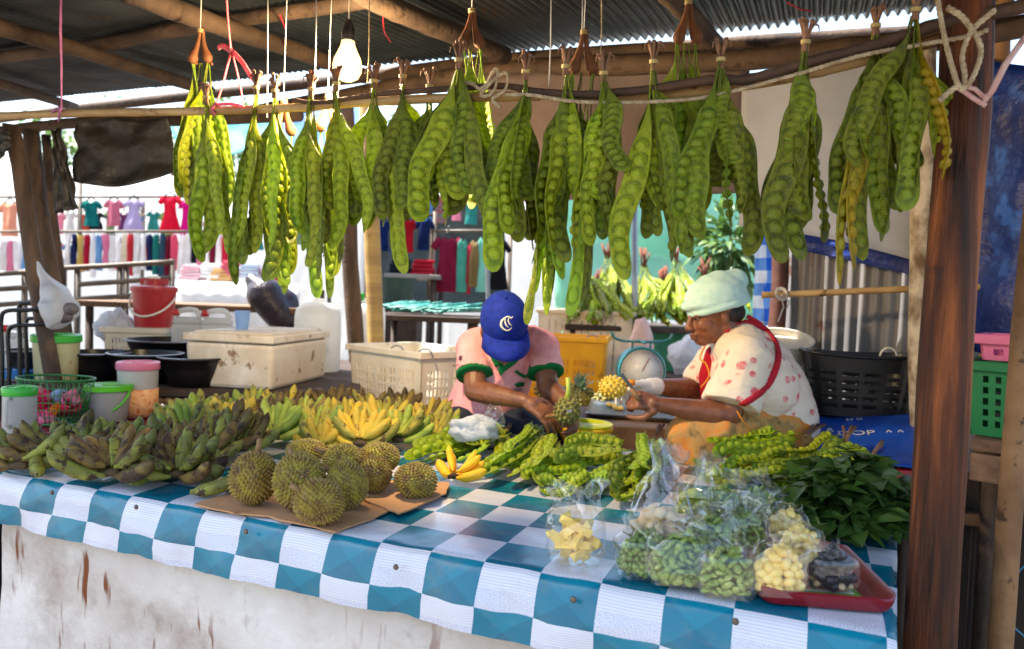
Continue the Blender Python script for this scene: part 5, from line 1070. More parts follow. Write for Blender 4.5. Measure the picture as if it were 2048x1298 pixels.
def knobby(b, c, r, M=None, n=90, k=.16, seed=0):
    b.ell(c, tuple(x * .95 for x in r), 18, 12, M)
    for i in range(n):
        z = 1 - 2 * (i + .5) / n; a = i * 2.399963; s_ = math.sqrt(1 - z * z); d = V((s_ * math.cos(a) * r[0], s_ * math.sin(a) * r[1], z * r[2])); p = c + (M @ d if M else d)
        b.ell(p, r[0] * k, 7, 5)
def spikes(b, c, d, n, L, w_, seed, spread=.9):
    rr = random.Random(seed); d = d.normalized(); u_ = d.orthogonal().normalized(); v_ = d.cross(u_)
    for i in range(n):
        a = i * 2.4; s_ = spread * (i + 1) / n; dd = (d + (u_ * math.cos(a) + v_ * math.sin(a)) * s_).normalized(); leaf(b, c, dd, d + V((.01, .02, 0)), L * rr.uniform(.7, 1.05) * (1 - .25 * s_), w_, .3, rr.uniform(0, .5) * s_)
pc = J(1134, 822, 2.52); root = thing('pineapple', 'half trimmed green pineapple in the man\'s hands with its core stalk up', 'pineapple', pc)
b = MB(); knobby(b, pc + V((0, 0, .0)), (.042, .042, .045), n=70); b.build('fruit', m_pskin, root, world=True); b = MB(); b.tube([pc + V((0, 0, .035)), pc + V((.002, 0, .07)), pc + V((-.001, 0, .115))], [.012, .008, .009], 8); b.build('core_stalk', mat('core', srgb(196, 200, 84), srgb(160, 176, 66), rough=.5), root, world=True)

# ------------------------------------------------------------------ woman
t = NT('flower_print'); tcn = t.n('ShaderNodeTexCoord'); di = t.n('ShaderNodeTexNoise', i_Scale=9, i_Detail=3); t.l(tcn.outputs['Object'], di.inputs[0])
va = t.n('ShaderNodeVectorMath', operation='MULTIPLY_ADD'); t.l(di.outputs['Color'], va.inputs[0]); va.inputs[1].default_value = (.06, .06, .06); t.l(tcn.outputs['Object'], va.inputs[2])
vo = t.n('ShaderNodeTexVoronoi', i_Scale=17.5, i_Randomness=.85); t.l(va.outputs[0], vo.inputs[0])
f = t.ramp(vo.outputs['Distance'], [(.22, (1, 1, 1)), (.29, (0, 0, 0))]); pk = t.n('ShaderNodeTexNoise', i_Scale=50); t.l(tcn.outputs['Object'], pk.inputs[0])
c0 = t.mix(f, t.mix(di.outputs[0], srgb(248, 232, 214), srgb(238, 222, 200)), t.ramp(pk.outputs[0], [(.4, srgb(228, 110, 114)), (.6, srgb(244, 180, 174))])); t.l(c0, t.b.inputs['Base Color']); t.b.inputs['Roughness'].default_value = .85; t.b.inputs['Specular IOR Level'].default_value = .15
bp = t.n('ShaderNodeBump', i_Strength=.7, i_Distance=.03); n3 = t.n('ShaderNodeTexNoise', i_Scale=8, i_Detail=3, i_Distortion=.6); mp = t.n('ShaderNodeMapping', i_Scale=(.7, 1, 1.9)); t.l(tcn.outputs['Object'], mp.inputs[0]); t.l(mp.outputs[0], n3.inputs[0]); t.l(n3.outputs[0], bp.inputs['Height']); t.l(bp.outputs[0], t.b.inputs['Normal']); m_flower = t.m
m_mint = mat('mint_knit', srgb(212, 246, 241), srgb(196, 236, 230), scale=30, rough=.9, spec=.1, bump=.5, bscale=14, bdist=.02, bstretch=(1, 1, 2.5))
m_strap = mat('red_strap', srgb(206, 26, 52), srgb(176, 18, 42), scale=30, rough=.8, bump=.3, bscale=120)
m_sarong = mat('orange_sarong', srgb(226, 134, 52), srgb(196, 150, 90), c3=srgb(96, 84, 60), **{**FB, 'scale': 14})
D = 2.74
wo = thing('person', 'woman in a mint green beanie and flower print blouse peeling a pineapple', 'person', V((J(1530, 860, D).x, J(1530, 860, D).y, PZ)))
hw_ = J(1428, 624, D); Mw = basis(V((-1, -.16, -.2)), V((-.2, 0, 1)))
b = MB(); head_shapes(b, hw_, Mw, 1.03); caps(b, [J(1470, 690, D + .02), J(1448, 650, D)], [.075, .058], 16)
Ns, Ne, Nw = J(1492, 716, D - .14), J(1456, 832, D - .2), J(1325, 810, D - .2); caps(b, [Ns, Ns.lerp(Ne, .5), Ne], [.06, .056, .046]); caps(b, [Ne, Ne.lerp(Nw, .3), Nw], [.047, .045, .028])
hand_shapes(b, Nw, J(1262, 796, D - .2) - Nw, V((-.1, .9, -.35)), 1.05, 1, 1.0, thumbcurl=.5)
Fs, Fe, Fw_ = J(1440, 712, D + .16), J(1400, 780, D + .14), J(1300, 772, D - .02); caps(b, [Fs, Fe], [.055, .046]); caps(b, [Fe, Fe.lerp(Fw_, .3), Fw_], [.046, .043, .028])
body = fuse(b, 'body', m_skin2, wo, .0042, 5)
face_bits(wo, hw_, Mw, m_skin2, 1.03)
b = MB(); hand_shapes(b, Fw_, J(1240, 772, D - .08) - Fw_, V((-.1, -.55, -.8)), .55, -1, 1.05); caps(b, [Fw_ + (Fe - Fw_) * .12, Fw_], [.034, .031]); fuse(b, 'rubber_glove', mat('white_glove', srgb(250, 246, 242), srgb(238, 230, 224), rough=.45, transl=.1), wo, .004, 4)
b = MB(); caps(b, [J(1542, 850, D + .02), J(1530, 790, D + .02), J(1506, 735, D + .01), J(1478, 700, D + .01)], [.17, .16, .138, .1], 22); caps(b, [J(1520, 770, D - .06), J(1490, 750, D + .02)], [.14, .13], 18)
caps(b, [Ns, J(1480, 696, D), Fs], [.085, .1, .08], 18)
b.tube([Ns, Ns.lerp(Ne, .4), Ns.lerp(Ne, .84)], [.085, .088, .1], 20); b.ell(Ns, .085, 18, 10); b.tube([Fs, Fs.lerp(Fe, .92)], [.078, .082], 18)
bl = fuse(b, 'blouse', m_flower, wo, .005, 7, fold=(.008, (5, 7, 11), 8)); bw = surf(bl)
strip(bw, [(1452, 666), (1460, 656), (1473, 649), (1496, 645), (1525, 655), (1547, 678), (1556, 707), (1550, 742), (1531, 775), (1502, 798), (1484, 808)], .022, 'apron_strap', m_strap, wo, .003, .004, 8, D)
strip(bw, [(1494, 632), (1508, 640), (1524, 650)], .016, 'apron_strap', m_strap, wo, .003, .003, 4, D)
m_bib = mat('red_bib', srgb(190, 30, 48), srgb(160, 22, 40), **FB)
b = MB(); caps(b, [J(1424, 705, D + .05), J(1416, 750, D + .05), J(1420, 800, D + .04)], [.025, .036, .036], 12); fuse(b, 'apron_bib', m_bib, wo, .006, 4)
m_cord = mat('orange_cord', srgb(238, 160, 40), srgb(220, 130, 30), rough=.7)
b = MB(); b.tube(spline([J(1410, 692, D - .05), J(1400, 716, D - .08), J(1412, 728, D - .1), J(1418, 752, D - .11), J(1402, 775, D - .09)], 6), .003, 6); b.tube(spline([J(1474, 822, D - .26), J(1486, 842, D - .27), J(1502, 862, D - .26)], 6), .003, 6); b.build('apron_cord', m_cord, wo, world=True)
b = MB(); caps(b, [J(1535, 868, D), J(1440, 866, D - .16), J(1378, 876, D - .16)], [.17, .095, .085], 16); caps(b, [J(1378, 876, D - .16), J(1420, 960, D - .2)], [.08, .09], 14); caps(b, [J(1530, 880, D + .1), J(1390, 866, D + .12)], [.14, .085], 14); fuse(b, 'sarong', m_sarong, wo, .007, 6, fold=(.008, (9, 9, 9), 2))
# beanie: dome with a gathered bulge at the back
b = MB(); cc = hw_ + Mw @ V((-.016, 0, .052)); b.ell(cc, (.118, .094, .092), 24, 14, Mw @ Ry(.1), fn=lambda p: V((p.x, p.y, p.z if p.z > -.02 else -.02 + (p.z + .02) * .25)))
b.ell(cc + Mw @ V((.006, 0, -.014)), (.131, .095, .04), 24, 10, Mw); caps(b, [cc + Mw @ V((-.02, 0, .03)), cc + Mw @ V((-.085, 0, .05)), cc + Mw @ V((-.105, 0, .045))], [.07, .046, .03], 16); caps(b, [cc + Mw @ V((-.09, 0, .0)), cc + Mw @ V((-.06, 0, .0))], [.036, .06], 14)
P = [cc + Mw @ Ry(.1) @ V((.106 * math.cos(a), .086 * math.sin(a), -.034)) for a in [x * PI / 16 for x in range(32)]]; b.tube(P, .013, 10, closed=True); bn_ = fuse(b, 'beanie', m_mint, wo, .0045, 4, fold=(.003, (9, 9, 26), 5))
b = MB(); b.ell(hw_ + Mw @ V((-.048, 0, -.012)), (.068, .08, .05), 18, 10, Mw); b.ell(hw_ + Mw @ V((.02, 0, .03)), (.055, .081, .035), 16, 8, Mw); b.build('hair', mat('black_hair', srgb(34, 28, 26), srgb(20, 17, 16), scale=40, rough=.5, bump=.6, bscale=90), wo, world=True)
# her pineapple, her knife, the tray with slices
m_ppeel = mat('peeled_pineapple', srgb(244, 214, 96), srgb(226, 184, 62), scale=26, rough=.4, spots=srgb(120, 84, 30), spot_scale=46, spot_at=.62, bump=.6, bscale=50, bdist=.006)
pc = J(1226, 774, D - .16); root = thing('pineapple', 'peeled yellow pineapple held in the woman\'s white glove', 'pineapple', pc); b = MB(); knobby(b, pc, (.047, .04, .038), n=80, k=.12); b.build('fruit', m_ppeel, root, world=True)
b = MB(); b.tube([pc + V((.045, 0, .015)), pc + V((.075, -.01, .02))], [.014, .01], 8); b.build('core_stalk', m_cord, root, world=True)
kn = thing('paring_knife', 'small knife pressed against the peeled pineapple', 'knife', J(1268, 780, D - .22)); b = MB(); a, c = J(1278, 800, D - .23), J(1262, 778, D - .22); b.tube([a, c], [.008, .007], 8); b.build('handle', m_lightwood, kn, world=True); b = MB(); e = J(1240, 752, D - .24); b.add([c, e, e + V((.008, 0, .012)), c + V((.014, 0, .0))], [(0, 1, 2, 3)]); b.build('blade', m_steel, kn, world=True, solid=.0012, smooth=False)
# ================================================================== CONTAINERS, CRATES, SMALL THINGS
def panel_wall(b, o, ux, uz, w_, h, holes, th, mi=0):
    """a wall sheet from o, spanned by ux, uz, with rectangular holes (x0, x1, z0, z1), th thick"""
    X = sorted({0, w_} | {x for q in holes for x in q[:2]}); Zs = sorted({0, h} | {z for q in holes for z in q[2:]}); nn = ux.cross(uz).normalized() * th; hs = set(holes)
    def inh(x, z): return any(q[0] < x < q[1] and q[2] < z < q[3] for q in holes)
    idx = {}; vs = []; fs = []
    def vid(i, j, k):
        if (i, j, k) not in idx: idx[(i, j, k)] = len(vs); vs.append(o + ux * X[i] + uz * Zs[j] + nn * k)
        return idx[(i, j, k)]
    full = [[not inh((X[i] + X[i + 1]) / 2, (Zs[j] + Zs[j + 1]) / 2) for j in range(len(Zs) - 1)] for i in range(len(X) - 1)]
    for i in range(len(X) - 1):
        for j in range(len(Zs) - 1):
            if not full[i][j]: continue
            fs += [(vid(i, j, 0), vid(i + 1, j, 0), vid(i + 1, j + 1, 0), vid(i, j + 1, 0)), (vid(i, j, 1), vid(i, j + 1, 1), vid(i + 1, j + 1, 1), vid(i + 1, j, 1))]
            for (a, b_, i2, j2) in (((i, j), (i + 1, j), i, j - 1), ((i + 1, j), (i + 1, j + 1), i + 1, j), ((i + 1, j + 1), (i, j + 1), i, j + 1), ((i, j + 1), (i, j), i - 1, j)):
                ok = 0 <= i2 < len(X) - 1 and 0 <= j2 < len(Zs) - 1 and full[i2][j2]
                if not ok: fs.append((vid(*a, 0), vid(*a, 1), vid(*b_, 1), vid(*b_, 0)))
    b.add(vs, fs, mi)
def slots(w_, h, nx, nz_, fx, fz, x0=.08, x1=.92, z0=.1, z1=.6, gap=None):
    out = []; dx, dz = (x1 - x0) * w_ / nx, (z1 - z0) * h / nz_
    for i in range(nx):
        if gap and i % gap == gap - 1: continue
        for j in range(nz_): cx, cz = x0 * w_ + dx * (i + .5), z0 * h + dz * (j + .5); out.append((cx - dx * fx / 2, cx + dx * fx / 2, cz - dz * fz / 2, cz + dz * fz / 2))
    return out
def crate(lab, F, ang, w_, l_, h, m, nx=(16, 22), nz_=4, name='plastic_crate', fx=.5, fz=.75, rim=.02, taper=.06, z1=.6, gap=7, handles=None, fl=True):
    """F: base corner nearest the camera; ang: direction of the w_ side"""
    root = thing(name, lab, 'crate', F, ang); b = MB(); th = .006
    for (o, u_, L, n) in ((V((0, 0, 0)), V((1, 0, 0)), w_, nx[0]), (V((w_, 0, 0)), V((0, 1, 0)), l_, nx[1]), (V((w_, l_, 0)), V((-1, 0, 0)), w_, nx[0]), (V((0, l_, 0)), V((0, -1, 0)), l_, nx[1])):
        panel_wall(b, o, u_, V((0, 0, 1)), L, h, slots(L, h, n, nz_, fx, fz, z1=z1, gap=gap), -th)
    c = V((w_ / 2, l_ / 2, 0))
    b.v = [c + V(((p.x - c.x) * (1 - taper + taper * p.z / h), (p.y - c.y) * (1 - taper + taper * p.z / h), p.z)) for p in b.v]
    b.box((w_ / 2, l_ / 2, .004), (w_ * (1 - taper) - .012, l_ * (1 - taper) - .012, .008)); b.build('crate_body', m, root, smooth=False)
    b = MB(); z = h + .001
    for (cx, cy, sx_, sy_) in ((w_ / 2, -.004, w_ + rim * 2, rim), (w_ / 2, l_ + .004, w_ + rim * 2, rim), (-.004, l_ / 2, rim, l_ - rim + .012), (w_ + .004, l_ / 2, rim, l_ - rim + .012)): b.box((cx, cy, z), (sx_, sy_, .03))
    b.build('rim', m, root, smooth=False, bevel=.004)
    if handles:
        for (x, y, a) in handles:
            b = MB(); b.tube([V((x, y, z + .0)) + Rz(a) @ V((.05 * math.cos(q), 0, .03 * math.sin(q))) for q in [k * PI / 8 for k in range(9)]], .0035, 6); b.build('wire_handle', m_steel, root)
    return root
def fr(F, ang):    # vector of the side
    return V((math.cos(ang), math.sin(ang), 0))
m_wcr = mat('white_crate', srgb(238, 230, 212), srgb(224, 212, 190), scale=7, rough=.45, spots=srgb(190, 168, 136), spot_scale=9, spot_at=.62, transl=.12)
m_ycr = mat('yellow_crate', srgb(240, 180, 8), srgb(222, 158, 4), scale=6, rough=.45, transl=.15, spots=srgb(176, 120, 16), spot_scale=8, spot_at=.64)
F = W(840, 829, 3.2); L_ = W(702, 800, 3.56); L_.z = F.z; ang = math.atan2((L_ - F).y, (L_ - F).x)
b = MB(); o_ = F + V((.0, .42, 0)); b.box((o_.x - .02, o_.y - .02, (PZ + F.z) / 2), (.6, .55, F.z - PZ - .004), Rz(ang - PI / 2)); tag(b.build('wooden_block', m_deck, None, loc=o_, world=True, smooth=False, bevel=.006), 'brown wooden block the white slotted crate rests on', 'wooden block')
crate('white slotted plastic crate standing behind the bananas left of the man', F, ang - PI / 2, .40, (L_ - F).length + .02, (829 - 712) * mpp(depth(F)), m_wcr, (15, 19), 4, fx=.56, fz=.8, z1=.74, handles=((.02, .2, PI / 2), (.02, .0, PI / 2)))
F = onZ(1205, 820, PZ + .001); crate('yellow slotted plastic crate behind the man', V((F.x, F.y, PZ + .001)) - fr(F, TYAW + .2) * .58, TYAW + .2, .58, .36, (820 - 682) * mpp(depth(F)), m_ycr, (22, 14), 5, z1=.72, gap=8, handles=((.5, .05, .8),))
m_box = mat('worn_white_box', srgb(232, 216, 192), srgb(206, 184, 152), scale=5, rough=.7, spots=srgb(150, 120, 88), spot_scale=12, spot_at=.63)
F = W(1262, 745, 5.1); F.z = PZ + .001; crate('tall worn white crate behind the yellow crate', F - fr(F, TYAW + .25) * .66, TYAW + .25, .66, .4, 1.30 - PZ, m_box, (12, 8), 6, fx=.16, fz=.9, z1=.9, gap=4, handles=((.62, .03, .6),))
# pineapples piled behind the man
b = None
for i, (px, py, d, lab) in enumerate(((1090, 778, 3.9, 'whole pineapple half hidden behind the man\'s arm'), (1165, 800, 3.75, 'whole pineapple lying by the man\'s left hand with grey leaves'), (1206, 808, 3.6, 'whole pineapple beside the metal tray'), (1140, 790, 4.0, 'whole pineapple at the back before the yellow crate'))):
    p = W(px, py, d); root = thing('pineapple', lab, 'pineapple', V((p.x, p.y, PZ)), 0, 'whole pineapples behind the man'); c = V((0, 0, p.z - PZ)); b = MB(); knobby(b, c, (.055, .055, .07), Ry(.9) if i % 2 else Rx(.8), n=90, k=.15); b.build('fruit', m_pskin, root)
    b = MB(); spikes(b, c + V((-.03 + .02 * i, -.03, .05)), V((-.3 + .25 * i, -.3, 1)), 22, .11, .009, i); b.build('leaf_crown', m_pleaf, root)
    if c.z > .08: b = MB(); knobby(b, V((.03, .03, c.z * .3)), (.06, .06, .07 if c.z > .14 else .05), None, n=60); b.build('fruit', m_pskin, root)
# plank block, metal tray, colander
blk = thing('wooden_block', 'low brown wooden block under the metal tray behind the colander', 'wooden block', onZ(1200, 880, TZ + .012)); b = MB()
A_, B_ = W(1045, 850, 2.92), W(1350, 852, 2.86); A_.z = B_.z = .905; dv = (B_ - A_).normalized(); rot = Matrix((dv, V((-dv.y, dv.x, 0)), V((0, 0, 1)))).transposed(); b.box((A_ + B_) / 2 + V((-dv.y, dv.x, 0)) * .25 - V((0, 0, .072)), ((B_ - A_).length, .5, .143), rot); b.build('block', m_deck, blk, world=True, smooth=False, bevel=.006)
m_galv = mat('tray_metal', srgb(150, 152, 160), srgb(110, 112, 122), scale=6, rough=.32, metal=.85)
tray('flat grey metal tray with pineapple slices before the woman', [(1168, 834), (1352, 846), (1346, 806), (1200, 800)], .908, .014, m_galv, 'metal_tray', .01)
for (px, py, a) in ((1222, 812, .5), (1236, 818, -.4)):
    p = onZ(px, py, .918); b = MB(); b.lathe([(.026, 0), (.028, .006), (.024, .012), (.008, .012), (.007, .0)], 18, sx=1, sy=.7); o = b.build('pineapple_slice', m_ppeel, None, loc=p); o.rotation_euler = (.15, .1, a); tag(o, 'yellow pineapple slice lying flat on the metal tray' if a > 0 else 'curved pineapple peel piece beside the slice on the metal tray', 'pineapple slice')
m_ycol = mat('yellow_basket', srgb(250, 200, 20), srgb(240, 180, 14), scale=8, rough=.4, transl=.2); m_lime = mat('lime_rim', srgb(226, 232, 40), srgb(206, 216, 30), scale=8, rough=.35, transl=.2)
p = onZ(1172, 898, TZ + .004); k = mpp(depth(p)); root = thing('colander', 'round yellow mesh colander with a lime rim behind the bean pods', 'colander', V((p.x, p.y + .06, TZ + .004)))
b = MB(); R0 = 57 * k
for i in range(44):
    a = 2 * PI * i / 44; d = V((math.cos(a), math.sin(a), 0)); b.tube([d * R0 * .62, d * R0 * .8 + V((0, 0, .025)), d * R0 * .93 + V((0, 0, .06))], .0019, 5)
for z, q in ((.0, .62), (.012, .7), (.024, .79), (.036, .85), (.048, .9)): b.tube([V((R0 * q * math.cos(a), R0 * q * math.sin(a), z)) for a in [x * PI / 20 for x in range(40)]], .0019, 5, closed=True)
b.build('mesh_bowl', m_ycol, root); b = MB(); b.lathe([(R0 * .9, .056), (R0 * 1.0, .06), (R0 * 1.0, .074), (R0 * .97, .078), (R0 * .9, .066)], 36); b.build('rim', m_ycol, root); b = MB(); b.lathe([(R0 * .98, .0785), (R0 * .99, .086), (R0 * .93, .084), (R0 * .86, .068)], 36); b.build('upper_rim', m_lime, root)
# crinkled carrier bag
m_carr = film('carrier_film', (.9, .92, .96, 1), .16, 1, 30)
def crumple(lab, c, r, m, seed, name='plastic_bag', parts=None, amp=.35):
    root = thing(name, lab, 'plastic bag', V((c.x, c.y, c.z - r[2] * .8))); b = MB()
    b.ell((0, 0, r[2] * .8), r, 36, 22, fn=lambda p: V((p.x, p.y, max(p.z, -r[2] * .78))) * (1 + amp * nz((p.x / r[0] * 1.7 + seed, p.y / r[1] * 1.7, p.z / r[2] * 1.7)) + amp * .5 * nz((p.x / r[0] * 4.3, p.y / r[1] * 4.3 + seed, p.z / r[2] * 4.3)))); b.build('bag_film', m, root); return root
m_carrier = mat('white_carrier', srgb(232, 236, 242), srgb(205, 212, 226), scale=12, rough=.3, transl=.4, bump=.8, bscale=25, bdist=.02, spots=srgb(80, 110, 190), spot_scale=9, spot_at=.68)
crumple('crinkled white carrier bag with blue print in front of the man\'s knees', W(945, 858, 2.52), (.09, .05, .045), m_carrier, 3); crumple('clear knotted bag top standing on the white carrier bag', W(988, 838, 2.5), (.035, .03, .045), m_film, 5)
# kitchen scale
m_teal = plastic('teal_enamel', 20, 110, 118, .3); p = W(1284, 742, 3.6); root = thing('weighing_scale', 'teal spring scale with a white round dial behind the woman\'s hands', 'scale', V((p.x, p.y, PZ))); c = V((0, 0, p.z - PZ)); k = mpp(3.6); rot = Rx(PI / 2) ; b = MB(); R0 = 46 * k
b.lathe([(R0 * 1.02, -.12), (R0 * 1.05, 0), (R0 * 1.0, .008), (R0 * .92, .004)], 36, c, rot=rot); b.box(c + V((0, .06, -c.z / 2 - R0 * .4)), (R0 * 2.1, .16, c.z - R0 * .8)); b.build('housing', m_teal, root, sharp=50)
b = MB(); b.lathe([(R0 * .93, .005), (0, .006)], 36, c, rot=rot); dial = b.build('dial', mat('dial_white', srgb(236, 234, 230), srgb(222, 218, 214), rough=.25), root)
b = MB()
for i in range(40): a = 2 * PI * i / 40; d = V((math.cos(a), 0, math.sin(a))); b.tube([c + d * R0 * (.8 if i % 5 else .74) + V((0, -.0075, 0)), c + d * R0 * .88 + V((0, -.0075, 0))], .0011, 4)
b.tube([c + V((0, -.009, 0)), c + V((R0 * .3, -.009, R0 * .6))], .002, 5); b.build('dial_marks', mat('dial_ink', srgb(150, 60, 60), rough=.6), root)
b = MB(); z0 = R0 * 1.25
b.tube([c + V((-R0 * .8, .05, z0)), c + V((R0 * .8, .05, z0))], .007, 7); b.tube([c + V((0, -.05, z0)), c + V((0, .15, z0))], .007, 7)
for x in (-1, 1): b.tube([c + V((x * R0 * .4, .05, R0 * .9)), c + V((x * R0 * .4, .05, z0))], .005, 6); b.tube(spline([c + V((x * R0 * .8, .05, z0)), c + V((x * R0 * 1.2, .05, z0 + .015)), c + V((x * R0 * 1.35, .05, z0 + .045))], 4), .006, 6)
b.build('pan_arms', m_teal, root)
crumple('pale pink paper bag beside the yellow crate', W(1282, 690, 4.75), (.075, .05, .17), mat('pink_paper', srgb(214, 180, 170), srgb(196, 160, 152), scale=8, rough=.7, bump=.5, bscale=16), 8, 'paper_bag', amp=.15)
# buckets
def bucket(name, lab, cat, p, r0, r1, h, m, rimr=.006, wall=.004, seg=36, rings=(), group=None, rot=None):
    root = thing(name, lab, cat, p, 0, group, rot); b = MB(); b.lathe([(r0, 0), (r1, h), (r1 + rimr, h), (r1 + rimr, h + rimr), (r1 - wall, h + rimr), (r1 - wall, h - .004), (r0 - wall, wall), (0, wall)], seg)
    for z, q in rings: b.lathe([(r0 + (r1 - r0) * z / h + .0005, z), (r0 + (r1 - r0) * z / h + q, z + .004), (r0 + (r1 - r0) * z / h + q, z + .012), (r0 + (r1 - r0) * z / h + .0005, z + .016)], seg)
    b.build('bucket_body', m, root, sharp=50); return root
m_wb = mat('white_bucket', srgb(232, 224, 208), srgb(214, 204, 186), scale=6, rough=.5, transl=.1)
p = W(1566, 668, 3.05); k = mpp(3.05); bucket('bucket', 'lower white plastic bucket of the stack behind the woman', 'bucket', V((p.x + .005, p.y, PZ + .001)), .1, 60 * k, p.z - PZ - .06, m_wb, rings=((p.z - PZ - .12, .006),), group='white buckets')
bucket('bucket', 'upper white plastic bucket nested in the stack behind the woman', 'bucket', V((p.x, p.y + .1, PZ + .09)), .095, 58 * k, p.z - PZ - .09, m_wb, rings=((p.z - PZ - .13, .006),), group='white buckets', rot=(.3, -.03, 0))
# black basket on the blue mat
m_blk = plastic('black_plastic', 17, 17, 21, .4); m_mat = mat('blue_mat', srgb(28, 88, 196), srgb(18, 66, 168), scale=5, rough=.4, bump=.4, bscale=7, bdist=.02)
A_, B_, C_, D_ = W(1624, 832, 2.86), W(1838, 828, 2.72), W(1832, 938, 2.33), W(1640, 930, 2.42)
bench = thing('bench', 'low bench under the blue mat at the right of the woman', 'bench', V((*((A_ + C_) / 2).xy, 0)));
def quadslab(b, a, b_, c, d, th):
    dn = V((0, 0, -th)); vs = [a, b_, c, d, a + dn, b_ + dn, c + dn, d + dn]; b.add(vs, [(3, 2, 1, 0), (4, 5, 6, 7), (0, 1, 5, 4), (1, 2, 6, 5), (2, 3, 7, 6), (3, 0, 4, 7)])
b = MB(); quadslab(b, *[q - V((0, 0, .008)) for q in (A_, B_, C_, D_)], .05); b.build('seat', plastic('red_bench', 140, 30, 40, .4), bench, world=True, smooth=False, bevel=.006)
for q in (A_, B_, C_, D_): q2 = q.lerp((A_ + C_) / 2, .1); b = MB(); b.tube([q2 - V((0, 0, .06)), V((q2.x, q2.y, 0))], .02, 8); b.build('leg', m_dark, bench, world=True)
mt_ = sheet('plastic_mat', 'bright blue plastic mat with white letters under the black basket', 'mat', [A_ + V((0, 0, .002)), B_ + V((0, 0, .002)), C_ + V((0, 0, .002)), D_ + V((0, 0, .002))], m_mat, wr=.006, fr=3, seed=4, solid=.003)
XF[mt_.name] = Matrix.Translation(mt_.location); bmh = surf(mt_)
for tx, x, y, h in (('DOP', 1712, 868, 24), ('R', 1660, 862, 18), ('^ ^', 1790, 866, 20), ('oc OL', 1712, 840, 11)): lettering(tx, x, y, h, mt_, m_white, sheet_=(hit(bmh, x, y, .004)[0], (B_ - A_).cross(A_ - D_).normalized()), up=(A_ - D_))
lettering('AR . S.TAND', 1742, 906, 6, mt_, m_dark, sheet_=(hit(bmh, 1742, 906, .004)[0], (B_ - A_).cross(A_ - D_).normalized()), up=(A_ - D_))
p = W(1725, 838, 2.78); k = mpp(2.8); root = thing('black_basket', 'black slotted plastic basket on the blue mat before the tin wall', 'basket', p + V((0, .06, .012)), -.2); b = MB(); W0, D0, H0 = 106 * k, .11, 118 * k; n = 64; lev = 15; vs = []; fs = []
for j in range(lev + 1):
    t_ = j / lev; s_ = .8 + .2 * t_
    for i in range(n):
        a = 2 * PI * i / n; ca, sa = math.cos(a), math.sin(a); q = (abs(ca) ** 3.5 + abs(sa) ** 3.5) ** (-1 / 3.5); vs.append(V((ca * q * W0 * s_, sa * q * D0 * s_, H0 * t_ + .012 * t_ * ca * ca * 1.2)))
for j in range(lev):
    for i in range(n):
        if 2 <= j <= 11 and j % 2 == 0 and i % 4 in (0, 1, 2) and not (j in (6,) and i % 8 == 0): continue
        fs.append((j * n + i, j * n + (i + 1) % n, (j + 1) * n + (i + 1) % n, (j + 1) * n + i))
fs.append(tuple(range(n))); b.add(vs, fs); b.build('basket_body', m_blk, root, solid=.004, smooth=False); b = MB(); b.tube([V((v.x * 1.02, v.y * 1.03, v.z)) for v in vs[-n:]], .007, 8, closed=True); b.build('rim', m_blk, root)
b = MB(); b.tube([V((W0 * .5 + .03 * math.cos(a), -.02, H0 + .035 * math.sin(a))) for a in [x * PI / 8 for x in range(9)]], .004, 6); b.build('cord_handle', m_white, root)

# ---------------------------------------------------------- left: red table
m_fros = mat('frosted', srgb(226, 226, 224), srgb(208, 208, 206), scale=6, rough=.35, transl=.55); m_lid = plastic('green_lid', 66, 190, 66, .3, .15); m_lid2 = plastic('lime_lid', 96, 200, 40, .3, .15); m_cream2 = mat('cream_plastic', srgb(226, 224, 186), srgb(204, 200, 150), scale=5, rough=.4, transl=.35, spots=srgb(196, 170, 70), spot_scale=7, spot_at=.68)
def jar(name, lab, cat, p, r0, r1, h, mb, ml, lidh=.025, fill=None, fillh=0, group=None):
    root = thing(name, lab, cat, p, 0, group); b = MB(); b.lathe([(r0 * .95, 0), (r0, .006), (r1, h), (r1 * .97, h), (r0 * .95, .008), (0, .008)], 32); b.build('container', mb, root, sharp=60)
    b = MB(); b.lathe([(r1 * 1.03, h - lidh * .7), (r1 * 1.07, h - lidh * .6), (r1 * 1.07, h + lidh * .3), (r1 * 1.0, h + lidh * .45), (r1 * .8, h + lidh * .45), (r1 * .76, h + lidh * .3), (r1 * .3, h + lidh * .3), (r1 * .26, h + lidh * .5), (0, h + lidh * .5)], 32); b.build('lid', ml, root, sharp=50)
    if fill:
        b = MB(); b.lathe([(r0 * .9, .012), ((r0 + (r1 - r0) * fillh / h) * .93, fillh), (0, fillh + .006)], 24); b.build('filling', fill, root)
    return root
kz = lambda y, x, z: onZ(x, y, z)
p = kz(888, 18, TZ + .002); k = mpp(depth(p)); jar('pitcher', 'frosted pitcher with a green lid at the left picture edge', 'pitcher', p + V((0, .05, 0)), 30 * k, 30 * k, 105 * k, m_fros, m_lid, fill=mat('purple_drink', srgb(196, 180, 206), srgb(180, 164, 196), rough=.3), fillh=44 * k)
b = MB(); q = p + V((.005, .05 - 31 * k, 0)); b.tube([q + V((0, 0, 92 * k)), q + V((0, -.018, 88 * k)), q + V((0, -.02, 40 * k)), q + V((0, 0, 34 * k))], .007, 8, flat=.6); b.build('handle', m_fros, bpy.data.objects['pitcher'], world=True)
p = kz(842, 211, TZ + .002); k = mpp(depth(p)); root = jar('lidded_bucket', 'clear bucket with a lime green lid and handle on the red cloth', 'bucket', p + V((0, .02, 0)), 34 * k, 42 * k, 68 * k, mat('clear_bucket', srgb(200, 200, 196), srgb(180, 180, 174), scale=6, rough=.3, transl=.5), m_lid2, .02, mat('bucket_fill', srgb(168, 158, 140), srgb(140, 128, 112), scale=30, rough=.7), 30 * k)
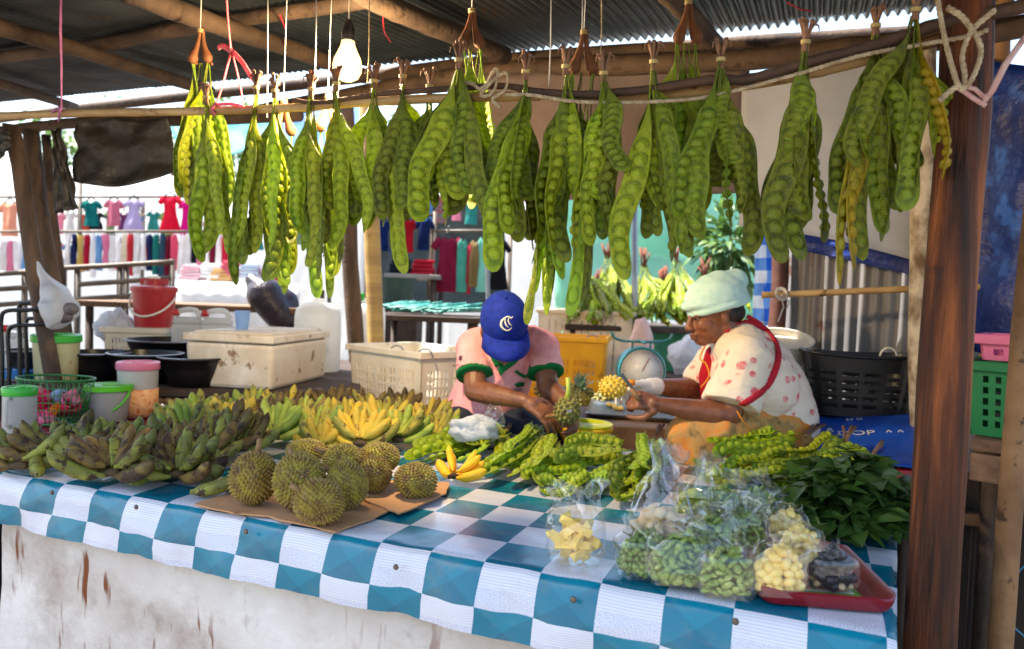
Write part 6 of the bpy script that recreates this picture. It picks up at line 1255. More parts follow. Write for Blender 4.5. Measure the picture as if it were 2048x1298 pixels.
b = MB(); b.tube([V((45 * k * math.cos(a), -.05 * abs(math.sin(a)) - .01, 62 * k - 44 * k * math.sin(a))) for a in [x * PI / 14 for x in range(15)]], .0045, 7); b.build('handle', m_lid2, root)
t_or = mat('orange_shreds', srgb(232, 150, 80), srgb(240, 186, 130), scale=40, rough=.6, c3=srgb(216, 110, 50), bump=.8, bscale=50)
p = kz(834, 267, TZ + .002); k = mpp(depth(p)); jar('jar', 'frosted jar of orange shreds with a pink lid', 'jar', p + V((0, .03, 0)), 36 * k, 38 * k, 104 * k, m_fros, plastic('pink_lid', 226, 130, 160, .3, .1), .028, t_or, 58 * k)
b = MB(); k2 = k * .985; root = bpy.data.objects['jar']; b.lathe([(37.5 * k, .004), (38.5 * k, 56 * k), (37 * k, 57 * k)], 32); b.build('contents_band', t_or, root)
p = kz(800, 40, TZ + .002); k = mpp(depth(p)); jar('jar', 'white jar with a bright blue lid behind the green basket', 'jar', p, 36 * k, 38 * k, 56 * k, m_fros, plastic('blue_lid', 20, 120, 190, .3), .028)
p = W(112, 770, 3.2); p.z = LZ + .001; k = mpp(3.2); jar('jar', 'big cream tub with a wide green lid standing above the basket', 'tub', p, 37 * k, 42 * k, 90 * k, m_cream2, m_lid, .03)
# green wire basket of colourful cups
p = kz(852, 88, TZ + .003); k = mpp(depth(p)); root = thing('wire_basket', 'oval green lattice basket full of pink and orange cups', 'basket', p + V((0, .07, 0)), -.1); b = MB(); m_gb = plastic('green_plastic', 30, 110, 50, .35); A0, B0, H0 = 78 * k, .095, 92 * k
for i in range(38):
    a = 2 * PI * i / 38; d = V((math.cos(a) * A0, math.sin(a) * B0, 0)); b.tube([d * .68 + V((0, 0, .003)), d * .86 + V((0, 0, H0 * .55)), d + V((0, 0, H0))], .0017, 5)
for j in range(7):
    t_ = j / 6; s_ = .68 + .32 * t_; b.tube([V((A0 * s_ * math.cos(a), B0 * s_ * math.sin(a), .003 + (H0 - .003) * t_)) for a in [x * PI / 20 for x in range(40)]], .0042 if j in (0, 6) else .0018, 6, closed=True)
b.lathe([(A0 * .68, .001), (A0 * .69, .004), (0, .004)], 30, sy=B0 / A0); b.build('lattice', m_gb, root)
mp_, mo_, mp2 = plastic('hot_pink', 216, 30, 100, .3, .1), plastic('orange_plastic', 240, 130, 30, .3, .1), plastic('pale_pink', 236, 130, 170, .3, .15)
for i, (x, y, z, rx, ry, m, s_, lab) in enumerate(((-.05, -.01, .07, .5, .3, mp_, 1, 'hot pink cup standing tallest in the green lattice basket'), (.045, 0, .06, 1.1, .4, mp_, 1, 'hot pink cup lying on its side at the right of the lattice basket'), (-.02, -.035, .035, 1.3, -.5, mp_, .9, 'hot pink cup low at the front of the lattice basket'), (.015, -.03, .055, 1.2, .9, mo_, .7, 'orange ring shaped cup in the lattice basket'), (.06, .01, .095, .3, .5, mp2, .9, 'pale pink cup sticking out at the right of the lattice basket'), (.0, -.045, .02, 1.5, 1.2, mp2, .8, 'pale pink scoop at the bottom of the lattice basket'), (-.07, .02, .1, -.5, .2, mp_, .8, 'hot pink cup leaning at the left rim of the lattice basket'), (0, .02, .09, .2, -.6, plastic('pale_blue', 150, 180, 220, .3, .1), .8, 'pale blue cup amid the pink cups of the lattice basket'))):
    c_ = thing('cup', lab, 'cup', p + V((x, y + .07, z)), 0, None, (rx, ry, i)); b = MB(); b.lathe([(.022 * s_, -.03 * s_), (.03 * s_, .035 * s_), (.031 * s_, .035 * s_), (.028 * s_, .033 * s_), (.02 * s_, -.026 * s_), (0, -.026 * s_)], 20); b.build('cup_body', m, c_, sharp=60); b = MB(); b.tube([V((.026 * s_ + .016 * s_ * math.sin(q), 0, .026 * s_ * math.cos(q))) for q in [k_ * PI / 7 for k_ in range(8)]], .0035, 6); b.build('handle', m, c_)
# basins, cooler, buckets on the log table
m_bas = plastic('black_basin', 24, 24, 28, .3)
for (px, py, hw, d, h, lab) in ((388, 713, 70, 3.25, .13, 'black basin against the left end of the foam box'), (292, 706, 72, 3.3, .13, 'black basin in the middle of the row of basins'), (196, 704, 66, 3.35, .13, 'black basin just right of the cream tub'), (345, 679, 88, 3.75, .2, 'wide black basin behind the row of basins'), (60, 700, 44, 3.4, .15, 'black basin behind the black chair frames')):
    p = W(px, py, d); k = mpp(d) * hw; root = thing('basin', lab, 'basin', V((p.x, p.y, LZ + .001)), 0, 'black basins on the log table'); h = p.z - LZ; b = MB(); b.lathe([(k * .62, 0), (k * .8, h * .5), (k * .94, h - .006), (k, h - .006), (k, h), (k * .93, h + .002), (k * .78, h * .5), (k * .6, .006), (0, .006)], 40); b.build('basin_body', m_bas, root, sharp=70)
m_foam = mat('styrofoam', srgb(232, 224, 210), srgb(206, 190, 166), scale=4, rough=.8, bump=.35, bscale=70, bdist=.004, spots=srgb(140, 112, 82), spot_scale=11, spot_at=.61, c3=srgb(222, 210, 192), lo=.3, hi=.7)
Fc, Rc = onZ(543, 783, LZ + .001), onZ(672, 750, LZ); u_ = (Rc - Fc); u_.z = 0; u_.normalize(); a_ = math.atan2(u_.y, u_.x); root = thing('foam_box', 'scuffed white styrofoam cooler box with a lid behind the bananas', 'cooler box', Fc, a_); Lx, Ly, hh = .60, .41, 93 * mpp(depth(Fc)); b = MB()
b.box((Lx / 2, Ly / 2, hh / 2), (Lx * .96, Ly * .96, hh), taper=1.04); b.build('box', m_foam, root, smooth=False, bevel=.018); b = MB(); b.box((Lx / 2, Ly / 2, hh + .02), (Lx * 1.03, Ly * 1.03, .034)); b.box((Lx / 2, Ly / 2, hh + .04), (Lx * .9, Ly * .88, .014)); b.build('lid', m_foam, root, smooth=False, bevel=.008)
q = XF[root.name] @ V((Lx * .34, Ly * .62, hh + .047)); c_ = bucket('cup', 'pale blue plastic cup standing on the foam box lid', 'cup', V(q), .026, .034, .085, plastic('sky_blue_cup', 150, 190, 240, .35, .35), .002, .002, 24)
def drum(lab, px, py0, py1, hw, d, m, zb=None, sq=.8):
    p = W(px, py0, d); k = mpp(d); zb = zb if zb is not None else W(px, py1, d).z; root = thing('plastic_drum', lab, 'drum', V((p.x, p.y, zb))); h = p.z - zb; r = hw * k; b = MB(); b.lathe([(r * .96, 0), (r, .01), (r, h * .74), (r * .93, h * .86), (r * .55, h * .94), (r * .3, h * .95), (r * .28, h), (0, h)], 28, sy=sq); b.build('drum_body', m, root, sharp=70); return root
m_tl = mat('milky_plastic', srgb(232, 232, 230), srgb(214, 214, 212), scale=4, rough=.4, transl=.45)
drum('milky white drum behind the foam box', 637, 597, 0, 46, 4.0, m_tl, LZ + .001); drum('white bottle drum with a green cap between the two posts', 738, 596, 0, 34, 4.75, m_tl, .9)
bpy.data.objects['plastic_drum.001']; b = MB(); o_ = XF['plastic_drum.001']; q = W(722, 600, 4.72); b.lathe([(.022, 0), (.022, .04), (.018, .045), (0, .045)], 16, q); o = b.build('cap', m_lid, bpy.data.objects['plastic_drum.001'], world=True)
def jerry(lab, px, d, hw, top):
    p = W(px, top, d); k = mpp(d); root = thing('jerrycan', lab, 'jerrycan', V((p.x, p.y, LZ + .001)), .2, 'jerrycans behind the basins'); h = p.z - LZ; w_ = hw * k * 2; b = MB(); b.box((0, 0, h * .38), (w_, w_ * .6, h * .76)); b.box((0, 0, h * .82), (w_, w_ * .6, h * .12), taper=.8); b.build('can_body', m_tl, root, smooth=False, bevel=.02)
    b = MB(); b.tube(spline([V((-w_ * .4, 0, h * .86)), V((-w_ * .3, 0, h * .97)), V((w_ * .2, 0, h)), V((w_ * .4, 0, h * .86))], 5), .014, 8); b.build('handle', m_tl, root); b = MB(); b.lathe([(.02, 0), (.02, .03), (0, .032)], 14, (-w_ * .4, 0, h * .9)); b.build('cap', plastic('red_cap', 190, 40, 40), root)
jerry('milky jerrycan right of the red bucket', 377, 3.95, 29, 620); jerry('milky jerrycan just left of the blue cup', 436, 3.95, 30, 622)
F = W(206, 690, 4.0); F.z = LZ + .001; crate('low white tray crate under the red bucket', F, .1, .44, .3, W(270, 662, 4).z - LZ, m_wcr, (20, 12), 3, z1=.8)
p = W(307, 662, 4.12); p.z = W(270, 662, 4).z + .02; k = mpp(4.12); m_rb = plastic('red_cooler', 176, 26, 34, .35); root = bucket('ice_bucket', 'dark red insulated bucket with lid and white handle', 'bucket', p, 34 * k, 41 * k, 70 * k, m_rb)
b = MB(); b.lathe([(43 * k, 70 * k), (44 * k, 73 * k), (43 * k, 80 * k), (36 * k, 82 * k), (20 * k, 82 * k), (18 * k, 92 * k), (0, 92 * k)], 28); b.box((0, 0, 90 * k), (50 * k, 16 * k, 12 * k)); b.build('lid', m_rb, root, sharp=50); b = MB(); b.tube([V((44 * k * math.cos(a), -43 * k * math.sin(a), 62 * k - 40 * k * math.sin(a))) for a in [x * PI / 14 for x in range(15)]], .006, 6); b.build('handle', m_white, root); b = MB(); b.box((0, -2 * k, 94 * k), (22 * k, 10 * k, 14 * k)); b.build('lid_catch', m_white, root, bevel=.006)
crumple('bright white carrier bag beside the red bucket', W(230, 655, 4.1), (.1, .08, .1), m_carrier, 11, amp=.3); crumple('white crumpled sheet at the foot of the pink lidded jar', onZ(315, 822, TZ + .02), (.05, .03, .025), m_carrier, 14)
# bag hanging on the post, black chair frames
root = thing('hanging_bag', 'white plastic bag with dark contents hung on the leftmost post', 'plastic bag', W(76, 528, 3.0)); b = MB(); pts = [(76, 526, 2), (90, 560, 14), (110, 585, 34), (118, 610, 46), (120, 632, 44), (122, 648, 30), (124, 655, 8)]
b.tube(spline([W(x, y, 2.98) for x, y, r in pts], 6), [q * mpp(3) for q in sum([[pts[i][2] + (pts[i + 1][2] - pts[i][2]) * k_ / 6 for k_ in range(6)] for i in range(6)], [])] + [8 * mpp(3)], 20, flat=.6)
b.v = [v + V((nz(v * 16), nz(v * 16 + V((5, 0, 0))), nz(v * 16 + V((0, 5, 0))))) * .016 for v in b.v]; b.build('bag_film', mat('milky_bag', srgb(236, 238, 240), srgb(214, 216, 222), scale=8, rough=.3, transl=.5, bump=.5, bscale=20), root, world=True)
b = MB()
for (x, y, r) in ((108, 622, 17), (126, 632, 18), (140, 618, 16), (92, 610, 13)): b.ell(W(x, y, 2.955), (r * mpp(3), .035, r * mpp(3) * .8), 12, 8)
b.build('contents', mat('grey_goods', srgb(120, 112, 116), srgb(80, 74, 80), scale=20, rough=.7), root, world=True)
m_bmet = mat('black_metal', srgb(22, 22, 26), srgb(14, 14, 17), rough=.3, metal=.3)
for i, (dx, dy, lab) in enumerate(((0, 0, 'black tube chair frame nearest the left picture edge'), (20, 30, 'black tube chair frame lower behind the first one'))):
    root = thing('chair_frame', lab, 'chair', V((*W(40 + dx, 700, 2.95).xy, 0)), 0, 'black tube chairs at far left'); g_ = lambda x, y, d=2.95: W(x + dx * .7, y + dy, d + i * .12); b = MB(); b.tube(spline([g_(4, 800), g_(4, 700), g_(2, 640), g_(14, 622), g_(60, 620), g_(88, 614)], 6), .0085, 8); b.tube(spline([g_(40, 800, 3.1), g_(40, 690, 3.1), g_(38, 618, 3.1), g_(50, 607, 3.1), g_(92, 612, 3.1), g_(94, 620, 3.0), g_(70, 622, 2.96)], 6), .0085, 8); b.build('back_frame', m_bmet, root, world=True)
    b = MB(); q1, q2 = g_(4, 798), g_(40, 798, 3.1)
    for q in (q1, q2): b.tube([q, V((q.x, q.y, 0))], .0085, 8)
    b.build('legs_tube', m_bmet, root, world=True)
jerry('small milky jug behind the black chair frames', 26, 3.5, 18, 655)
# right edge: crates on a shelf, socket
m_gcr = plastic('green_crate', 20, 120, 62, .4, .1); m_pcr = plastic('pink_crate', 232, 120, 160, .4, .1)
S_ = W(1925, 870, 2.15); S2 = W(2120, 884, 2.0); rt2 = thing('rough_shelf', 'rough brown plank shelf under the green crate', 'shelf', V((S_.x, S_.y, 0))); dv = (S2 - S_); dv.z = 0; dv.normalize(); nn = V((-dv.y, dv.x, 0)); rot = Matrix((dv, nn, V((0, 0, 1)))).transposed()
for q, (o_, z_, w_) in enumerate(((0, 0, .1), (.12, .002, .11), (.25, -.003, .11))): b = MB(); b.box(S_ + dv * .5 + nn * (o_ + .03) + V((0, 0, z_ - .02)), (.95, w_, .035), rot); b.build('plank', m_plank, rt2, world=True, smooth=False, bevel=.005)
b = MB(); b.box(S_ + dv * .5 + nn * .0 + V((0, 0, -.085)), (.95, .04, .08), rot); b.build('rail', m_plank, rt2, world=True, smooth=False, bevel=.005)
for q in (.06, .9): b = MB(); pp = S_ + dv * q + nn * .18; b.tube([pp - V((0, 0, .04)), V((pp.x, pp.y, 0))], .03, 8); b.build('leg', m_grey, rt2, world=True)
crate('green slotted plastic crate on the rough shelf at the right edge', S_ + dv * .0 + nn * .03 + V((0, 0, .001)), math.atan2(dv.y, dv.x), .34, .24, 138 * mpp(2.15), m_gcr, (9, 7), 5, fx=.45, fz=.6, z1=.9, gap=99)
crate('pink plastic crate stacked on the green crate', S_ + dv * .02 + nn * .05 + V((0, 0, 138 * mpp(2.15) + .02)), math.atan2(dv.y, dv.x), .3, .2, .06, m_pcr, (6, 5), 1, fx=.6, fz=.5, z1=.7, gap=99)
p = W(1997, 318, 2.585); root = thing('power_socket', 'white power socket box fixed to the slim pale post', 'socket', p); b = MB(); b.box((0, 0, 0), (.04, .016, .08)); b.build('socket_box', m_wb, root, smooth=False, bevel=.003); b = MB(); b.lathe([(.009, 0), (.008, .003), (0, .003)], 14, (0, -.0075, .008), rot=Rx(PI / 2)); b.build('dial', m_dark, root); b = MB(); b.tube(spline([V((0, -.005, -.03)), V((.006, -.008, -.08)), V((.0, .0, -.2)), V((.01, .01, -.42))], 6), .003, 6); b.tube(spline([V((.015, 0, -.01)), V((.05, .0, -.03)), V((.1, .01, -.06))], 5), .0025, 6); b.build('cable', m_blk, root)
b = MB(); b.tube(spline([W(2090, 1090, 1.9), W(2040, 1140, 1.95), W(2000, 1185, 1.95), W(2015, 1240, 1.9), W(2080, 1300, 1.85)], 8), .003, 6); tag(b.build('trailing_blue_cord', plastic('cord_blue', 60, 120, 150, .5), None, loc=W(2000, 1185, 1.95), world=True), 'thin blue cord trailing down at the right edge', 'cord')
# light bulb
BP = onP(695, 125, .1); root = thing('light_bulb', 'lit clear light bulb in a black socket hanging above the pole', 'light bulb', BP); b = MB(); k = mpp(depth(BP)); prof = [(.0, -38), (12, -36), (22, -30), (28, -18), (29, -6), (26, 8), (19, 22), (14, 34), (12.5, 44)]
t = NT('bulb_glow'); em = t.n('ShaderNodeEmission', i_Strength=9); em.inputs[0].default_value = (1, .74, .4, 1); t.l(em.outputs[0], t.out.inputs[0])
b.lathe([(r * k * .62, (z - 2) * k * .72) for r, z in prof], 24); b.build('glowing_core', t.m, root)
t = NT('bulb_glass'); em = t.n('ShaderNodeEmission', i_Strength=.55); em.inputs[0].default_value = (1, .62, .2, 1); tr_ = t.n('ShaderNodeBsdfTransparent'); mx = t.n('ShaderNodeAddShader'); gl = t.n('ShaderNodeBsdfGlossy', i_Roughness=.05); m2 = t.n('ShaderNodeMixShader', i_0=.08); t.l(tr_.outputs[0], m2.inputs[1]); t.l(gl.outputs[0], m2.inputs[2]); t.l(em.outputs[0], mx.inputs[0]); t.l(m2.outputs[0], mx.inputs[1]); t.l(mx.outputs[0], t.out.inputs[0])
b = MB(); b.lathe([(r * k, z * k) for r, z in prof], 24); b.build('glass', t.m, root)
b = MB(); b.lathe([(13 * k, 42 * k), (13.5 * k, 44 * k), (13 * k, 64 * k), (10 * k, 76 * k), (5 * k, 84 * k), (0, 84 * k)], 20); b.lathe([(14.2 * k, 50 * k), (14.2 * k, 58 * k)], 20); b.build('socket', m_blk, root, sharp=50)
b = MB(); b.tube([V((0, 0, 82 * k)), V((.002, 0, .4)), V((.004, 0, .8))], .0022, 6); b.build('flex', m_wstr, root)
ld = bpy.data.lights.new('bulb_light', 'POINT'); ld.energy = 22; ld.color = (1, .72, .4); ld.shadow_soft_size = .045; lo_ = bpy.data.objects.new('bulb_light', ld); C.objects.link(lo_); lo_.parent = root; lo_.location = (0, 0, -.075)
# ================================================================== THE MARKET BEHIND
m_canvas = mat('white_canvas', srgb(246, 246, 244), srgb(236, 238, 240), scale=1.2, rough=.8, transl=.5, bump=.2, bscale=2, bdist=.05)
m_pole = mat('stall_pole', srgb(104, 90, 74), srgb(70, 58, 46), scale=6, rough=.6)
def canopy(lab, x0, x1, y, z, m=m_canvas, back=True, dep=2.2, h=2.9):
    root = thing('market_canopy', lab, 'market stall', V(((x0 + x1) / 2, y, 0))); b = MB(); w_ = x1 - x0
    b.grid(20, 10, lambda u, v: V(((u - .5) * w_, -dep / 2 + dep * v, h - .35 * abs(v - .5) * 2 - .08 * math.sin(u * PI * 3) ** 2 + .02 * nz((u * 9, v * 5, x0))))); b.build('roof_sheet', m, root, solid=.003)
    if back: b = MB(); b.grid(24, 8, lambda u, v: V(((u - .5) * w_, dep / 2 + .05 * nz((u * 12, v * 2, x0)), .05 + (h - .4) * v))); b.build('back_sheet', m, root, solid=.003)
    for sx_ in (-1, 1):
        for sy_ in (-1, 1): b = MB(); b.tube([V((sx_ * w_ / 2, sy_ * dep / 2, 0)), V((sx_ * w_ / 2, sy_ * dep / 2, h - .33))], .025, 8); b.build('pole', m_pole, root)
canopy('white market canopy behind the clothes at far left', -9.8, -5.4, 9.6, 0); canopy('white market canopy behind the red bucket', -5.2, -2.2, 9.9, 0); canopy('white market canopy behind the dress rack', -1.9, 1.4, 9.8, 0); canopy('white market canopy behind the green bean shelf', 1.7, 5.2, 9.4, 0)
canopy('second white canopy row seen between the front ones', -13, -3, 14.5, 0, h=3.4); canopy('second white canopy row at the right', -2.5, 8, 14.5, 0, h=3.4)
# trees beyond the canopies
m_tleaf = mat('tree_leaf', srgb(92, 124, 56), srgb(62, 94, 40), scale=3, rough=.5, transl=.3, c3=srgb(120, 148, 70)); m_trunk = mat('tree_bark', srgb(110, 92, 74), srgb(74, 60, 48), scale=9, rough=.9, bump=.6)
def tree(lab, x, y, h, r, seed):
    rr = random.Random(seed); root = thing('tree', lab, 'tree', V((x, y, 0)), 0, 'trees beyond the market'); b = MB(); top = V((rr.uniform(-.3, .3), 0, h * .55)); b.tube(spline([V((0, 0, 0)), V((.1, 0, h * .25)), top], 5), [.2 - .011 * i for i in range(11)], 9); ends = []
    for q in range(8): a = q * 2.4; e = top + V((math.cos(a) * r * .7, math.sin(a) * r * .7, h * rr.uniform(.05, .35))); b.tube(spline([top - V((0, 0, h * .1)), top.lerp(e, .5) + V((0, 0, .2)), e], 4), [.08 - .007 * i for i in range(9)], 6); ends.append(e)
    b.build('trunk', m_trunk, root); b = MB()
    for q in range(46):
        c = rr.choice(ends) + V((rr.gauss(0, .45), rr.gauss(0, .45), rr.gauss(0, .4))) * r * .6
        for k in range(42):
            d = V((rr.gauss(0, 1), rr.gauss(0, 1), rr.gauss(0, .8))).normalized(); leaf(b, c + d * rr.uniform(.1, .42) * r * .4, d + V((0, 0, -.4)), V((rr.uniform(-1, 1), rr.uniform(-1, 1), 1)), .2, .05, .2, .3)
    b.build('crown', m_tleaf, root)
tree('broad leafy tree beyond the canopies at left', -9, 19, 6.5, 2.6, 1); tree('leafy tree beyond the canopies behind the middle', -1, 21, 7.0, 2.8, 2); tree('leafy tree beyond the canopies at right', 6, 18, 6.0, 2.4, 3)
# garments
CLM = {}
def cm(r, g, b_, pat=None):
    k = (r, g, b_, pat)
    if k not in CLM: CLM[k] = cloth('garment_%d' % len(CLM), srgb(r, g, b_), None if not pat else srgb(*pat), scale=10 if not pat else 22, transl=.3)
    return CLM[k]
def garment(lab, px, y0, y1, wpx, d, m, kind='shirt', name='garment', group=None, turn=0, hanger=True):
    p = W(px, y0, d); k = mpp(d); h = (y1 - y0) * k; w_ = wpx * k / 2; root = thing(name, lab, 'garment', p, turn, group); b = MB(); sd = px * .37
    def wid(v): return {'shirt': .78 - .1 * smooth01(v, 0, .3) + .12 * smooth01(v, .6, 1), 'dress': .62 - .06 * smooth01(v, .1, .3) + .4 * smooth01(v, .35, 1), 'strip': .9 + .1 * v, 'trousers': .8}[kind] * smooth01(v, -.08, .1)
    dp = min(w_ * .5, .05) if kind != 'strip' else w_ * .9
    def f(u, v):
        a = 2 * PI * u; q = wid(v); fold = .22 * smooth01(v, .15, 1) * math.sin(a * 5 + sd + 2 * nz((u * 3, v * 2, sd))) ; return V((math.cos(a) * w_ * q * (1 + .08 * nz((v * 3, sd, 0))), math.sin(a) * dp * (.7 + fold) * q + .03 * nz((math.cos(a), v * 2, sd)), -h * v - (.03 * (1 - abs(math.cos(a))) if v < .05 else 0)))
    if kind == 'trousers':
        for s_ in (-1, 1): b.tube(spline([V((s_ * w_ * .3, 0, 0)), V((s_ * w_ * .38, 0, -h * .4)), V((s_ * w_ * .45, 0, -h))], 4), w_ * .42, 10, flat=.35)
    else: b.grid(28, 12, f) if False else b.add([f(i / 28, j / 12) for j in range(13) for i in range(28)], [(j * 28 + i, j * 28 + (i + 1) % 28, (j + 1) * 28 + (i + 1) % 28, (j + 1) * 28 + i) for j in range(12) for i in range(28)])
    if kind in ('shirt', 'dress'):
        for s_ in (-1, 1): b.tube([V((s_ * w_ * .5, 0, -h * .04)), V((s_ * w_ * .8, 0, -h * .14)), V((s_ * w_ * 1.0, 0, -h * (.3 if kind == 'shirt' else .22)))], [w_ * .26, w_ * .26, w_ * .24], 10, flat=.4)
    b.build('cloth', m, root)
    if hanger: b = MB(); b.tube([V((-w_ * .6, 0, -.01)), V((0, 0, .045)), V((w_ * .6, 0, -.01))], .008, 6); b.tube([V((0, 0, .04)), V((0, 0, .1))], .005, 5); b.build('hanger', m_blk, root)
D1 = 7.6
for px, y0, y1, w_, c, kd, lab in ((20, 405, 472, 42, (246, 176, 140), 'shirt', 'peach shirt on a hanger at the left picture edge'), (183, 402, 452, 38, (20, 120, 116), 'shirt', 'dark teal shirt on a hanger behind the black sheet'), (228, 400, 452, 36, (214, 120, 140), 'shirt', 'pink and white top on a hanger right of the teal shirt'),
        (268, 400, 462, 40, (196, 180, 214), 'dress', 'lavender print dress on a hanger'), (341, 392, 466, 44, (232, 26, 60), 'dress', 'bright red dress on a hanger'), (374, 402, 470, 30, (226, 20, 140), 'dress', 'magenta dress on a hanger beside the red one')):
    garment(lab, px, y0, y1, w_, D1, cm(*c), kd, group='upper row of clothes at left')
rr = random.Random(77); cols = [(240, 236, 232, 'white'), (34, 44, 90, 'navy'), (226, 196, 110, 'sand yellow'), (190, 30, 60, 'crimson'), (120, 170, 210, 'sky blue'), (236, 140, 170, 'pink'), (250, 246, 244, 'chalk white'), (214, 60, 70, 'red'), (60, 90, 110, 'slate blue'), (120, 24, 50, 'maroon'), (30, 30, 36, 'black'), (40, 130, 120, 'teal'), (236, 222, 196, 'cream'), (230, 90, 120, 'rose')]
seq = [0, 1, 2, 3, 6, 4, 5, 0, 6, 12, 7, 0, 6, 1, 11, 8, 9, 13, 6, 0, 10, 5, 6, 9, 0, 3]
for i, ci in enumerate(seq):
    px = 136 + i * 12.6; c = cols[ci]; prev, nxt = cols[seq[i - 1]][3] if i else 'nothing', cols[seq[i + 1]][3] if i + 1 < len(seq) else 'nothing'
    garment('%s garment edge on between %s and %s ones on the low rail' % (c[3], prev, nxt) if i and i + 1 < len(seq) else '%s garment at the %s end of the low rail' % (c[3], 'left' if not i else 'right'), px, 466 + rr.uniform(-2, 2), rr.uniform(525, 556), 13, D1 - .1, cm(*c[:3]), 'strip', group='garments on the low rail at left', hanger=False, turn=rr.uniform(-.2, .2))
for i, (px, y1, ci) in enumerate(((8, 540, 0), (22, 548, 5), (36, 545, 6), (52, 538, 4))): garment('%s garment at the far left edge below the peach shirt' % cols[ci][3], px, 480, y1, 16, D1, cm(*cols[ci][:3]), 'strip', group='garments on the low rail at left', hanger=False)
def rail(lab, x0, x1, y, d, posts=True, m=m_pole):
    a, c = W(x0, y, d), W(x1, y, d); root = thing('clothes_rail', lab, 'clothes rail', V((*((a + c) / 2).xy, 0))); b = MB(); b.tube([a, c], .014, 8); b.build('bar', m, root, world=True)
    for q in (a, c): b = MB(); b.tube([V((q.x, q.y, 0)), q + V((0, 0, .03))], .018, 8); b.build('upright', m, root, world=True)
rail('upper clothes rail at far left', -20, 400, 394, D1 + .02); rail('low clothes rail at far left', -20, 476, 463, D1 - .1); 
for px, y0, y1, w_, c, kd, lab in ((768, 442, 502, 26, (24, 48, 110), 'shirt', 'navy shirt behind the banded post'), (792, 440, 506, 26, (30, 70, 150), 'shirt', 'royal blue shirt right of the banded post'), (820, 438, 505, 22, (190, 24, 40), 'shirt', 'red shirt behind the longest hanging pod'), (850, 438, 500, 34, (26, 44, 96), 'shirt', 'dark blue shirt left of the dress rack'),
        (897, 474, 584, 60, (138, 32, 66), 'dress', 'maroon dress facing front on the dress rack'), (926, 478, 584, 22, (90, 180, 160), 'strip', 'teal dress next to the maroon dress'), (939, 486, 588, 10, (196, 60, 84), 'strip', 'thin red dress edge on in the dress rack'), (950, 480, 574, 22, (150, 128, 84), 'strip', 'khaki dress in the dress rack'), (966, 474, 584, 22, (140, 214, 196), 'strip', 'mint dress in the dress rack'), (1000, 482, 580, 40, (28, 28, 32), 'dress', 'black dress at the right end of the rack')):
    garment(lab, px, y0, y1, w_, 6.4, cm(*c), kd, group='clothes in the middle stall', hanger=kd != 'strip')
rail('clothes rail of the middle stall with the maroon dress', 862, 1022, 462, 6.42); rail('upper rail of the middle stall with blue shirts', 752, 870, 430, 6.42)
# tables and lumps of goods
def slab_table(lab, x0, x1, ytop, d, dep, m, mleg=m_dark, name='stall_table', th=.04, skirt=None):
    a, c = W(x0, ytop, d), W(x1, ytop, d); z = (a.z + c.z) / 2; root = thing(name, lab, 'table', V((*((a + c) / 2).xy, 0))); L = c.x - a.x; b = MB(); b.box((0, dep / 2, z - th / 2), (L, dep, th)); b.build('table_top', m, root, smooth=False, bevel=.006)
    for sx_ in (-1, 1):
        for sy_ in (.06, dep - .06): b = MB(); b.tube([V((sx_ * (L / 2 - .06), sy_, 0)), V((sx_ * (L / 2 - .06), sy_, z - th))], .025, 8); b.build('leg', mleg, root)
    if skirt: b = MB(); b.grid(30, 5, lambda u, v: V(((u - .5) * L, -.012 + .02 * math.sin(u * 40) * v, z - th * 0 - (z - .1) * .75 * v))); b.build('skirt', skirt, root, solid=.002)
    return z
m_greyc = mat('grey_counter', srgb(150, 146, 140), srgb(120, 116, 112), scale=4, rough=.6)
slab_table('grey counter under the blue and red shirts', 768, 880, 548, 6.2, .8, m_greyc); slab_table('white covered stall table with heaped clothes at left', 352, 600, 565, 6.8, 1.1, m_canvas, skirt=m_canvas); slab_table('plank bench behind the basins', 150, 600, 608, 4.75, .5, m_plank)
slab_table('dark table under the teal nets behind the white crate', 745, 960, 632, 4.85, .6, m_dark); slab_table('dark shelf table holding the piled green bean bunches', 1130, 1510, 655, 5.1, .95, m_dark)
for i, (px, py, c, lab) in enumerate(((385, 548, (240, 200, 210), 'pale pink folded heap on the white stall table'), (425, 545, (250, 250, 250), 'white folded heap on the white stall table'), (465, 540, (236, 120, 140), 'rose folded heap on the white stall table'), (500, 545, (214, 226, 240), 'pale blue folded heap on the white stall table'), (445, 556, (240, 190, 120), 'peach folded heap at the front of the white stall table'), (545, 552, (190, 40, 60), 'red folded heap at the right end of the white stall table'), (800, 540, (40, 50, 60), 'dark folded heap on the grey counter'), (845, 540, (196, 40, 60), 'red folded heap on the grey counter'))):
    root = thing('folded_clothes', lab, 'folded clothes', W(px, py + 12, 7.0 if i < 6 else 6.4), 0, 'folded clothes on the stall tables'); b = MB()
    for q in range(4): b.box((.01 * (q % 2), .3 * 0, .02 + q * .035), (.2 - .01 * q, .16, .032), Rz(.1 * q - .1))
    b.build('cloth_stack', cm(*c), root, bevel=.01, smooth=False)
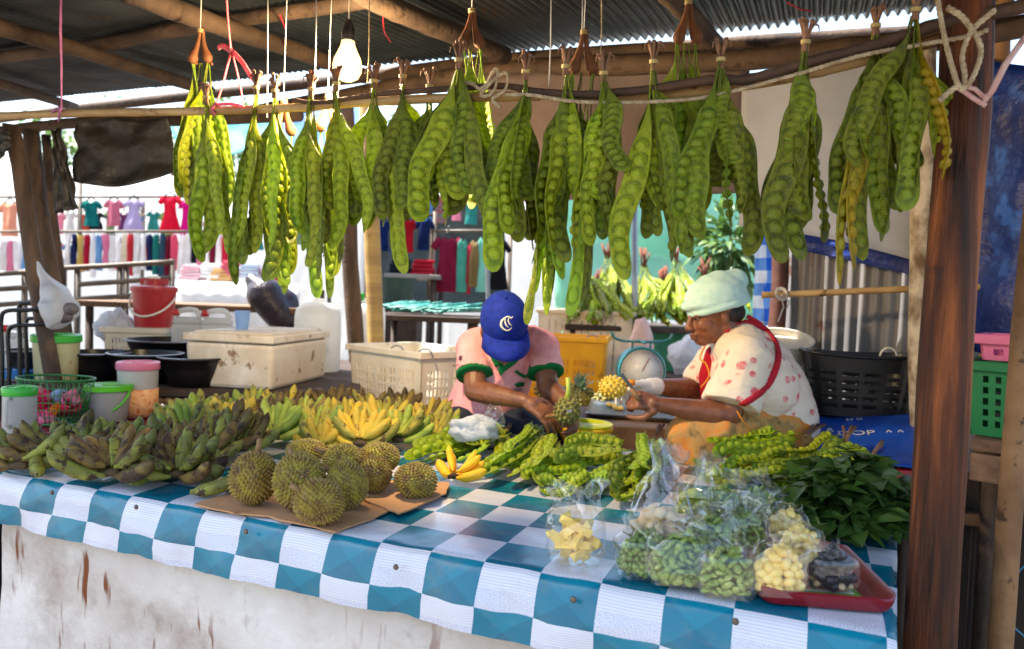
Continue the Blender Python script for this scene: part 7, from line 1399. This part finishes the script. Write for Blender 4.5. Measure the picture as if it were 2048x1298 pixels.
# teal nets
rr = random.Random(5); b = MB(); m_net = mat('teal_net', srgb(64, 160, 146), srgb(30, 110, 104), scale=12, rough=.5, c3=srgb(140, 206, 190))
q0 = W(850, 622, 4.95); root = thing('net_pile', 'pile of teal green netting rods on the dark table', 'net pile', V((q0.x, q0.y + .2, q0.z - .02)))
for i in range(46): x = rr.uniform(-.33, .33); a = rr.uniform(-.25, .25) + .5; b.tube([V((x - .1, -.22, .012 + .03 * rr.random())), V((x + .1 + .1 * a, .25, .03 + .05 * rr.random()))], .008, 5)
b.build('rods', m_net, root)
bucket('bucket', 'dark green bucket under the grey counter', 'bucket', V((*W(792, 600, 6.0).xy, W(792, 606, 6.0).z)), .13, .16, .2, plastic('dark_green', 40, 70, 64, .5)); p_ = bpy.data.objects['bucket.002']
bx = thing('wooden_box', 'dark box the green bucket stands on under the counter', 'box', V((p_.location.x, p_.location.y, 0))); b = MB(); b.box((0, 0, p_.location.z / 2 - .002), (.4, .4, p_.location.z - .004)); b.build('box', m_dark, bx, smooth=False, bevel=.01)
# dark purple jacket over the bench
root = thing('jacket', 'shiny dark purple jacket thrown over the plank bench', 'jacket', W(545, 610, 4.8)); b = MB(); caps(b, [W(505, 560, 4.8), W(530, 590, 4.78), W(560, 632, 4.8)], [.05, .12, .1]); caps(b, [W(540, 570, 4.85), W(575, 600, 4.85), W(588, 640, 4.85)], [.05, .07, .05]); fuse(b, 'cloth', mat('dark_satin', srgb(46, 32, 50), srgb(28, 24, 32), scale=4, rough=.35, bump=.6, bscale=10, bdist=.03, spots=srgb(66, 44, 80), spot_scale=4, spot_at=.6), root, .015, 6)
# fence
fz = thing('rail_fence', 'grey wooden rail fence in front of the clothes at left', 'fence', V((*W(240, 560, 5.6).xy, 0)));
for ps in ([(100, 538), (347, 524)], [(160, 569), (342, 556)], [(150, 599), (345, 586)], [(-30, 550), (70, 543)], [(-30, 580), (70, 574)], [(-30, 612), (70, 604)]): b = MB(); pole(b, [W(x, y, 5.6) for x, y in ps], .02, seed=ps[0][1]); b.build('rail', m_pole, fz, world=True)
for x, y in ((345, 518), (253, 530), (240, 530), (155, 535), (128, 534), (50, 540)): b = MB(); q = W(x, y, 5.62); b.tube([q, V((q.x, q.y, 0))], .022, 8); b.build('fence_post', m_pole, fz, world=True)
# awnings and cloths
sheet('awning', 'teal green awning behind the left bean bunches', 'awning', [W(330, 222, 6.6), W(560, 216, 6.6), W(545, 300, 5.8), W(362, 312, 5.8)], mat('teal_awning', srgb(60, 190, 190), srgb(40, 160, 170), scale=2, rough=.6, transl=.5), wr=.04, seed=2)
sheet('awning', 'blue awning behind the bean bunches below the bulb', 'awning', [W(560, 214, 6.7), W(730, 208, 6.7), W(720, 330, 5.9), W(545, 335, 5.9)], mat('blue_awning', srgb(40, 130, 210), srgb(30, 100, 180), scale=2, rough=.6, transl=.5), wr=.04, seed=3)
t = NT('gingham'); tcn = t.n('ShaderNodeTexCoord'); sx = t.n('ShaderNodeSeparateXYZ'); t.l(tcn.outputs['Object'], sx.inputs[0])
g1 = t.math('GREATER_THAN', t.math('SINE', t.math('MULTIPLY', sx.outputs[0], 58)), 0); g2 = t.math('GREATER_THAN', t.math('SINE', t.math('MULTIPLY', sx.outputs[2], 44)), 0); c0 = t.ramp(t.math('MULTIPLY', t.math('ADD', g1, g2), .5), [(.1, srgb(236, 242, 248)), (.5, srgb(120, 176, 236)), (.95, srgb(24, 110, 220))]); t.l(c0, t.b.inputs['Base Color']); t.b.inputs['Roughness'].default_value = .8
tr_ = t.n('ShaderNodeBsdfTranslucent'); t.l(c0, tr_.inputs[0]); mx = t.n('ShaderNodeMixShader', i_0=.4); t.l(t.b.outputs[0], mx.inputs[1]); t.l(tr_.outputs[0], mx.inputs[2]); t.l(mx.outputs[0], t.out.inputs[0])
sheet('checked_cloth', 'blue and white checked cloth hanging left of the tin wall', 'cloth', [W(1512, 440, 4.2), W(1556, 440, 4.1), W(1540, 650, 4.1), W(1504, 655, 4.2)], t.m, wr=.03, fr=3)
m_mintc = mat('mint_cloth', srgb(120, 200, 160), srgb(90, 176, 136), scale=2, rough=.8, transl=.4, bump=.3, bscale=4, bdist=.05)
sheet('green_sheet', 'mint green sheet hanging under the bean shelf', 'cloth', [W(1120, 662, 5.3), W(1520, 650, 5.3), W(1520, 800, 5.3), W(1120, 800, 5.3)], m_mintc, wr=.05, fr=4)
sheet('green_sheet', 'pale green sheet hung behind the piled bean bunches', 'cloth', [W(1110, 380, 7.2), W(1530, 370, 7.2), W(1530, 640, 7.2), W(1110, 640, 7.2)], mat('pale_green_sheet', srgb(150, 214, 186), srgb(176, 226, 206), scale=1.5, rough=.8, transl=.45), wr=.06, fr=3, seed=5)
crumple('white sack on the ground below the bean shelf', W(1385, 715, 4.9), (.16, .12, .14), m_carrier, 21, 'sack', amp=.25)
sk_ = thing('wooden_box', 'low dark box under the white sack', 'box', V((*W(1385, 715, 4.9).xy, 0))); zb = W(1385, 715, 4.9).z - .115; b = MB(); b.box((0, 0, zb / 2), (.5, .4, zb)); b.build('box', m_dark, sk_, smooth=False, bevel=.01)
# piled bean bunches on the far shelf
rr = random.Random(8)
for i, (px, py, sp_, ln, lab) in enumerate(((1165, 530, 55, 125, 'far bean bunch spread at the left end of the dark shelf'), (1215, 512, 60, 140, 'far bean bunch with reddish stalks behind the pods above the yellow crate'), (1288, 530, 70, 120, 'far bean bunch fanned in front of the grey steel pole'), (1352, 520, 70, 130, 'far bean bunch with tall brown stalks left of the woman'), (1408, 550, 70, 100, 'far bean bunch right behind the mint beanie'), (1325, 565, 110, 85, 'low wide far bean bunch along the shelf front'), (1190, 570, 80, 75, 'low far bean bunch at the left front of the shelf'))):
    d = 5.25 - (.12 if i > 4 else 0) + .05 * (i % 3); k = W(px, py, d + .3); root = thing('bean_bunch', lab, 'bean bunch', k, 0, 'far bean bunches on the dark shelf')
    for q in range(17):
        t_ = (q + .5) / 17 * 2 - 1; x1 = px + sp_ * t_ + 22 + rr.uniform(-8, 8); y1 = py + ln * rr.uniform(.7, 1.02); p1 = W(x1, min(y1, 650), d - .12 + rr.uniform(-.06, .1)); place_pod(root, k + V((rr.uniform(-.03, .03), rr.uniform(-.03, .03), rr.uniform(-.03, .01))), p1, rr.choice('nnd'), rr.randrange(9), rr.uniform(-.9, .9), .026)
    b = MB()
    for q in range(9): b.tube([k + V((rr.uniform(-.02, .02), 0, -.02)), k + V((rr.uniform(-.05, .05), rr.uniform(-.03, .03), rr.uniform(.06, .14)))], .006, 5)
    b.build('dry_stubs', mat('red_stalk_%d' % i, srgb(150, 80, 62), srgb(110, 60, 44), rough=.8) if i < 1 else bpy.data.materials['red_stalk_0'], root, world=True)
# leafy plant behind the woman
root = thing('leafy_plant', 'bushy green plant between the woman and the checked cloth', 'plant', V((*W(1455, 560, 6.6).xy, 0))); b = MB(); st = MB(); cz = W(1455, 500, 6.6).z; st.tube([V((0, 0, 0)), V((.05, 0, cz - .2)), V((0, 0, cz + .2))], [.03, .02, .01], 7)
for q in range(420):
    d = V((rr.gauss(0, 1), rr.gauss(0, .8), rr.gauss(0, 1))).normalized(); p = V((0, 0, cz)) + V((d.x * .3, d.y * .25, d.z * .42)) * rr.uniform(.3, 1); leaf(b, p, d + V((0, 0, -.2)), V((rr.uniform(-1, 1), rr.uniform(-1, 1), 1)), rr.uniform(.09, .17), .03, .2, .5)
b.build('leaves', m_tleaf, root); st.build('stem', m_stem, root)

# a second, deeper layer of clothes
rr = random.Random(41); adj = {}
pal = [(236, 232, 228, 'white'), (40, 50, 96, 'navy'), (196, 40, 66, 'crimson'), (240, 150, 170, 'pink'), (60, 150, 140, 'teal'), (230, 190, 120, 'sand'), (120, 60, 110, 'plum'), (90, 150, 200, 'sky blue'), (40, 40, 46, 'black'), (220, 90, 60, 'rust'), (150, 180, 110, 'sage')]
kn_ = ['printed shirt', 'plain shirt', 'long dress', 'sleeved dress']
def back_row(x0, x1, st, y0, h, d, where, seed):
    rr = random.Random(seed); x = x0; n = 0; last = None
    while x < x1:
        c = rr.choice([p for p in pal if p != last]); last = c; k_ = rr.randrange(4); w_ = rr.uniform(22, 32); key = (c[3], kn_[k_], where)
        adj[key] = adj.get(key, 0) + 1; o = adj[key]; od = ['', 'second ', 'third ', 'fourth ', 'fifth ', 'sixth '][o - 1]
        garment(('%s %s in %s, %ssuch from left' % (c[3], kn_[k_], where, od or 'first ')), x, y0 + rr.uniform(-3, 3), y0 + h * rr.uniform(.75, 1.1), w_, d, cm(*c[:3], None if k_ else pal[(n * 3) % 11][:3]), 'shirt' if k_ < 2 else 'dress', group='deeper row of clothes'); x += st * rr.uniform(.85, 1.15); n += 1
back_row(118, 350, 27, 425, 44, 9.0, 'deep row behind left rails', 3); back_row(118, 350, 26, 488, 50, 9.1, 'low deep row behind left rails', 4)
back_row(745, 1040, 28, 392, 52, 8.4, 'deep row behind dress rack', 5); back_row(395, 690, 30, 440, 60, 8.8, 'deep row behind white table', 6)

sheet('shadow_backdrop', 'added dark grey green sheet standing in for the shadow behind the dress rack', 'cloth', [W(742, 360, 9.0), W(1010, 352, 9.0), W(1010, 625, 9.0), W(742, 625, 9.0)], mat('shadow_sheet', srgb(70, 82, 82), srgb(46, 56, 58), scale=2, rough=.8, bump=.3, bscale=4, bdist=.05), wr=.06, fr=4, seed=31)  # shadow behind the rack put in as a dark sheet
